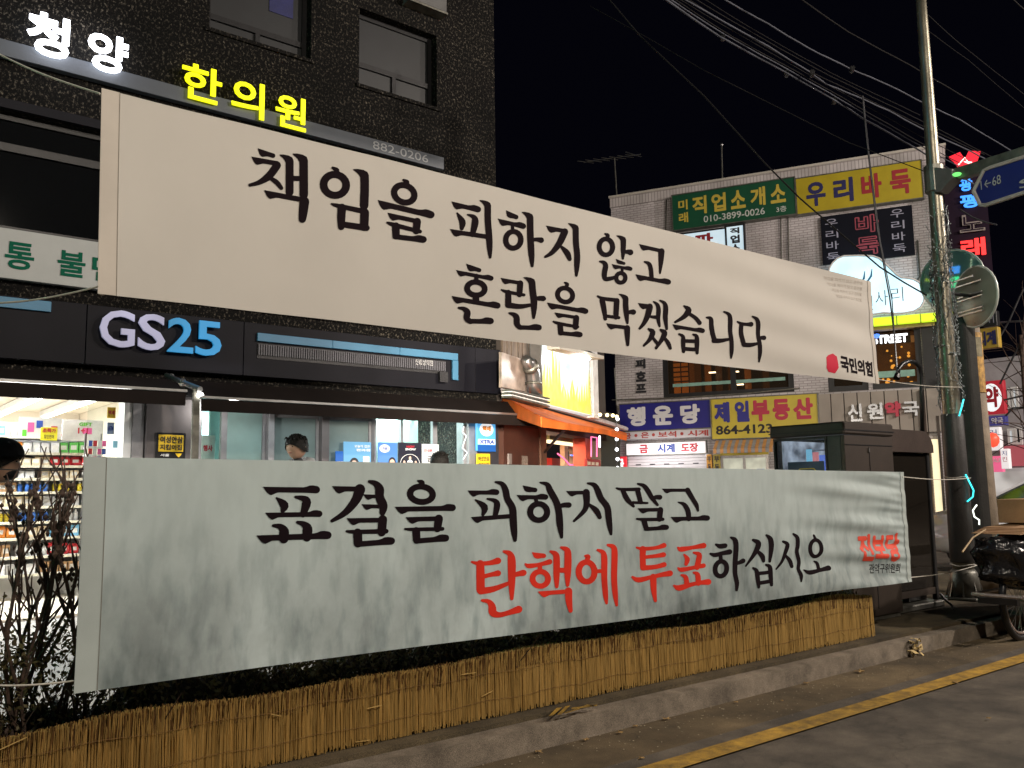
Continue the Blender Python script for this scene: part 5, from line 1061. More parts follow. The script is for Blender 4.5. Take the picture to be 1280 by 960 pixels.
# lit flame sign
fl = thing('flame_sign', 'tall lit white sign with yellow flames above the orange awning', 'sign', FC.P(cu(707), cv(707, 510), .1))
n_ = .25; a0, a1 = cu(677.5, 470, n_), cu(737, 480, n_); z0 = cv(677, 501, n_); z1 = z0+1.75; z0b = cv(737, 519, n_)
obj('lit_face', MB().fbox(FC, a0, z0b, a1, z1, .10, .25), glow('white_sign_face', (.78, .90, .92), .72, col2=(.60, .76, .80), scale=1.5), fl)
rr = random.Random(8); mb = MB(); mb2 = MB(); W_ = a1-a0
for i in range(17):
    x = a0+W_*(i+.5)/17; hh = (z1-z0b)*(.20+.30*rr.random()+(.16 if i < 6 or i > 22 else 0)); wd_ = W_*.042
    mb.add([FC.P(x-wd_, z0b+.01, .256+i*.0004), FC.P(x+wd_, z0b+.01, .256+i*.0004), FC.P(x+wd_*.5, z0b+hh*.6, .256+i*.0004), FC.P(x+rr.uniform(-1, 1)*wd_, z0b+hh, .256+i*.0004), FC.P(x-wd_*.6, z0b+hh*.55, .256+i*.0004)], [(0, 1, 2, 3, 4)])
tag(obj('flames', mb, glow('yellow_flame', (.80, .74, .12), .7, col2=(.66, .70, .26), scale=6), fl, recalc=False), 'jagged yellow flames along the foot of the sign', kind='stuff')
#mb2.tube([FC.P(a0+W_*(.62+.17*math.cos(t/8*math.pi)), z0b+(z1-z0b)*(.04+.30*math.sin(t/8*math.pi)), .275) for t in range(9)], .010, 5)
#obj('arch_print', mb2, mat('grey_brown_print', (.18, .15, .08), .6), fl)
text(FC, '연탄불고기', (a0+W_*.36, z0b+(z1-z0b)*.60, a0+W_*.72, z0b+(z1-z0b)*.70), .256, mat('grey_print', (.2, .25, .28), .6), fl, 0, .0)
obj('side_frame', MB().fbox(FC, a0-.05, z0b, a0-.004, z1, .08, .26), M_STEEL, fl)
wp = thing('white_post', 'white lit post at the end of the flame sign', 'post', FC.P(cu(745), 2.7, .1)); obj('post', MB().fbox(FC, cu(741.5, 480, .2), cv(746, 523, .2), cu(748, 480, .2), z1+.1, .05, .2), mat('white_post', (.8, .8, .8), .5), wp, bevel=.01)
sp = thing('spotlight', 'bright floodlight under the short roof beside the flame sign', 'lamp', cp_(733, 446, .7))
obj('lens', MB().ball(cp_(733, 446, .7), (.09, .09, .06), 10), glow('flood_lens', (1, .98, .95), 30), sp); obj('hood', MB().fbox(FC, cu(722, 440, .7), cv(733, 443, .7), cu(744, 440, .7), cv(733, 441, .7), .5, .8), M_DARK, sp)
obj('eave_beam', MB().slab([cp_(700, 436, .9), cp_(755, 449, .9), cp_(755, 445, .9), cp_(700, 431, .9)], FC.n*-.2), M_IVORY, sp)
lamp('floodlight_light', 'POINT', cp_(733, 448, .9)-_z*.08, 26, (1, .95, .88), .08)
# duct and banner picture over the store corner
dk = thing('silver_duct', 'shiny bent silver duct between the store sign and the flame sign', 'duct', cp_(665, 497, .25))
obj('pipe', MB().tube([cp_(657, 449, .35), cp_(662, 455, .35), cp_(666, 466, .35), cp_(667, 480, .35), cp_(670, 492, .35)], [.07, .1, .11, .11, .1], 14), M_STEEL, dk, smooth=True)
for p, q_ in (((662, 456), (664, 460)), ((667, 478), (667, 481))): obj('collar', MB().tube([cp_(*p, .35), cp_(*q_, .35)], .125, 14), M_GALV, dk, smooth=True)
pb = thing('picture_board', 'pale glossy weathered picture board right of the store sign', 'sign', cp_(640, 480, .2))
obj('board', MB().slab([cp_(627, 484, .25), cp_(656, 489, .25), cp_(656, 450, .25), cp_(627, 440, .25)], FC.n*-.04), mat('warm_picture', (.42, .33, .28), .3, 0, .35, 3, .1), pb)
#obj('stroke', MB().tube([cp_(635, 476, .27), cp_(643, 467, .27), cp_(647, 458, .27), cp_(653, 462, .27), cp_(652, 480, .27)], [.02, .03, .05, .05, .03], 6), M_WHITE, pb, smooth=True)
#obj('stroke', MB().tube([cp_(638, 452, .27), cp_(643, 457, .27), cp_(641, 462, .27)], [.02, .04, .02], 6), M_WHITE, pb, smooth=True)
for i in range(5): obj('ledge_strip', MB().slab([cp_(627, 487+i*2.2, .3), cp_(676, 498+i*2.6, .3), cp_(676, 499.4+i*2.6, .3), cp_(627, 488.4+i*2.2, .3)], FC.n*.15), [M_GALV, M_WHITE][i % 2], pb)
tag(obj('dark_rear_building', MB().box(15.0, 18.5, 0, 17.5, 26, 4.4), M_DARK), 'dark low building block in the gap behind the grill shop', 'building')

# ================================================================== WHITE TILED BUILDING (across the side street)
bb = thing('tiled_building', 'three-storey white tiled building covered in shop signs across the side street', 'building', FB.P(5, 0, 0))
bu_ = lambda x, y, n=0: FB.uv(x, y, n)[0]
bv = lambda x, y, n=0: FB.uv(x, y, n)[1]
B0, B1 = .27, bu_(1184, 240); BT = 10.82; BP = bv(900, 239)-.02
def fr(x0, x1, ytl, ybl, n):   # sign rectangle: left/right x and the y of its left top and bottom corners
    v1, v0 = bv(x0, ytl, n), bv(x0, ybl, n); yc = (ytl+ybl)/2; return (bu_(x0, yc, n), v0, FB.uv(x1, yc-(x1-x0)*.1, n)[0], v1)
W1 = fr(828, 991, 436, 499, 0); W2 = (bu_(1088, 440), bv(1090, 487), bu_(1152, 440), bv(1090, 408)); 
W3 = (bu_(1034, 460), bv(1040, 490), bu_(1084, 455), bv(1040, 425))
hole_wall(FB, B0, B1, 0, BP, [W1, W2, W3], -.4, 0, M_TILE, bb)
obj('parapet', MB().fbox(FB, B0-.02, BP+.002, B1+.02, BT, -.42, .04), M_TILEV, bb)
obj('coping', MB().fbox(FB, B0-.05, BT+.002, B1+.05, BT+.07, -.45, .07), M_IVORY, bb)
FS1 = Frame(FB.P(B0, 0, 0), FB.n*-1); obj('side_wall', MB().add([FB.P(B0, 0, -.402), FB.P(B0, 0, -8), FB.P(B0, BT-.1, -8), FB.P(B0, BT-.1, -.402)], [(0, 1, 2, 3)]).add([FB.P(B1, 0, -.402), FB.P(B1, BT-.1, -.402), FB.P(B1, BT-.1, -8), FB.P(B1, 0, -8)], [(0, 1, 2, 3)]), M_TILE, bb, recalc=False)
obj('roof', MB().fbox(FB, B0+.01, BT-.2, B1-.01, BT-.1, -8, -.43), M_DARK, bb); obj('room_back', MB().fbox(FB, B0+.01, 3.2, B1-.01, 9, -3.1, -3.0), mat('dim_brown_room', (.10, .045, .02), .8, 0, .3, 2), bb)
obj('floor_slab', MB().fbox(FB, B0+.01, W1[1]-.35, B1-.01, W1[1]-.25, -3, -.41), M_DARK, bb)
M_WG = glass('pub_window_glass', (.75, .65, .5), .04, .2)
for W_, nst in ((W1, 1), (W2, 0), (W3, 0)):
    w_ = window(bb, FB, W_, [], [((W_[0]+W_[2])/2+.2, W_[1], W_[3])] if nst else [], fw=.16, depth=.06, pane_m=M_WG, fm=M_FRAME)
obj('shop_window_band', MB().fbox(FB, W1[0]+.3, bv(841, 484, -.05), W1[2]-.25, bv(841, 480, -.05), -.08, -.06), mat('mint_band', (.25, .45, .38), .5), bb)
obj('shop_window_band', MB().fbox(FB, W2[0]+.1, bv(1090, 473, -.05), W2[2]-.2, bv(1090, 465, -.05), -.08, -.06), mat('mint_band', (0, 0, 0)), bb)
# pub interior: amber panels and lamps
pi_ = thing('pub_interior', 'amber lit wooden pub room behind the second-floor windows', 'room', FB.P(3, W1[1], -1.5))
for i, (x, c) in enumerate(((842, .8), (851, .7), (860, .25), (868, .12), (880, .3), (893, .1), (910, .12), (930, .35), (952, .1))):
    obj('wall_panel', MB().fbox(FB, bu_(x, 470, -1.2), W1[1], bu_(x+8, 470, -1.2), W1[3]+.5, -1.25-.1*(i % 3), -1.2-.1*(i % 3)), glow('amber_wood_%d' % int(c*100), (.75*c, .24*c, .05*c), .55), pi_)
for z in range(6): obj('slat', MB().fbox(FB, bu_(841, 470, -1.1), bv(845, 448+z*6, -1.1), bu_(861, 470, -1.1), bv(845, 446.5+z*6, -1.1), -1.15, -1.1), mat('dark_slat', (.10, .03, .01), .6), pi_)
for x, y in ((886, 465), (915, 464), (921, 480)): obj('lamp_tube', MB().fbox(FB, bu_(x, y, -1), bv(x, y+1.3, -1), bu_(x+8, y, -1), bv(x, y, -1), -1.1, -1), G_T, pi_)
rr = random.Random(2)
for i in range(34): x, y = rr.uniform(1094, 1140), rr.uniform(432, 480); p = FB.P(*FB.uv(x, y, -1.0), -1.0); obj('fairy_light', MB().ball(p, rr.uniform(.02, .05), 6), glow('amber_bulb', (1, .55, .12), 2.2), pi_)
obj('wall_panel', MB().fbox(FB, W2[0]-.2, W2[1]-.1, W2[2]+.1, W2[3], -1.5, -1.4), glow('amber_dim', (.20, .085, .02), .5, var=.7, scale=3), pi_)
obj('ceiling_panel', MB().fbox(FB, W2[0]-.2, W2[3]-.35, W2[2]+.1, W2[3]-.3, -1.3, -.3), glow('warm_ceiling', (.7, .40, .18), .5), pi_)
for x, y in ((1132, 419), (1100, 425), (1143, 421)): obj('ceiling_bulb', MB().ball(FB.P(*FB.uv(x, y, -.8), -.8), .05, 8), glow('yellow_bulb', (1, .8, .35), 5), pi_)
def sign(name, label, q, n, th, m, rim=None, lip=.03):
    t = thing(name, label, 'sign', FB.P(q[0], q[1], n-th/2)); obj('face', MB().fbox(FB, *q, n-th, n), m, t)
    if rim:
        a, b, c, d = q
        for r_ in ((a-lip, b-lip, c+lip, b-.002), (a-lip, d+.002, c+lip, d+lip), (a-lip, b, a-.002, d), (c+.002, b, c+lip, d)): obj('rim', MB().fbox(FB, *r_, n-th, n+.02), rim, t)
    return t
LW = .25
q = fr(841, 994, 245, 288, LW); gs = sign('job_agency_sign', 'dark green sign with yellow lettering and a phone number at the roof edge', q, LW, .2, mat('sign_green', (.006, .075, .035), .45, 0, .06, 2, 0), M_GALV)
M_LY = mat('lemon_lettering', (.55, .42, .06), .5, 0, .04, 3, 0); M_LW = mat('pale_lettering', (.55, .58, .55), .5, 0, .04, 3, 0)
def row(s, fa, fb, fc, fd, q): return (q[0]+fa*(q[2]-q[0]), q[1]+fb*(q[3]-q[1]), q[0]+fc*(q[2]-q[0]), q[1]+fd*(q[3]-q[1]))
def rt(t, q, s, fa, fb, fc, fd, m, bold=.03, n=LW): return text(FB, s, row(s, fa, fb, fc, fd, q), n+.006, m, t, 0, bold)
rt(gs, q, '미', .05, .55, .13, .84, M_LY); rt(gs, q, '래', .05, .18, .13, .47, M_LY)
for i, ch in enumerate('직업소개소'): rt(gs, q, ch, .17+i*.16, .36, .29+i*.16, .88, M_LY, .035)
rt(gs, q, '010-3899-0026', .26, .10, .76, .29, M_LW, .01); rt(gs, q, '3층', .85, .10, .93, .26, M_LW, .01)
q = fr(996, 1153, 224, 268, LW); ys = sign('baduk_sign', 'large yellow sign reading with navy and red letters at the roof edge', q, LW, .2, mat('sign_mustard', (.42, .33, .015), .45, 0, .06, 2, 0), M_GALV)
ys['label'] = 'large yellow sign with navy and dark red letters at the roof edge'
M_NV = mat('navy_lettering', (.02, .02, .10), .5, 0, .04, 3, 0); M_DR = mat('dark_red_lettering', (.32, .02, .03), .5, 0, .04, 3, 0)
for i, (ch, m) in enumerate((('우', M_NV), ('리', M_NV), ('바', M_DR), ('둑', M_DR))): rt(ys, q, ch, .08+i*.225, .16, .24+i*.225, .84, m, .04)
q = fr(1027, 1142, 271, 331, .12); ks = sign('baduk_window_sign', 'black sign with outlined vertical lettering below the yellow sign', q, .12, .1, mat('sign_black', (.007, .008, .014), .6, 0, .06, 2, 0, spec=.1))
def outlined(t, q, ch, box, mo, mi, n, w_=.035):
    text(FB, ch, row(ch, *box, q), n+.004, mo, t, 0, w_+.02); a, b, c, d = row(ch, *box, q); e = (c-a)*.05; text(FB, ch, (a+e, b+e, c-e, d-e), n+.009, mi, t, 0, -.004)
M_SB = mat('sign_black', (0, 0, 0)); M_OL = mat('lilac_outline', (.32, .32, .42), .5, 0, .04, 3, 0)
for i, ch in enumerate('우리바둑'): rt(ks, q, ch, .05, .76-i*.235, .19, .93-i*.235, M_OL, .005, .12); rt(ks, q, ch, .77, .78-i*.235, .91, .95-i*.235, M_OL, .005, .12)
for i, ch in enumerate('바둑'): outlined(ks, q, ch, (.38, .55-i*.45, .64, .92-i*.45), mat('maroon_outline', (.34, .06, .09), .5), M_SB, .12)
M_LIT = glow('white_lightbox', (.62, .74, .80), .85, col2=(.46, .62, .72), scale=1.4)
for (x0, x1, yt, yb, lb, chs) in ((832, 852.5, 296, 345, 'narrow white light box at the left of the three under the green sign', []), (855, 907, 293, 345, 'wide white light box with one red letter under the green sign', [('파', .28, .66, .72, .96, M_DR)]), (909.5, 930, 284, 345, 'narrow white light box with black vertical letters under the green sign', [('직', .2, .84, .78, .97, M_PK), ('업', .2, .65, .78, .82, M_PK), ('소', .2, .46, .78, .63, M_PK), ('개', .2, .27, .78, .44, M_PK), ('소', .2, .08, .78, .25, M_PK)])):
    q = fr(x0, x1, yt, yb, .2); t = sign('light_box_sign', lb, q, .2, .16, M_LIT, M_FRAME, .05)
    for ch, a, b, c, d, m in chs: rt(t, q, ch, a, b, c, d, m, .05, .2)
t = thing('wall_lettering', 'black vertical lettering fixed straight onto the white tiles', 'lettering', FB.P(*FB.uv(801, 490, .03), .03)); chars(FB, [('피', 794.6, 807, 449, 461), ('호', 795, 808, 464, 477), ('프', 795, 808, 480, 491)], .02, M_PK, t, .03, .05)
# jeweller
q = fr(775, 889, 506, 539, LW); t = sign('jeweller_sign', 'blue shop sign with white letters above the white shutter', q, LW, .22, mat('sign_royal_blue', (.018, .018, .22), .4, 0, .06, 2, 0), M_GALV); t_ = t
M_WL = mat('white_lettering', (.75, .75, .78), .5, 0, .03, 3, 0)
for i, (ch, a, b) in enumerate((('행', .08, .29), ('운', .37, .59), ('당', .67, .88))): rt(t, q, ch, a, .16, b, .88, M_WL, .055)
q2 = (q[0], bv(775, 550, LW), q[2], q[1]-.035); obj('face', MB().fbox(FB, *q2, LW-.2, LW-.002), mat('sign_white_face', (.58, .56, .57), .5, 0, .04, 2, 0), t)
for ch, a, b in (('금', .03, .12), ('은', .23, .32), ('보석', .42, .62), ('시계', .74, .96)): rt(t, q2, ch, a, .12, b, .88, mat('rust_red_lettering', (.42, .05, .04), .5), .03, LW)
for a in (.175, .37, .68): obj('dot', MB().lathe(FB.P(q2[0]+a*(q2[2]-q2[0]), (q2[1]+q2[3])/2, LW), FB.n, [(0, .05), (.012, .05)], 10), mat('rust_red_lettering', (0, 0, 0)), t)
q = (bu_(783, 560, LW), bv(783, 569, LW), bu_(882, 560, LW), bv(783, 555, LW)); t = sign('shutter_header_sign', 'white lit strip sign with red and blue letters over the shutter', q, LW, .15, glow('white_strip_face', (.85, .80, .80), .75), M_GALV)
for ch, a, b, m in (('금', .17, .28, M_PR), ('시계', .40, .62, M_PB), ('도장', .70, .91, M_PR)): rt(t, q, ch, a, .12, b, .88, m, .04)
s0, s1, sv = bu_(786, 585), bu_(884, 585), bv(784, 570)
sh = thing('roller_shutter', 'white roller shutter of the closed jeweller shop', 'shutter', FB.P(s0, .1, .05)); k = 0; z = .1
while z < sv-.1: obj('slat', MB().fbox(FB, s0, z, s1, z+.088, .03, .06+.01*(k % 2)), mat('white_shutter', (.72, .70, .72), .4, 0, .05, 3, 0), sh, bevel=.006); z += .095; k += 1
for i in range(5):
    for j in range(2): obj('slot', MB().fbox(FB, s0+.25+i*.45+.2*j, sv-.30-j*.19, s0+.42+i*.45+.2*j, sv-.27-j*.19, .072, .075), M_BLACK, sh)
for u in (s0-.09, s1+.004): obj('guide_rail', MB().fbox(FB, u, .1, u+.085, sv, .02, .12), M_STEEL, sh)
lamp('shutter_light', 'AREA', FB.P((s0+s1)/2, sv+.05, 1.3), 28, (1, .96, .98), 2, FB.P((s0+s1)/2, 1.2, 0), .2)
# real estate
q = fr(889.5, 1022, 499.5, 549, LW); t = sign('estate_agent_sign', 'yellow shop sign with blue and red letters and a phone number', q, LW+.02, .22, mat('sign_lemon', (.60, .48, .05), .45, 0, .05, 2, 0), M_GALV)
M_BL = mat('blue_lettering', (.03, .03, .26), .5, 0, .04, 3, 0); M_RL = mat('raspberry_lettering', (.50, .03, .07), .5, 0, .04, 3, 0)
for i, (ch, a, b, m) in enumerate((('제', .03, .18, M_BL), ('일', .23, .37, M_BL), ('부', .39, .56, M_RL), ('동', .59, .75, M_RL), ('산', .78, .96, M_RL))): rt(t, q, ch, a, .40, b, .92, m, .055, LW+.02)
rt(t, q, '864-4123', .04, .10, .58, .33, M_PK, .03, LW+.02); rt(t, q, '공인중개사', .64, .12, .86, .26, M_PK, .0, LW+.02)
sa = thing('striped_awning', 'small striped orange and grey awning under the yellow estate sign', 'awning', FB.P(bu_(893, 560, .3), 2.2, .6)); x0, x1 = bu_(892, 556, .6), bu_(966, 552, .6); n = 17
for i in range(n):
    a = x0+(x1-x0)*i/n; b = x0+(x1-x0)*(i+1)/n-.004; v1, v0, vb = bv(892, 551, .2), bv(892, 561, .7), bv(892, 567, .7)
    obj('stripe', MB().slab([FB.P(a, v0, .7), FB.P(b, v0, .7), FB.P(b, v1, .26), FB.P(a, v1, .26)], (0, 0, -.015)).slab([FB.P(a, vb, .7), FB.P(b, vb, .7), FB.P(b, v0-.002, .7), FB.P(a, v0-.002, .7)], FB.n*-.012), [mat('stripe_orange', (.65, .33, .12), .7), mat('stripe_grey', (.36, .36, .36), .7)][i % 2], sa)
we = (bu_(902, 585), .5, bu_(962, 585), bv(902, 570)); window(bb, FB, we, [], [(we[0]+(we[2]-we[0])*.5, we[1], we[3])], fw=.08, depth=-.14, pane_m=glow('office_light', (.55, .56, .45), .8, var=.4, scale=3), fm=M_STEEL, name='shop_window')
mb_ = MB()
for i in range(8): obj('listing_card', MB().fbox(FB, we[0]+.15+i*.30, bv(902, 598, .2), we[0]+.37+i*.30, bv(902, 587, .2), .125, .135), [M_PW, mat('pale_blue_card', (0, 0, 0))][i % 2], bb)
obj('window_header', MB().fbox(FB, we[0], we[3]+.004, we[2], we[3]+.14, .02, .12), mat('sign_lemon', (0, 0, 0)), bb)
for x0, x1, m, lb in ((883.5, 890, mat('tall_sign_orange', (.65, .30, .02), .5), 'narrow orange upright sign beside the shutter'), (892, 900.5, mat('tall_sign_olive', (.40, .30, .03), .5), 'narrow dark yellow upright sign right of the orange one')):
    q = fr(x0, x1, 568, 600, .2); t = sign('upright_sign', lb, q, .2, .1, m); 
    for i, ch in enumerate('부동산'): rt(t, q, ch, .15, .70-i*.32, .85, .94-i*.32, M_PK, .03, .2)
q = fr(768, 783, 571, 590, .6); t = sign('upright_sign', 'small lit red and white sign at the left end of the shutter', q, .6, .1, glow('red_lightbox', (.6, .02, .03), .8)); rt(t, q, '금', .2, .15, .8, .85, glow('white_disc', (0, 0, 0)), .05, .6)
# pharmacy panel
q = fr(1023, 1176, 493, 545, .18); ph = thing('pharmacy_sign', 'beige ribbed signboard with silver and red pharmacy letters', 'sign', FB.P(q[0], q[1], .1)); n = 9
for i in range(n):
    a = q[0]+(q[2]-q[0])*i/n; obj('panel', MB().fbox(FB, a+.012, q[1], a+(q[2]-q[0])/n-.012, q[3], .02, .18), mat('beige_panel', (.34, .30, .26), .5, 0, .06, 1.5, .02), ph, bevel=.006)
obj('backing', MB().fbox(FB, q[0], q[1], q[2], q[3], .005, .12), mat('dark_backing', (.05, .04, .035), .6), ph)
M_CH = mat('silver_white_letter', (.66, .68, .72), .25, .25, .05, 3, 0)
chars(FB, [('신', 1060, 1078, 505, 527), ('원', 1084, 1104, 504, 524)], .22, M_CH, ph, .07, .03); chars(FB, [('약', 1106, 1126, 502, 521)], .22, glow('red_letter_dim', (.45, .02, .05), .35), ph, .07, .055); chars(FB, [('국', 1128, 1149, 502, 520)], .22, M_CH, ph, .07, .03)
obj('end_post', MB().fbox(FB, bu_(1150, 500, .3), .1, bu_(1156, 500, .3), bv(1150, 487, .3), .19, .3), mat('brown_post_dark', (.05, .03, .02), .6), ph)
# pub sign band, cloud sign, STREET sign
y0_, y1_ = bv(1091, 397.5, .5), bv(1091, 407, .5)
t = thing('neon_band', 'long lime-yellow lit band under the cloud sign', 'sign', FB.P(bu_(1040, 400, .5), y1_, .4)); obj('lit_face', MB().fbox(FB, bu_(1040, 402, .5), y1_, bu_(1196, 385, .5), y0_, .3, .5), glow('lime_face', (.62, .88, .02), 1.1), t)
for i in range(5): obj('joint', MB().fbox(FB, bu_(1060+i*30, 398, .5), y1_-.01, bu_(1060+i*30, 398, .5)+.03, y0_+.01, .29, .505), mat('lime_joint', (.3, .4, .02), .5), t)
obj('band_soffit', MB().fbox(FB, bu_(1040, 402, .5), y1_-.10, bu_(1168, 390, .5), y1_-.004, .02, .25), mat('warm_soffit', (.4, .27, .16), .6), t)
cl = thing('cloud_sign', 'glowing pale blue cloud-shaped sign with thin dark lettering', 'sign', FB.P(*FB.uv(1100, 393, .7), .5))
cp = [(1035, 343), (1037, 335), (1041, 328.5), (1047, 323), (1055, 320), (1073, 319.5), (1091, 320), (1099, 323), (1105, 328), (1115, 337.5), (1121, 343.5), (1127, 347), (1135, 347.8), (1142, 349), (1149, 353), (1154, 360), (1156, 369), (1155, 377), (1151, 384), (1143, 389), (1130, 391.5), (1118, 392), (1105, 391), (1092, 393), (1075, 397), (1055, 398), (1042, 394), (1034, 384), (1032, 372), (1035, 358)]
obj('lit_face', MB().slab([FB.P(*FB.uv(x, y, .7), .7) for x, y in cp], FB.n*-.18), glow('cloud_face', (.66, .90, 1.0), 1.25, col2=(.42, .72, .86), scale=.9), cl)
obj('edge_tube', MB().tube([FB.P(*FB.uv(x, y, .7), .705) for x, y in cp+cp[:1]], .03, 6), M_WHITE, cl)
chars(FB, [('인', 1074, 1091, 370, 388), ('사', 1094, 1110, 363, 382), ('리', 1114, 1129, 359, 377)], .706, mat('thin_dark_lettering', (.05, .08, .10), .6), cl, 0, -.012)
for dx in (0, 1): obj('crescent_print', MB().tube([FB.P(*FB.uv(x+dx*-9, y+dx*3, .706), .708) for x, y in ((1090, 336), (1089, 345), (1085, 351), (1079, 353))], [.01, .03, .03, .01], 6), M_BLUE, cl)
t = thing('street_sign', 'white lit STREET lettering hanging inside the pub window', 'sign', FB.P(*FB.uv(1110, 428, -.1), -.1)); chars(FB, [('STREET', 1091, 1135, 418, 429)], -.10, glow('white_lettering_lit', (.95, .95, 1), 2), t, .02, .05)
obj('sign_back', MB().fbox(FB, bu_(1088, 424, -.12), bv(1110, 430, -.12), bu_(1138, 420, -.12), bv(1110, 417, -.12), -.15, -.12), M_BLACK, t); obj('hanger', MB().tube([FB.P(*FB.uv(1122, 405, -.12), -.12), FB.P(*FB.uv(1123, 418, -.12), -.12)], .015, 6), M_BLACK, t)
obj('blue_spark', MB().ball(FB.P(*FB.uv(1096, 420, -.06), -.06), (.1, .1, .07), 8), G_BU, t)
obj('dark_shopfront', MB().fbox(FB, bu_(1153.5, 440, .1), bv(1160, 500, .1), bu_(1216, 440, .1), bv(1160, 402, .1), .02, .1), M_FRAME, bb)
t = thing('dark_name_sign', 'dark shop sign with white letters ending in TE between the poles', 'sign', FB.P(*FB.uv(1200, 475, .12), .12)); chars(FB, [('TE', 1193.5, 1204, 466, 473)], .125, M_PW, t, .02, .05)
obj('board', MB().fbox(FB, bu_(1180, 470, .12), bv(1200, 480, .12), bu_(1214, 466, .12), bv(1200, 458, .12), .10, .12), M_FRAME, t)
vl = thing('shop_window_light', 'tall cream lit shop window strip beside the steel pole', 'window', FB.P(*FB.uv(1172, 640), .1)); obj('lit_pane', MB().fbox(FB, bu_(1165.5, 580, .15), .15, bu_(1174.5, 580, .15), bv(1170, 549, .15), .05, .15), glow('cream_window', (.95, .80, .50), 1.1, var=.15, scale=2), vl)
obj('frame', MB().fbox(FB, bu_(1174.7, 580, .15), .15, bu_(1178, 580, .15), bv(1170, 520, .15), .05, .2), M_BROWN, vl)
obj('ground_floor_wall', MB().fbox(FB, bu_(1022, 590, .02), .0, bu_(1164, 580, .02), bv(1040, 546, .02), .004, .02), mat('dim_shop_wall', (.20, .16, .12), .6, 0, .4, 2), bb)
# facade clutter: conduits, wires
for i, pts in enumerate([[(985, 272), (986, 330)], [(976, 270), (977, 345), (979, 400)], [(1147, 300), (1150, 345), (1146, 352)], [(833, 250), (832, 300)], [(775, 555), (771, 510), (768, 460)], [(640+125, 500), (800, 499), (850, 497), (930, 492), (1000, 485)]]):
    tag(obj('conduit', MB().tube([FB.P(*FB.uv(x, y, .06), .06) for x, y in pts], .022, 6), M_GALV), ['thin grey conduit right of the green sign', 'grey conduit running down the tiles right of the light boxes', 'short cable loop right of the black sign', 'thin conduit left of the green sign', 'conduit on the left corner of the tiled building', 'sagging pale cable above the blue and yellow shop signs'][i], 'conduit', 'conduits on the tiled facade')
# roof antennas
an = thing('tv_antenna', 'television antenna on a mast at the left roof corner of the tiled building', 'antenna', FB.P(B0+.5, BT, -1)); 
def bp_(x, y, n=-1): return FB.P(*FB.uv(x, y, n), n)
obj('mast', MB().tube([bp_(771, 246), bp_(768, 197)], .025, 6), M_GALV, an); obj('boom', MB().tube([bp_(730, 203), bp_(768, 197), bp_(801, 193)], .018, 6), M_GALV, an)
for k in range(7): p = bp_(732+k*10, 202.5-k*1.35); obj('element', MB().tube([p-Vector((.3, -.1, .0)), p+Vector((.3, -.1, 0))], .01, 5), M_GALV, an)
obj('reflector', MB().tube([bp_(782, 190), bp_(801, 196)], .02, 6), M_STEEL, an)
t = thing('roof_mast', 'short mast with a round head on the roof of the tiled building', 'mast', bp_(903, 222)); obj('pole', MB().tube([bp_(903, 228), bp_(902, 183)], .025, 6), M_GALV, t); obj('head', MB().ball(bp_(902, 181), .06, 8), M_STEEL, t)

# ================================================================== FAR RIGHT STREET
def FX(X): return Frame((X, 0, 0), (0, -1, 0))
F20 = FX(20.0)
def xsign(name, label, px, X, m, texts=(), th=.15, disc=None):
    F_ = FX(X); x0, y0, x1, y1 = px; yc = (y0+y1)/2; a, b = F_.uv(x0, yc)[0], F_.uv(x1, yc)[0]; v1, v0 = F_.uv((x0+x1)/2, y0)[1], F_.uv((x0+x1)/2, y1)[1]; t = thing(name, label, 'sign', F_.P(a, v0, 0))
    obj('face', MB().fbox(F_, a, v0, b, v1, -th, 0), m, t, bevel=.01); q = (a, v0, b, v1); W_, H_ = b-a, v1-v0
    if disc: obj('disc', MB().add([F_.P(a+W_*(.5+disc*math.cos(i*.3)), v0+H_*(.5+disc*math.sin(i*.3)), .004) for i in range(21)], [tuple(range(21))]), glow('white_disc', (0, 0, 0)), t, recalc=False)
    for s, fa, fb, fc, fd, mm, bo in texts: text(F_, s, (a+fa*W_, v0+fb*H_, a+fc*W_, v0+fd*H_), .008, mm, t, 0, bo)
    return t
xsign('pharmacy_cross_sign', 'red square sign with a white disc and one red letter on the far side street', (1224, 476, 1255, 518), 20, glow('pharmacy_red', (.42, .015, .03), .6), [('약', .22, .2, .80, .82, M_PR, .05)], disc=.42)
xsign('pharmacy_name_sign', 'small navy sign with white letters under the red disc sign', (1230, 520, 1257, 532), 20, glow('navy_face', (.04, .04, .20), .6), [('약국', .35, .15, .9, .85, M_PW, .03)])
xsign('clock_shop_sign', 'yellow sign with navy letters sticking out behind the round mirror', (1218, 410, 1248, 436), 19, mat('clock_yellow', (.42, .28, .04), .5), [('시계', .1, .15, .92, .85, M_NV, .05)])
xsign('outlined_sign', 'small dark sign with a pale outline above the yellow clock sign', (1228, 389, 1246, 408), 19.2, M_FRAME, [('귀', .3, .2, .8, .8, M_OL, .0)])
xsign('upright_sign', 'white lit upright sign with a blue picture further along the street', (1233, 534, 1250, 563), 22, glow('white_strip_face', (0, 0, 0)), [('커', .2, .62, .8, .9, M_PB, .0), ('피', .2, .3, .8, .55, M_PB, .0)])
xsign('upright_sign', 'white lit upright sign above the parked white car', (1251, 561, 1261, 586), 23, glow('white_strip_face', (0, 0, 0)), [('치', .2, .66, .8, .9, M_PB, 0), ('킨', .2, .36, .8, .6, M_PR, 0)])
xsign('picture_sign', 'pink lit sign on the far side street', (1238, 570, 1253, 590), 24, glow('pink_face', (.75, .12, .25), .9), [('SALE', .1, .6, .9, .85, M_PW, .02)])
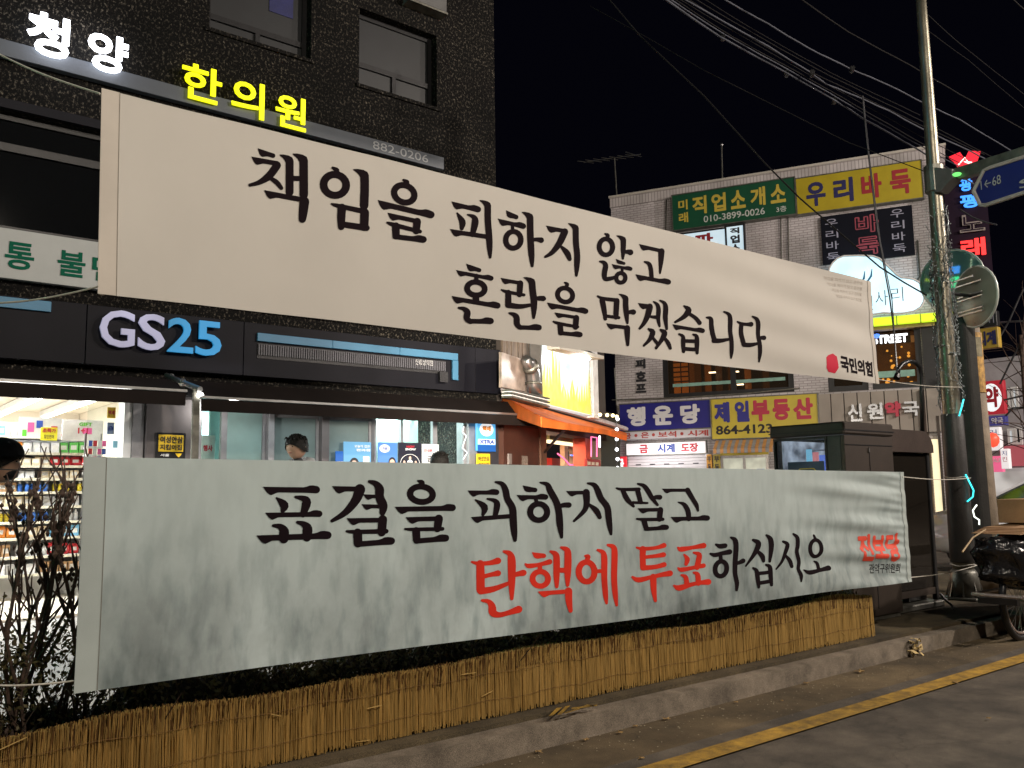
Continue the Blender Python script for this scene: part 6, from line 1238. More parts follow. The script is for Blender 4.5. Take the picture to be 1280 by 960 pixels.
tag(obj('paper_lantern', MB().ball(onY(1241, 550, 8.2), (.13, .13, .16), 10), glow('red_lantern', (.9, .08, .04), 1.2), smooth=True), 'round red lantern glowing beside the dark pole', 'lantern')
fb = thing('far_building', 'pale far building with lit windows and a pink shop band at the right edge', 'building', (26, 5, 0)); F26 = FX(26)
ga = F26.uv(1236, 560)[0]; obj('wall', MB().fbox(F26, ga, 0, ga+9, F26.uv(1260, 446)[1], -6, 0), mat('pale_render', (.36, .34, .36), .7, 0, .15, 2, .1), fb)
for (x0, y0, x1, y1, m) in ((1246, 490, 1252, 512, 'g'), (1258, 486, 1264, 512, 'd'), (1268, 484, 1274, 512, 'g'), (1248, 538, 1255, 556, 'd'), (1263, 536, 1270, 556, 'g'), (1272, 534, 1279, 556, 'd')):
    a, b = F26.uv(x0, y1)[0], F26.uv(x1, y0)[0]; w_ = window(fb, F26, (a, F26.uv(x0, y1)[1], b, F26.uv(x0, y0)[1]), fw=.06, depth=-.14, pane_m=glow('far_window', (.55, .58, .60), .7) if m == 'g' else M_GL, fm=M_WHITE)
obj('shop_band', MB().fbox(F26, F26.uv(1256, 570)[0], F26.uv(1260, 583)[1], F26.uv(1284, 570)[0]+2, F26.uv(1260, 558)[1], .02, .3), glow('dusty_pink_band', (.45, .10, .12), .55), fb)
obj('shop_light', MB().fbox(F26, F26.uv(1240, 570)[0], .2, F26.uv(1280, 570)[0]+3, F26.uv(1260, 585)[1], .01, .1), glow('shop_glow', (.62, .60, .58), .8, var=.7, scale=1.2), fb)
fb2 = thing('far_building', 'dim low house with a grey roof box behind the clock sign', 'building', (30, 8, 0)); F30 = FX(31); obj('wall', MB().fbox(F30, F30.uv(1232, 560)[0]-6, 0, F30.uv(1290, 560)[0]+8, F30.uv(1260, 452)[1], -6, 0), mat('dim_render', (.12, .115, .11), .8), fb2)
# power lines and a bare tree on the far street
mb = MB()
for pts in ([(1240, 404), (1262, 402), (1290, 401)], [(1245, 430), (1262, 400), (1275, 370), (1286, 350)], [(1250, 480), (1262, 455), (1278, 425)], [(1200, 262), (1216, 272), (1232, 278), (1246, 281)], [(1257, 520), (1266, 510), (1290, 508)], [(1255, 500), (1290, 492)]):
    tag(obj('overhead_wire', MB().tube([F20.P(*F20.uv(x, y), 0) for x, y in pts], .02, 5), M_CABLE), ['level wire across the far right', 'steep wire crossing at the far right edge', 'slanting wire above the far building', 'loose wire hanging under the blue road sign', 'wire in front of the far windows', 'upper wire in front of the far windows'][[404, 430, 480, 262, 520, 500].index(pts[0][1])], 'wire', 'wires over the far street')
rr = random.Random(4); tr = thing('bare_tree', 'bare street tree in front of the pale far building', 'tree', F20.P(*F20.uv(1290, 600), 0)*1.0)
tp = F20.P(F20.uv(1288, 560)[0], 0, 0); mb = MB(); mb.tube([tp, tp+_z*2.2, tp+_z*4.5], [.12, .09, .04], 8); obj('trunk', mb, M_TWIG, tr); mb = MB()
for _ in range(36):
    p = tp+_z*rr.uniform(2, 4.4); d = Vector((rr.uniform(-.3, .3), rr.uniform(-.4, 1), rr.uniform(-.1, .6))).normalized(); ps = [p]
    for k in range(5): d = (d+Vector((rr.uniform(-.3, .3), rr.uniform(-.3, .3), rr.uniform(-.2, .2)))).normalized(); ps.append(ps[-1]+d*.32)
    mb.tube(ps, [.013, .011, .009, .007, .005, .003], 4, 0, False)
tag(obj('branches', mb, M_TWIG, tr, recalc=False), None, kind='stuff')
# white car
def car(label, loc, rz):
    t = thing('parked_car', label, 'car', (0, 0, 0)); wp_ = mat('white_car_paint', (.62, .62, .66), .25, 0, .02, 3, 0, coat=.6)
    prof = [(-2.2, .35, .62, .80), (-2.1, .30, .86, .84), (-1.45, .28, .98, .88), (-.95, .28, 1.02, .89), (.0, .28, 1.0, .90), (.9, .28, 1.0, .89), (1.6, .28, .98, .87), (2.05, .32, .88, .82), (2.2, .38, .7, .76)]
    mb = MB(); v = []
    for x, zb, zt, wy in prof: v += [(x, -wy, zb+.08), (x, -wy-.02, (zb+zt)/2), (x, -wy+.06, zt), (x, wy-.06, zt), (x, wy+.02, (zb+zt)/2), (x, wy, zb+.08), (x, wy-.1, zb), (x, -wy+.1, zb)]
    mb.add(v, [(i*8+j, i*8+(j+1) % 8, i*8+8+(j+1) % 8, i*8+8+j) for i in range(8) for j in range(8)]+[tuple(range(8))[::-1], tuple(range(64, 72))]); obj('body', mb, wp_, t, smooth=True)
    cab = [(-1.2, 1.0, .80), (-.45, 1.38, .60), (.1, 1.43, .58), (.7, 1.36, .60), (1.35, 1.0, .78)]; mb = MB(); v = []
    for x, z, wy in cab: v += [(x, -wy, z), (x, wy, z)]
    mb.add(v+[(-1.2, -.8, .95), (-1.2, .8, .95), (1.35, -.78, .95), (1.35, .78, .95)], [(0, 2, 3, 1), (2, 4, 5, 3), (4, 6, 7, 5), (6, 8, 9, 7)]); obj('roof_and_screens', mb, M_GL, t, recalc=False)
    obj('roof', MB().hexa([(-.5, -.60, 1.375), (.75, -.61, 1.35), (.75, .61, 1.35), (-.5, .60, 1.375), (-.4, -.52, 1.44), (.65, -.52, 1.42), (.65, .52, 1.42), (-.4, .52, 1.44)]), wp_, t, bevel=.02)
    for s in (-1, 1):
        obj('side_window', MB().slab([(-1.1, s*.80, 1.0), (-.42, s*.61, 1.36), (.68, s*.61, 1.34), (1.25, s*.79, 1.0)], (0, s*.01, 0)), M_GL, t)
        obj('window_pillar', MB().tube([(-1.18, s*.80, 1.0), (-.45, s*.60, 1.38)], .03, 6).tube([(.1, s*.80, 1.0), (.1, s*.60, 1.40)], .03, 6).tube([(1.33, s*.79, 1.0), (.7, s*.60, 1.37)], .03, 6), wp_, t)
        obj('wing_mirror', MB().ball((-.85, s*.98, 1.02), (.07, .11, .07), 8), wp_, t, smooth=True); obj('headlight', MB().ball((-2.12, s*.62, .72), (.1, .17, .08), 8), M_STEEL, t, smooth=True)
        for x in (-1.4, 1.35): 
            wh = obj('wheel', MB().lathe((x, s*.72, .32), (0, s, 0), [(0, .30), (.02, .32), (.18, .32), (.2, .29)], 20), M_BLACK, t, smooth=False); obj('rim', MB().lathe((x, s*.92, .32), (0, s, 0), [(0, .2), (.015, .19)], 14), M_STEEL, wh)
    t.location = loc; t.rotation_euler = (0, 0, rz); return t
p = onY(1262, 603, 7.3); car('white car parked on the side street behind the cardboard load', (15.3, 5.2, 0.02), math.radians(-38)+math.pi*0)

# ================================================================== STREET FURNITURE (right)
# kiosk
kz = 1.93; kx0, kx1, ky = 7.22, 8.05, 4.30; FK = FX(kx0); kyb = ky+(-(FK.uv(968, 540)[0])-ky)
kyb = -FK.uv(966, 545)[0]
kk = thing('kiosk', 'brown metal street kiosk with a window in its left side behind the lower banner', 'kiosk', (7.6, 4.8, .15))
M_KB = mat('kiosk_brown', (.052, .040, .033), .42, .3, .10, 3, .04)
obj('front_panel', MB().box(kx0, ky, .19, kx1, ky+.04, kz-.12), M_KB, kk, bevel=.004); obj('back_panel', MB().box(kx0, kyb-.04, .19, kx1, kyb, kz-.12), M_KB, kk); obj('right_panel', MB().box(kx1-.04, ky+.042, .19, kx1, kyb-.042, kz-.12), M_KB, kk)
wv0, wv1 = 1.05, FK.uv(1000, 547)[1]; wy0, wy1 = -FK.uv(1034, 560)[0], -FK.uv(967.5, 560)[0]
obj('side_panel', MB().box(kx0, ky+.042, .19, kx0+.04, kyb-.042, wv0), M_KB, kk); obj('side_post', MB().box(kx0, ky+.042, wv0+.002, kx0+.04, wy0, kz-.12), mat('kiosk_grey', (.05, .05, .048), .45, .2), kk); obj('side_post', MB().box(kx0, wy1, wv0+.002, kx0+.04, kyb-.042, kz-.12), M_KB, kk)
obj('side_header', MB().box(kx0, wy0+.002, wv1, kx0+.04, wy1-.002, kz-.12), M_KB, kk)
kw = obj('window', MB().box(kx0-.01, wy0, wv0+.0, kx0+.03, wy0+.02, wv1).box(kx0-.01, wy1-.02, wv0, kx0+.03, wy1, wv1).box(kx0-.01, wy0+.02, wv1-.025, kx0+.03, wy1-.02, wv1), M_BLACK, kk)
obj('pane', MB().box(kx0+.0, wy0+.02, wv0, kx0+.008, wy1-.02, wv1-.025), glass('kiosk_glass', (.8, .85, .9), .02, .15), kw)
obj('inner_glow_wall', MB().box(kx1-.06, ky+.1, .3, kx1-.045, kyb-.1, kz-.14), glow('kiosk_inner_glow', (.62, .66, .72), 1.0, var=.85, scale=7), kk)  # inner walls glow, standing in for brightness reflected in the pane
obj('inner_glow_wall', MB().box(kx0+.05, kyb-.075, .3, kx1-.07, kyb-.06, kz-.14), glow('kiosk_inner_glow', (0, 0, 0)), kk)
for i in range(5): obj('inner_shelf', MB().box(kx0+.45, ky+.15, 1.3+i*.1, kx1-.08, kyb-.15, 1.31+i*.1), M_WHITE, kk)
for i, c in enumerate(((.5, .2, .8), (.2, .3, .9), (.9, .3, .3), (.3, .7, .9))): obj('lit_poster', MB().box(kx0+.3, ky+.32+i*.07, 1.45+.05*(i % 2), kx0+.31, ky+.38+i*.07, 1.62+.03*i), glow('kiosk_poster_%d' % i, c, .9), kk)
nt_ = obj('blue_notice', MB().box(kx0-.008, -FK.uv(1031, 590)[0], wv0+.1, kx0-.002, -FK.uv(986, 590)[0], FK.uv(1008, 577)[1]), mat('notice_blue', (.05, .075, .14), .5), kk)
ny0, ny1 = -FK.uv(1027, 592)[0], -FK.uv(993, 592)[0]; nz = FK.uv(1008, 586)[1]
obj('octagon_line', MB().tube([(kx0-.012, ny0+(ny1-ny0)*a, nz-.22+.22*b) for a, b in ((0, .3), (0, .7), (.25, 1), (.75, 1), (1, .7), (1, .3))], .006, 5), M_LY, kk); text(FK, '사용중지', (-ny1+.03, nz-.12, -ny0-.03, nz-.05), .012, M_PW, kk, 0, .02)
obj('roof', MB().slab([(kx0-.03, ky-.02, kz-.115), (kx1+.0, ky-.02, kz-.115), (kx1+.0, kyb+.02, kz-.115), (kx0-.03, kyb+.02, kz-.115)], (0, 0, .115)), M_KB, kk, bevel=.015)
obj('roof_groove', MB().box(kx0-.034, ky-.024, kz-.08, kx1+.002, kyb+.024, kz-.07), M_BLACK, kk)
for z in (1.72, 1.12, .70): obj('seam', MB().box(kx0+.01, ky-.004, z, kx1-.01, ky-.001, z+.008), M_BLACK, kk)
obj('seam', MB().box(kx0+.40, ky-.0035, .25, kx0+.408, ky-.0005, 1.71), M_BLACK, kk)
for i in range(2):
    for j in range(3):
        for s in range(2): obj('vent_slot', MB().box(kx0+.09+i*.42+s*.15, ky-.005, 1.44-j*.07, kx0+.2+i*.42+s*.15, ky-.001, 1.46-j*.07), M_BLACK, kk)
obj('door_lock', MB().box(kx0+.385, ky-.012, 1.66, kx0+.40, ky-.001, 1.70), M_STEEL, kk)
obj('plinth', MB().box(kx0+.02, ky+.02, .15, kx1-.02, kyb-.02, .188), M_GALV, kk)
# glass booth
bo = thing('glass_booth', 'dark glass booth with a rounded roof end between the kiosk and the steel pole', 'booth', (8.7, 4.9, .15)); x0, x1, yy, yb = 8.09, onY(1167, 640, 4.42).x, 4.42, 5.2; bz = 1.90
M_DG = glass('smoked_glass', (.26, .22, .18), .03, .5)
for x, y in ((x0, yy), (x1-.05, yy), (x0, yb-.05), (x1-.05, yb-.05)): obj('post', MB().box(x, y, .21, x+.05, y+.05, bz-.22), M_FRAME, bo, bevel=.006)
obj('glass_panel', MB().box(x0+.052, yy+.02, .34, x1-.052, yy+.03, bz-.225), M_DG, bo); obj('glass_panel', MB().box(x0+.052, yb-.03, .34, x1-.052, yb-.02, bz-.225), M_DG, bo); obj('glass_panel', MB().box(x1-.03, yy+.052, .34, x1-.02, yb-.052, bz-.225), M_DG, bo)
obj('lower_rail', MB().box(x0+.052, yy+.01, .27, x1-.052, yy+.04, .335), M_BROWN, bo)
rp_ = [(x0-.01, bz-.22), (x1-.16, bz-.22), (x1+.03, bz-.22), (x1+.03, bz-.15), (x1-.01, bz-.07), (x1-.10, bz-.01), (x1-.2, bz), (x0-.01, bz)]
obj('roof', MB().slab([(x, yy-.03, z) for x, z in rp_], (0, yb-yy+.06, 0)), mat('booth_brown', (.06, .042, .035), .4, .3), bo)
obj('floor_plate', MB().box(x0, yy-.05, .15, x1, yb, .208), M_GALV, bo, bevel=.01); obj('counter_box', MB().box(x1-.42, yy+.1, .212, x1-.06, yy+.45, .42), M_BLACK, bo)
obj('telephone', MB().box(x0+.5, yb-.25, 1.0, x0+.75, yb-.07, 1.4), mat('phone_grey', (.12, .12, .12), .4), bo, bevel=.01); obj('notice', MB().box(x0+.1, yb-.045, 1.15, x0+.42, yb-.035, 1.5), glow('cream_notice', (.55, .45, .2), .8, var=.6, scale=12), bo)
gn = thing('gooseneck_pipe', 'black gooseneck pipe rising above the kiosk', 'pipe', onY(1152, 535, 4.7)); obj('pipe', MB().tube([onY(x, y, 4.7) for x, y in ((1122, 468), (1123, 461), (1128, 455), (1136, 451.5), (1144, 453), (1149.5, 459), (1151.5, 468), (1152, 490), (1153, 540))], .022, 10), M_BLACK, gn, smooth=True)
obj('nozzle', MB().tube([onY(1122, 468, 4.7), onY(1120.5, 473, 4.7)], [.03, .035], 10), M_BLACK, gn)

# steel pole with LED net
po = thing('steel_pole', 'tall tapering steel street pole wrapped in tangled light wires', 'pole', (PX, PY, .15))
def pz(y): return Frame((PX, PY, 0), _r0).uv(1180, y)[1]
obj('shaft', MB().tube([(PX, PY, z) for z in (.16, 1.0, 2.0, 3.2, 4.2, 5.4, 6.6, 7.8)], [.105, .100, .093, .085, .077, .067, .058, .05], 20), mat('pole_steel', (.24, .22, .17), .38, .75, .25, 3, .08), po, smooth=True)
obj('base_plate', MB().box(PX-.2, PY-.2, .15, PX+.2, PY+.2, .175), M_GALV, po, bevel=.006)
obj('base_skirt', MB().tube([(PX, PY, .176), (PX, PY, .42), (PX, PY, .46)], [.17, .135, .11], 20), M_GALV, po, smooth=True)
for a in range(8): c, s = math.cos(a*.785+.3), math.sin(a*.785+.3); obj('gusset', MB().slab([(PX+c*.13, PY+s*.13, .176), (PX+c*.19, PY+s*.19, .176), (PX+c*.115, PY+s*.115, .44)], (-s*.012, c*.012, 0)), M_GALV, po)
z0, z1 = pz(703), pz(518)
obj('rubber_wrap', MB().tube([(PX, PY, z0), (PX, PY, z0+.01), (PX, PY, z1-.01), (PX, PY, z1)], [.118, .125, .112, .108], 24), mat('black_rubber_wrap', (.028, .026, .025), .5, 0, .2, 6, .15, 50), po, smooth=True)
rr = random.Random(12); zt_ = pz(255); mb = MB(); mb2 = MB()
for k in range(34):
    a = rr.uniform(0, 6.28); za, zb_ = sorted((rr.uniform(z1, zt_), rr.uniform(z1, zt_))); n = 36; w_ = rr.uniform(-5, 5); ps = []
    for i in range(n+1):
        z = za+(zb_-za)*i/n; rad = .105-.012*(z-2)/2+rr.uniform(.0, .035); t_a = a+w_*(i/n)+rr.uniform(-.18, .18); ps.append((PX+rad*math.cos(t_a), PY+rad*math.sin(t_a), z+rr.uniform(-.01, .01)))
    (mb if k % 3 else mb2).tube(ps, .0042, 4, 0, False)
tag(obj('wire_net', mb, mat('clear_wire', (.24, .27, .28), .3, .2), po, recalc=False), 'tangle of pale light-string wires', kind='stuff'); tag(obj('wire_net', mb2, M_CABLE, po, recalc=False), 'dark wires among the pale ones', kind='stuff')
mb = MB()
for _ in range(420): z = rr.uniform(z1-.02, zt_); a = rr.uniform(0, 6.28); rad = .115-.012*(z-2)/2+rr.uniform(0, .03); mb.ball((PX+rad*math.cos(a), PY+rad*math.sin(a), z), (.006, .006, .010), 4)
tag(obj('led_bulbs', mb, mat('clear_bulb', (.6, .66, .7), .15, .3), po, recalc=False), 'unlit bulbs of the light string', kind='stuff')
obj('strap', MB().tube([(PX+.115*math.cos(i*.3), PY+.115*math.sin(i*.3), pz(597)+.005*math.sin(i)) for i in range(22)], .006, 5), M_ROPE, po); obj('strap', MB().tube([(PX+.125*math.cos(i*.3), PY+.125*math.sin(i*.3), pz(706)+.008*math.sin(i)) for i in range(22)], .006, 5), M_ROPE, po)
obj('arm_socket', MB().tube([(PX, PY, pz(240)), (PX, PY, pz(208))], .105, 16), M_GALV, po)
# road sign on its arm
FR = Frame((PX, PY, 0), (-.18, -.984, 0)); rs = thing('road_sign', 'blue direction sign with a pale rim on an arm from the steel pole', 'sign', (PX, PY, 4.2))
def rp(x, y, n=0): return FR.P(*FR.uv(x, y, n), n)
obj('bracket', MB().slab([rp(1167, 209, .08), rp(1190, 211, .08), rp(1191, 222, .08), rp(1174, 240, .08), rp(1167, 240, .08)], FR.n*-.16), mat('bracket_grey', (.16, .16, .16), .5, .4), rs, bevel=.004)
ar = [rp(1188, 217), rp(1190, 212), rp(1360, 158), rp(1360, 174), rp(1200, 224)]; obj('arm', MB().slab([p+FR.n*.02 for p in ar], FR.n*-.10), M_GALV, rs, bevel=.004)
bd = [(1217, 239), (1230, 213), (1238, 209.5), (1370, 168), (1380, 208), (1232, 256.5), (1225, 256)]; obj('board', MB().slab([rp(x, y, .06) for x, y in bd], FR.n*-.02), mat('road_sign_blue', (.010, .018, .16), .4, 0, .05, 2, 0), rs)
obj('rim', MB().tube([rp(x, y, .06) for x, y in bd+bd[:1]], .022, 6), mat('sign_rim', (.42, .40, .38), .5), rs)
M_RF = mat('reflective_white', (.42, .44, .44), .5, 0, .03, 3, 0)
ta = FR.uv(1226, 235, .07); tb = FR.uv(1251, 226, .07); va = FR.uv(1238, 222, .07)[1]; vb = FR.uv(1238, 237, .07)[1]; text(FR, '1←68', (ta[0], vb+.03, tb[0], va), .068, M_RF, rs, 0, .0)
ta = FR.uv(1273, 222, .07); text(FR, 'S', (ta[0], FR.uv(1275, 236, .07)[1], ta[0]+.16, FR.uv(1275, 225, .07)[1]), .068, M_RF, rs, 0, .0)
obj('green_reflector', MB().ball(rp(1196, 218, .05), (.05, .05, .02), 8), glow('green_led', (.2, .9, .2), 1.2), rs)
# mirror post (concrete, dark wrap that doubles as shade) and convex mirrors
QX, QY = 10.5, 4.62; FQ = Frame((QX, QY, 0), _r0)
def qz(y): return FQ.uv(1222, y)[1]
mp_ = thing('mirror_post', 'thick dark post with yellow notices behind the steel pole', 'post', (QX, QY, .15))
obj('shaft', MB().tube([(QX, QY, .15), (QX, QY, 1.6), (QX, QY, qz(392))], [.19, .17, .14], 22), mat('concrete_post', (.24, .19, .14), .8, 0, .2, 6, .3), mp_, smooth=True)
mb = MB(); a0_ = math.atan2(-QY, -QX)-1.7; n = 16
for i in range(n): 
    a, b = a0_+i*2.25/n, a0_+(i+1)*2.25/n
    mb.add([(QX+.196*math.cos(a), QY+.196*math.sin(a), .3), (QX+.196*math.cos(b), QY+.196*math.sin(b), .3), (QX+.172*math.cos(b), QY+.172*math.sin(b), qz(396)), (QX+.172*math.cos(a), QY+.172*math.sin(a), qz(396))], [(0, 1, 2, 3)])
obj('wrap_and_shade', mb, mat('black_rubber_wrap', (0, 0, 0)), mp_, smooth=True, recalc=False)  # dark wrap on the left only; its edge paints the post's lit right side
def arcpatch(r, a, b, z0, z1, m, nm='notice'):
    mb = MB(); n = 8
    for i in range(n): p, q = a+(b-a)*i/n, a+(b-a)*(i+1)/n; mb.add([(QX+r*math.cos(p), QY+r*math.sin(p), z0), (QX+r*math.cos(q), QY+r*math.sin(q), z0), (QX+r*math.cos(q), QY+r*math.sin(q), z1), (QX+r*math.cos(p), QY+r*math.sin(p), z1)], [(0, 1, 2, 3)])
    return obj(nm, mb, m, mp_, recalc=False)
ca_ = math.atan2(-QY, -QX)
arcpatch(.165, ca_-.2, ca_+1.3, qz(492), qz(418), mat('ochre_notice', (.42, .24, .05), .6, 0, .5, 18, 0, col2=(.12, .06, .02)))
arcpatch(.166, ca_+.1, ca_+1.1, qz(448), qz(424), mat('shiny_tape', (.5, .45, .32), .2, .5, .3, 10), 'tape')
G_C = glow('cyan_light_wire', (.05, .75, .80), 1.8); G_C2 = glow('white_light_wire', (.9, .95, .85), 1.8)
def qp(x, y): F_ = Frame((PX+.04, PY-.03, 0), _r0); return F_.P(*F_.uv(x, y, .13), .13)
for pts, g, lb in (([(1204.5, 499), (1202, 509), (1199, 520)], G_C, 'short cyan glowing wire between the two poles'), ([(1207, 593), (1212, 603), (1217, 613), (1216, 621), (1209, 627)], G_C, 'curved cyan glowing wire on the dark post'), ([(1221, 631), (1216, 638), (1218, 646), (1224, 650), (1224, 656)], G_C2, 'white glowing squiggle low on the dark post'), ([(1219, 683), (1225, 689)], G_C2, 'short white glowing dash above the cart')):
    tag(obj('light_wire', MB().tube([qp(x, y) for x, y in pts], .008, 6), g, smooth=True), lb, 'light wire')
def mirror(label, c, r, nrm, back, glows=()):
    n = Vector(nrm).normalized(); t = thing('convex_mirror', label, 'mirror', c, 'round traffic mirrors on the post'); c = Vector(c); a = n.orthogonal().normalized(); a = (_z-n*n.z).normalized(); b = n.cross(a)
    mb = MB(); v = [c+n*.05]; k = 28; rg = 5
    for i in range(1, rg+1):
        for j in range(k): q_ = 2*math.pi*j/k; rr_ = r*i/rg; v.append(c+(a*math.cos(q_)+b*math.sin(q_))*rr_+n*(.05*(1-(i/rg)**2)))
    mb.add(v, [(0, 1+j, 1+(j+1) % k) for j in range(k)]+[(1+i*k+j, 1+(i+1)*k+j, 1+(i+1)*k+(j+1) % k, 1+i*k+(j+1) % k) for i in range(rg-1) for j in range(k)]); obj('mirror_face', mb, mat('mirror_acrylic', (.42, .70, .63), .07, .45, .02, 2, 0), t, smooth=True)
    mb = MB(); v = [c-n*.07]
    for i in range(1, rg+1):
        for j in range(k): q_ = 2*math.pi*j/k; rr_ = r*i/rg; v.append(c+(a*math.cos(q_)+b*math.sin(q_))*rr_-n*(.01+.06*(1-(i/rg)**2)))
    mb.add(v, [(0, 1+(j+1) % k, 1+j) for j in range(k)]+[(1+i*k+j, 1+i*k+(j+1) % k, 1+(i+1)*k+(j+1) % k, 1+(i+1)*k+j) for i in range(rg-1) for j in range(k)]); obj('back_shell', mb, back, t, smooth=True)
    obj('rim', MB().tube([c+(a*math.cos(2*math.pi*j/k)+b*math.sin(2*math.pi*j/k))*r for j in range(k+1)], .014, 8), mat('mirror_rim', (.62, .66, .62), .3, .2), t, smooth=True)
    for h_ in (-.5, 0, .5):
        for d_ in (-.02, .02): obj('strap', MB().tube([c+a*(h_*r+d_)+b*(.55*r)-n*.075, c+a*(h_*r+d_)+b*(-.55*r)-n*.075], .012, 6), M_STEEL, t)
    obj('bracket_post', MB().box(c.x-.02, c.y-.02, c.z-r*.9, c.x+.02, c.y+.02, c.z+r*.9), M_GALV, t); t.children[-1].location = -n*.1
    return t
vd = Vector((-QX, -QY, 0)).normalized(); sd = Vector((vd.y, -vd.x, 0))
cb_ = Frame((QX-.25, QY-.2, 0), _r0).P(*Frame((QX-.25, QY-.2, 0), _r0).uv(1219, 371), 0)
m2 = mirror('round mirror turned away, showing its grey back and three straps', cb_, .345, -vd*.62+sd*-.75, mat('grey_green_shell', (.26, .28, .23), .35, .3, .12, 3, .03))
cf_ = Frame((QX+.1, QY+.35, 0), _r0).P(*Frame((QX+.1, QY+.35, 0), _r0).uv(1190, 350), 0)
m1 = mirror('round mirror facing the camera behind the steel pole, reflecting green and blue light', cf_, .37, vd*.9+sd*.28, M_GALV)
nn_ = (vd*.9+sd*.28).normalized(); bb_ = nn_.cross(_z).normalized()
obj('mount_arm', MB().tube([cf_-nn_*.08, (QX, QY, qz(400)), cb_+vd*-.02], .022, 8), M_BLACK, mp_)
obj('mount_arm', MB().tube([(PX, PY, cb_.z+.0), cb_], .02, 8), M_BLACK, mp_)
# unseen lit signs added over the road, for the mirror to reflect
ns = thing('neon_reflection_sign', 'x', 'sign', (0, 0, 0)); bpy.data.objects.remove(ns)
pc = cf_+nn_*1.2
for off, col_, nm, lb in ((Vector((0, 0, -.4)), (.05, .9, .35), 'green_reflected_sign', 'unseen green lit sign added across the road for the mirror to reflect'), (Vector((-1.9, 0, 1.9)), (.08, .30, 1), 'blue_reflected_sign', 'unseen blue lit sign added across the road for the mirror to reflect')):
    rf = nn_*(2*nn_.dot((CPOS-cf_).normalized()))-(CPOS-cf_).normalized(); c = cf_+rf*22+off*3.4; t = thing(nm, lb, 'sign', c); F_ = Frame((c.x, c.y, 0), _z.cross(rf).normalized()*1); F_.n = F_.n if F_.n.dot(rf) < 0 else -F_.n; obj('lit_face', MB().fbox(F_, c.dot(F_.u)-F_.O.dot(F_.u)-3.4, c.z-2.2, c.dot(F_.u)-F_.O.dot(F_.u)+3.4, c.z+2.2, -.15, 0), glow(nm+'_face', col_, 2.4), t); obj('casing', MB().fbox(F_, c.dot(F_.u)-F_.O.dot(F_.u)-3.5, c.z-2.3, c.dot(F_.u)-F_.O.dot(F_.u)+3.5, c.z+2.3, -.25, -.16), M_FRAME, t)
# karaoke sign tower
nf = thing('karaoke_sign', 'tall dark purple sign tower with blue, grey and red neon letters', 'sign', FB.P(*FB.uv(1210, 380, .5), .3)); qa, qb = bu_(1184.5, 300, .6), bu_(1238, 300, .6)
obj('tower', MB().fbox(FB, qa, bv(1210, 400, .6), qb, bv(1210, 212, .6), .1, .6), mat('purple_black_board', (.016, .008, .018), .7, 0, .15, 2, 0, spec=.1), nf)
G_RN = glow('red_letter_neon', (1, .03, .03), 1.6); G_BN = glow('blue_letter_neon', (.05, .30, 1), 1.4)
chars(FB, [('광', 1199, 1215.5, 223, 239), ('평', 1200, 1222, 243, 260)], .66, G_BN, nf, .04, .03); chars(FB, [('노', 1199, 1231, 268, 290)], .66, mat('unlit_neon_letter', (.24, .20, .19), .5), nf, .04, .03); chars(FB, [('래', 1201, 1232, 298, 320)], .66, G_RN, nf, .04, .035)
chars(FB, [('노', 1201, 1229, 270, 288)], .71, mat('purple_black_board', (0, 0, 0)), nf, 0, -.005); 
st_ = [(1186, 196), (1200, 190), (1206, 199), (1211, 188.5), (1226, 189), (1222, 200), (1219, 206), (1226, 216), (1217, 215), (1206, 208), (1198, 209), (1192, 201)]
obj('red_star', MB().slab([FB.P(*FB.uv(x, y, .7), .7) for x, y in st_], FB.n*-.1), glow('red_star_face', (.85, .02, .04), 1.0), nf); obj('star_neon', MB().tube([FB.P(*FB.uv(x, y, .73), .73) for x, y in ((1198, 206), (1206, 197), (1212, 205), (1205, 202), (1215, 203))], .02, 5), glow('pink_white_neon', (1, .5, .45), 3), nf)
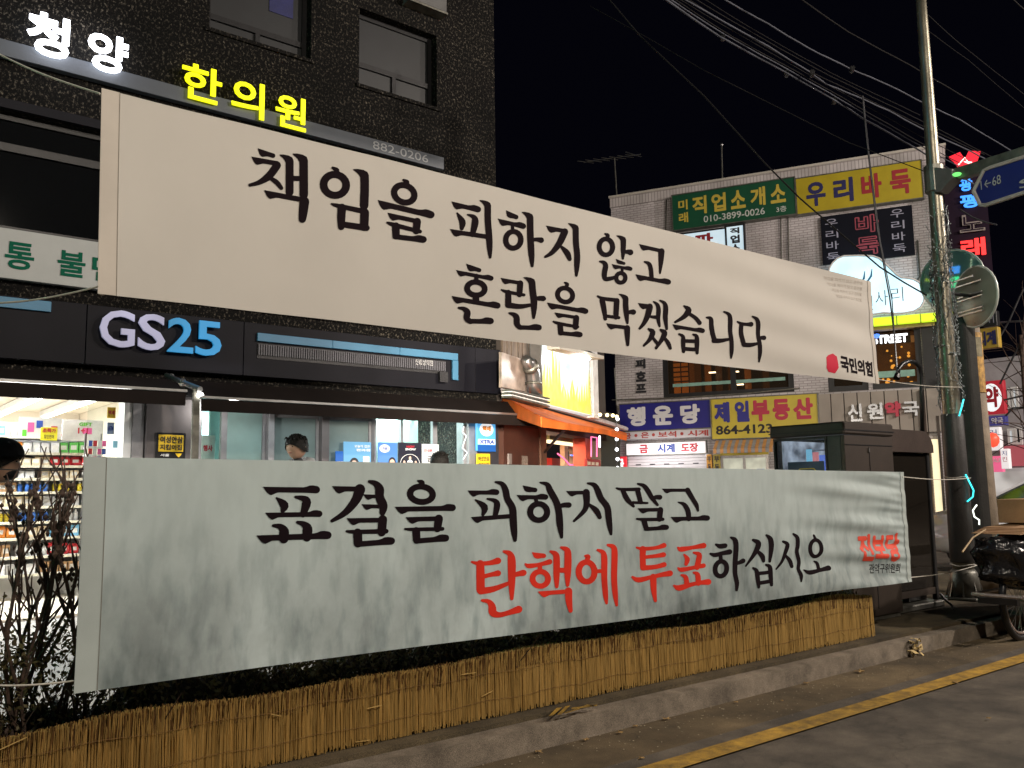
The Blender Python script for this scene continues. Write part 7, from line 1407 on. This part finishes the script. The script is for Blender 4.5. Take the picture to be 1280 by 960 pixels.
# ---- overhead cables
cabs = [(6.8, [(815, -12), (900, 46), (983, 91), (1043, 125), (1080, 149), (1146, 186), (1176, 205), (1230, 238)], .020, 1, 'thick pale blue-white bundled cable, lowest of the bundle', True),
 (6.85, [(820, -12), (905, 43), (990, 90), (1050, 124), (1090, 148), (1150, 182), (1210, 214)], .012, 1, 'pale cable lying on the lowest bundled cable', True),
 (6.9, [(835, -12), (960, 58), (1015, 92), (1032, 105), (1060, 116), (1110, 138), (1150, 160), (1215, 190), (1245, 206)], .016, 1, 'pale cable in the middle of the bundle', True),
 (6.95, [(842, -12), (925, 40), (1010, 88), (1080, 122), (1150, 156), (1230, 193)], .010, 0, 'dark cable just above the middle pale one', False),
 (7.0, [(850, -12), (935, 38), (1020, 86), (1090, 121), (1150, 150), (1240, 196)], .010, 0, 'dark cable near the top of the bundle', False),
 (6.82, [(826, -12), (915, 46), (1000, 92), (1070, 132), (1150, 178), (1200, 204)], .010, 0, 'dark cable between the two pale ones', False),
 (6.88, [(830, -12), (920, 41), (1005, 90), (1075, 128), (1150, 170), (1210, 200)], .008, 0, 'thin dark cable inside the bundle', False),
 (7.05, [(862, -12), (950, 42), (1040, 92), (1150, 144)], .008, 0, 'thin cable along the top of the bundle', False),
 (7.3, [(885, -12), (960, 30), (1010, 60), (1065, 87), (1110, 106), (1157, 130), (1200, 150), (1260, 186), (1320, 222)], .016, 1, 'single pale cable above the bundle, crossing behind the pole', True),
 (7.6, [(985, -12), (1060, 40), (1140, 83), (1200, 118), (1280, 162), (1330, 190)], .014, 0, 'dark cable high above the pale one', False),
 (7.9, [(1150, 10), (1200, 55), (1280, 118), (1330, 160)], .008, 0, 'faint cable at the upper right', False),
 (8.1, [(1155, 35), (1210, 75), (1280, 135), (1330, 175)], .007, 0, 'second faint cable at the upper right', False),
 (8.2, [(1255, -12), (1280, 12), (1330, 60)], .012, 0, 'cable clipping the upper right corner', False)]
for z, pts, r, pale, lb, pl in cabs:
    ps = [onZ(x, y, z) for x, y in pts]; fine = []
    for a, b in zip(ps[:-1], ps[1:]):
        for i in range(4): fine.append(a.lerp(b, i/4)+Vector((0, 0, .004*math.sin(len(fine)*1.9))))
    fine.append(ps[-1]); t = obj('overhead_cable', MB().tube(fine, r*.72, 6), M_CABLEW if pale else mat('grey_cable', (.016, .015, .015), .85, spec=.1), smooth=True, recalc=False); tag(t, lb, 'cable', 'overhead cables')
for (px_, py_), lb in zip(((983, 92), (1043, 126), (1015, 92), (1065, 87), (903, 46)), ('clamp on the lowest pale cable above the estate sign', 'clamp on the lowest pale cable left of the drop wires', 'clamp on the middle pale cable of the bundle', 'clamp on the single pale cable above the bundle', 'clamp nearest the top edge on the lowest pale cable')):
    p = onZ(px_, py_, 6.85 if px_ != 1065 else 7.3); d = Vector((.8, .6, 0)); tag(obj('cable_clamp', MB().tube([p-d*.06, p+d*.06], .035, 8), M_BLACK), 'black '+lb, 'clamp', 'clamps on the overhead cables')
def wire2(lb, pts, r=.006, m=None):
    ps = [onY(x, y, Y) for x, y, Y in pts]; return tag(obj('thin_wire', MB().tube(ps, r, 5), m or mat('grey_cable', (0, 0, 0))), lb, 'wire', 'thin wires that cross the sky')
wire2('slack wire from the upper left sky down to the light net on the pole', [(757, -6, 7.5), (800, 45, 7), (880, 120, 6.3), (957, 205, 5.6), (1000, 248, 5.3), (1060, 300, 5), (1100, 334, 4.8), (1130, 353, 4.7), (1158, 369, 4.6)], .009)
wire2('fainter wire that crosses the slack one near the top', [(738, 8, 9), (800, 42, 8), (880, 88, 7), (960, 128, 6.4), (1060, 178, 5.6), (1155, 214, 4.7)], .006)
wire2('long drop wire hanging from the cables to the gooseneck pipe', [(1078, 120, 6.2), (1083, 175, 5.9), (1097, 290, 5.4), (1112, 372, 5.0), (1118, 420, 4.8), (1121, 466, 4.7)], .009, M_CABLE)
wire2('second drop wire close beside the first', [(1079, 120, 6.2), (1086, 190, 5.9), (1100, 300, 5.4), (1115, 375, 5.0), (1119, 430, 4.8), (1122, 466, 4.7)], .006, M_CABLE)

# ================================================================== LOADED CART
cy = 3.42; FW = Frame((0, cy, 0), (1, 0, 0)); wx = FW.uv(1274, 750)[0]; wr = .335
ct = thing('hand_cart', 'loaded hand cart with a spoked wheel at the right edge of the picture', 'cart', (wx, cy, 0))
for s_, yq in ((0, cy),):
    wh = obj('wheel', MB().tube([(wx+wr*math.cos(i*.2244), yq, wr+.012+wr*math.sin(i*.2244)) for i in range(29)], .030, 8), M_BLACK, ct, smooth=True)
    obj('rim', MB().tube([(wx+(wr-.045)*math.cos(i*.2244), yq, wr+.012+(wr-.045)*math.sin(i*.2244)) for i in range(29)], .013, 6), mat('rim_pinkish_steel', (.60, .48, .44), .25, .8), wh, smooth=True)
    mb = MB()
    for i in range(24): a = i*.2618; mb.tube([(wx+.02*math.cos(a+1.2), yq+(-.02 if i % 2 else .02), wr+.012+.02*math.sin(a+1.2)), (wx+(wr-.05)*math.cos(a), yq, wr+.012+(wr-.05)*math.sin(a))], .0022, 4)
    tag(obj('spokes', mb, M_STEEL, wh), None, kind='stuff'); obj('hub', MB().tube([(wx, yq-.05, wr+.012), (wx, yq+.05, wr+.012)], .022, 10), M_STEEL, wh)
bx0, bz0 = 7.97, .41
obj('axle', MB().tube([(wx, cy-.16, wr+.012), (wx, cy+.16, wr+.012)], .014, 8), M_STEEL, ct)
obj('bed_frame', MB().tube([(bx0, cy-.2, bz0), (bx0+2.2, cy-.2, bz0), (bx0+2.2, cy+.2, bz0), (bx0, cy+.2, bz0), (bx0, cy-.2, bz0)], .016, 8), mat('pink_grey_steel', (.45, .40, .38), .35, .6), ct); obj('bed', MB().box(bx0+.05, cy-.16, bz0-.07, wx-wr-.1, cy+.16, bz0-.02), M_BLACK, ct)
for x in (bx0+.25, bx0+1.5): obj('strut', MB().tube([(x, cy-.08, bz0-.03), (wx, cy-.08, wr+.02)], .012, 6), M_STEEL, ct)
obj('handle', MB().tube([onY(1232, 662, 3.5), onY(1216, 672, 3.4), onY(1203, 690, 3.35)], .007, 6), mat('bamboo', (0, 0, 0)), ct)
def lumpy(name, label, c, r, m, seed, cat, sc=.12):
    rr = random.Random(seed); mb = MB(); n, k = 22, 36; ph_ = [rr.uniform(0, 6.28) for _ in range(9)]
    for i in range(n+1):
        a = math.pi*i/n
        for j in range(k):
            t = 2*math.pi*j/k; x, y, z = math.sin(a)*math.cos(t), math.sin(a)*math.sin(t), math.cos(a); f = lambda v, p: math.copysign(abs(v)**p, v)
            d = 1+sc*(.5*math.sin(5*x+ph_[0]+3*z)+.4*math.sin(9*y+ph_[1]+4*x)+.35*math.sin(13*z+7*x+ph_[2])+.25*math.sin(21*x+17*y+ph_[3])+.2*abs(math.sin(15*z-9*y+ph_[4])))
            mb.v.append(Vector(c)+Vector((f(x, .6)*r[0]*d, f(y, .6)*r[1]*d, f(z, .6)*r[2]*d)))
    mb.f = [(i*k+j, (i+1)*k+j, (i+1)*k+(j+1) % k, i*k+(j+1) % k) for i in range(n) for j in range(k)]; mb.m = [0]*len(mb.f)
    return tag(obj(name, mb, m, smooth=True), label, cat)
M_BAG = mat('black_plastic_bag', (.010, .010, .012), .18, 0, .1, 3, .9, 14)
tl_ = 7.93; lumpy('black_bag', 'big crumpled black plastic bag filling the cart', (tl_+1.05, cy+.0, .68), (1.05, .22, .25), M_BAG, 5, 'bag')
lumpy('black_bag', 'lower black bag sagging over the edge of the cart bed', (bx0+.95, cy-.17, .52), (.75, .07, .13), M_BAG, 9, 'bag')
M_CARD = mat('brown_cardboard', (.36, .21, .11), .8, 0, .12, 6, .1)
bx = thing('cardboard_box', 'open brown cardboard box on top of the cart load', 'box', (tl_+1.1, cy+.4, 1.10)); F_ = Frame((0, cy-.1, 0), (1, 0, 0)); c0_ = Frame((0, cy+.2, 0), (1, 0, 0)).uv(1247, 640)[0]; zt = F_.uv(1260, 634)[1]
obj('carton', MB().box(c0_, cy-.1, 1.0, c0_+.7, cy+.2, zt+.06), M_CARD, bx, bevel=.004); obj('flap', MB().slab([(c0_, cy-.1, zt+.06), (c0_+.7, cy-.1, zt+.06), (c0_+.72, cy-.22, zt+.03), (c0_-.02, cy-.22, zt+.03)], (0, 0, .006)), M_CARD, bx)
obj('print_mark', MB().box(c0_+.12, cy-.106, 1.03, c0_+.34, cy-.102, zt+.0), mat('faded_brown_print', (.22, .10, .05), .8, 0, .5, 25), bx)
for i in range(5):
    a = R.uniform(-.1, .1); x = tl_+.10+i*.06; z = .925+i*.010; tag(obj('flat_cardboard', MB().slab([(x, cy-.2, z), (x+1.3, cy-.24+a*.3, z+.04), (x+1.3, cy+.2+a*.3, z+.05), (x, cy+.2, z)], (0, 0, .007)), M_CARD), 'flattened cardboard sheet, %s from the bottom of the stack on the cart' % ['first', 'second', 'third', 'fourth', 'fifth'][i], 'cardboard', 'cardboard sheets on the cart')

# ================================================================== LITTER AND LEAVES
M_LEAF = mat('dry_leaf', (.38, .24, .09), .7, 0, .3, 30, .3, trans=.2)
def leaf(p, s, rz, label, curl=.3):
    o = Vector(p); mb = MB(); pts = []; n = 14
    for i in range(n):
        a = 2*math.pi*i/n; r_ = s*(1 if i % 2 == 0 else .45)*(.8+.3*math.cos(a)); pts.append(o+Vector((math.cos(a+rz)*r_, math.sin(a+rz)*r_, .004+curl*s*abs(math.sin(a*1.5))*(.6 if i % 2 else 1))))
    mb.add([o+_z*.012]+pts, [(0, 1+i, 1+(i+1) % n) for i in range(n)]); return tag(obj('dry_leaf', mb, M_LEAF, recalc=False), label, 'leaf', 'dry leaves on the ground')
for i, (x, y, s, lb) in enumerate([(1076, 841, .055, 'star-shaped dry leaf in the gutter left of the leaf clump'), (1193, 854, .035, 'small pale leaf lying on the yellow line'), (733, 926, .03, 'small leaf in the gutter near the bottom, leftmost of a row'), (776, 917, .03, 'small curled leaf in the gutter below the yellow spray mark'), (794, 909, .022, 'tiny leaf in the gutter right of the curled one'), (833, 900, .035, 'leaf against the kerb foot in the middle of the gutter'), (803, 949, .025, 'tiny leaf near the yellow line at the bottom'), (672, 941, .03, 'leaf at the kerb foot near the bottom edge'), (920, 879, .022, 'tiny leaf in the gutter under the fence end'), (1007, 855, .03, 'thin leaf at the kerb foot left of the star-shaped leaf'), (1235, 899, .02, 'tiny leaf out on the dark asphalt'), (1030, 846, .02, 'tiny leaf between the thin leaf and the star-shaped one'), (978, 877, .015, 'speck of leaf left of the star-shaped leaf')]):
    leaf(onZ(x, y, .003), s, R.uniform(0, 6), lb)
p = onZ(1149, 820, .003); lc = thing('leaf_clump', 'bunch of yellowish dry leaves standing against the kerb', 'leaves', p)
for i in range(26):
    q_ = Vector((p.x+R.uniform(-.09, .09), p.y+R.uniform(-.02, .09), R.uniform(.01, .13))); s_ = R.uniform(.03, .05); d1 = Vector((R.uniform(-1, 1), R.uniform(-1, 1), R.uniform(-.3, 1))).normalized(); d2 = d1.orthogonal().normalized()
    obj('leaf', MB().add([q_-d1*s_, q_+d2*s_*.5, q_+d1*s_, q_-d2*s_*.5], [(0, 1, 2), (0, 2, 3)]), mat('yellow_dry_leaf', (.50, .36, .14), .7, 0, .3, 30, .2), lc, recalc=False)
mb = MB()
for _ in range(500):
    x = R.uniform(1.5, 9); y = 3.2+.5*R.random()**.6; s_ = R.uniform(.003, .008); z = .004
    mb.add([(x-s_, y, z), (x, y-s_*.7, z+s_*.5), (x+s_, y+s_*.3, z), (x, y+s_, z+s_*.4)], [(0, 1, 2, 3)])
tag(obj('grit', mb, mat('pale_grit', (.30, .25, .17), .9)), 'fine grit and leaf crumbs along the gutter', 'grit', kind='stuff')
M_TRASH = mat('paper_scrap', (.6, .58, .55), .8)
p = onZ(1075, 790, .155); tag(obj('cable_offcut', MB().tube([onY(1175, 742, 4.35), onY(1182, 750, 4.3), onY(1190, 757, 4.25), onY(1192, 763, 4.2)], .012, 6), M_BLACK), 'short black cable lying at the foot of the booth', 'cable')
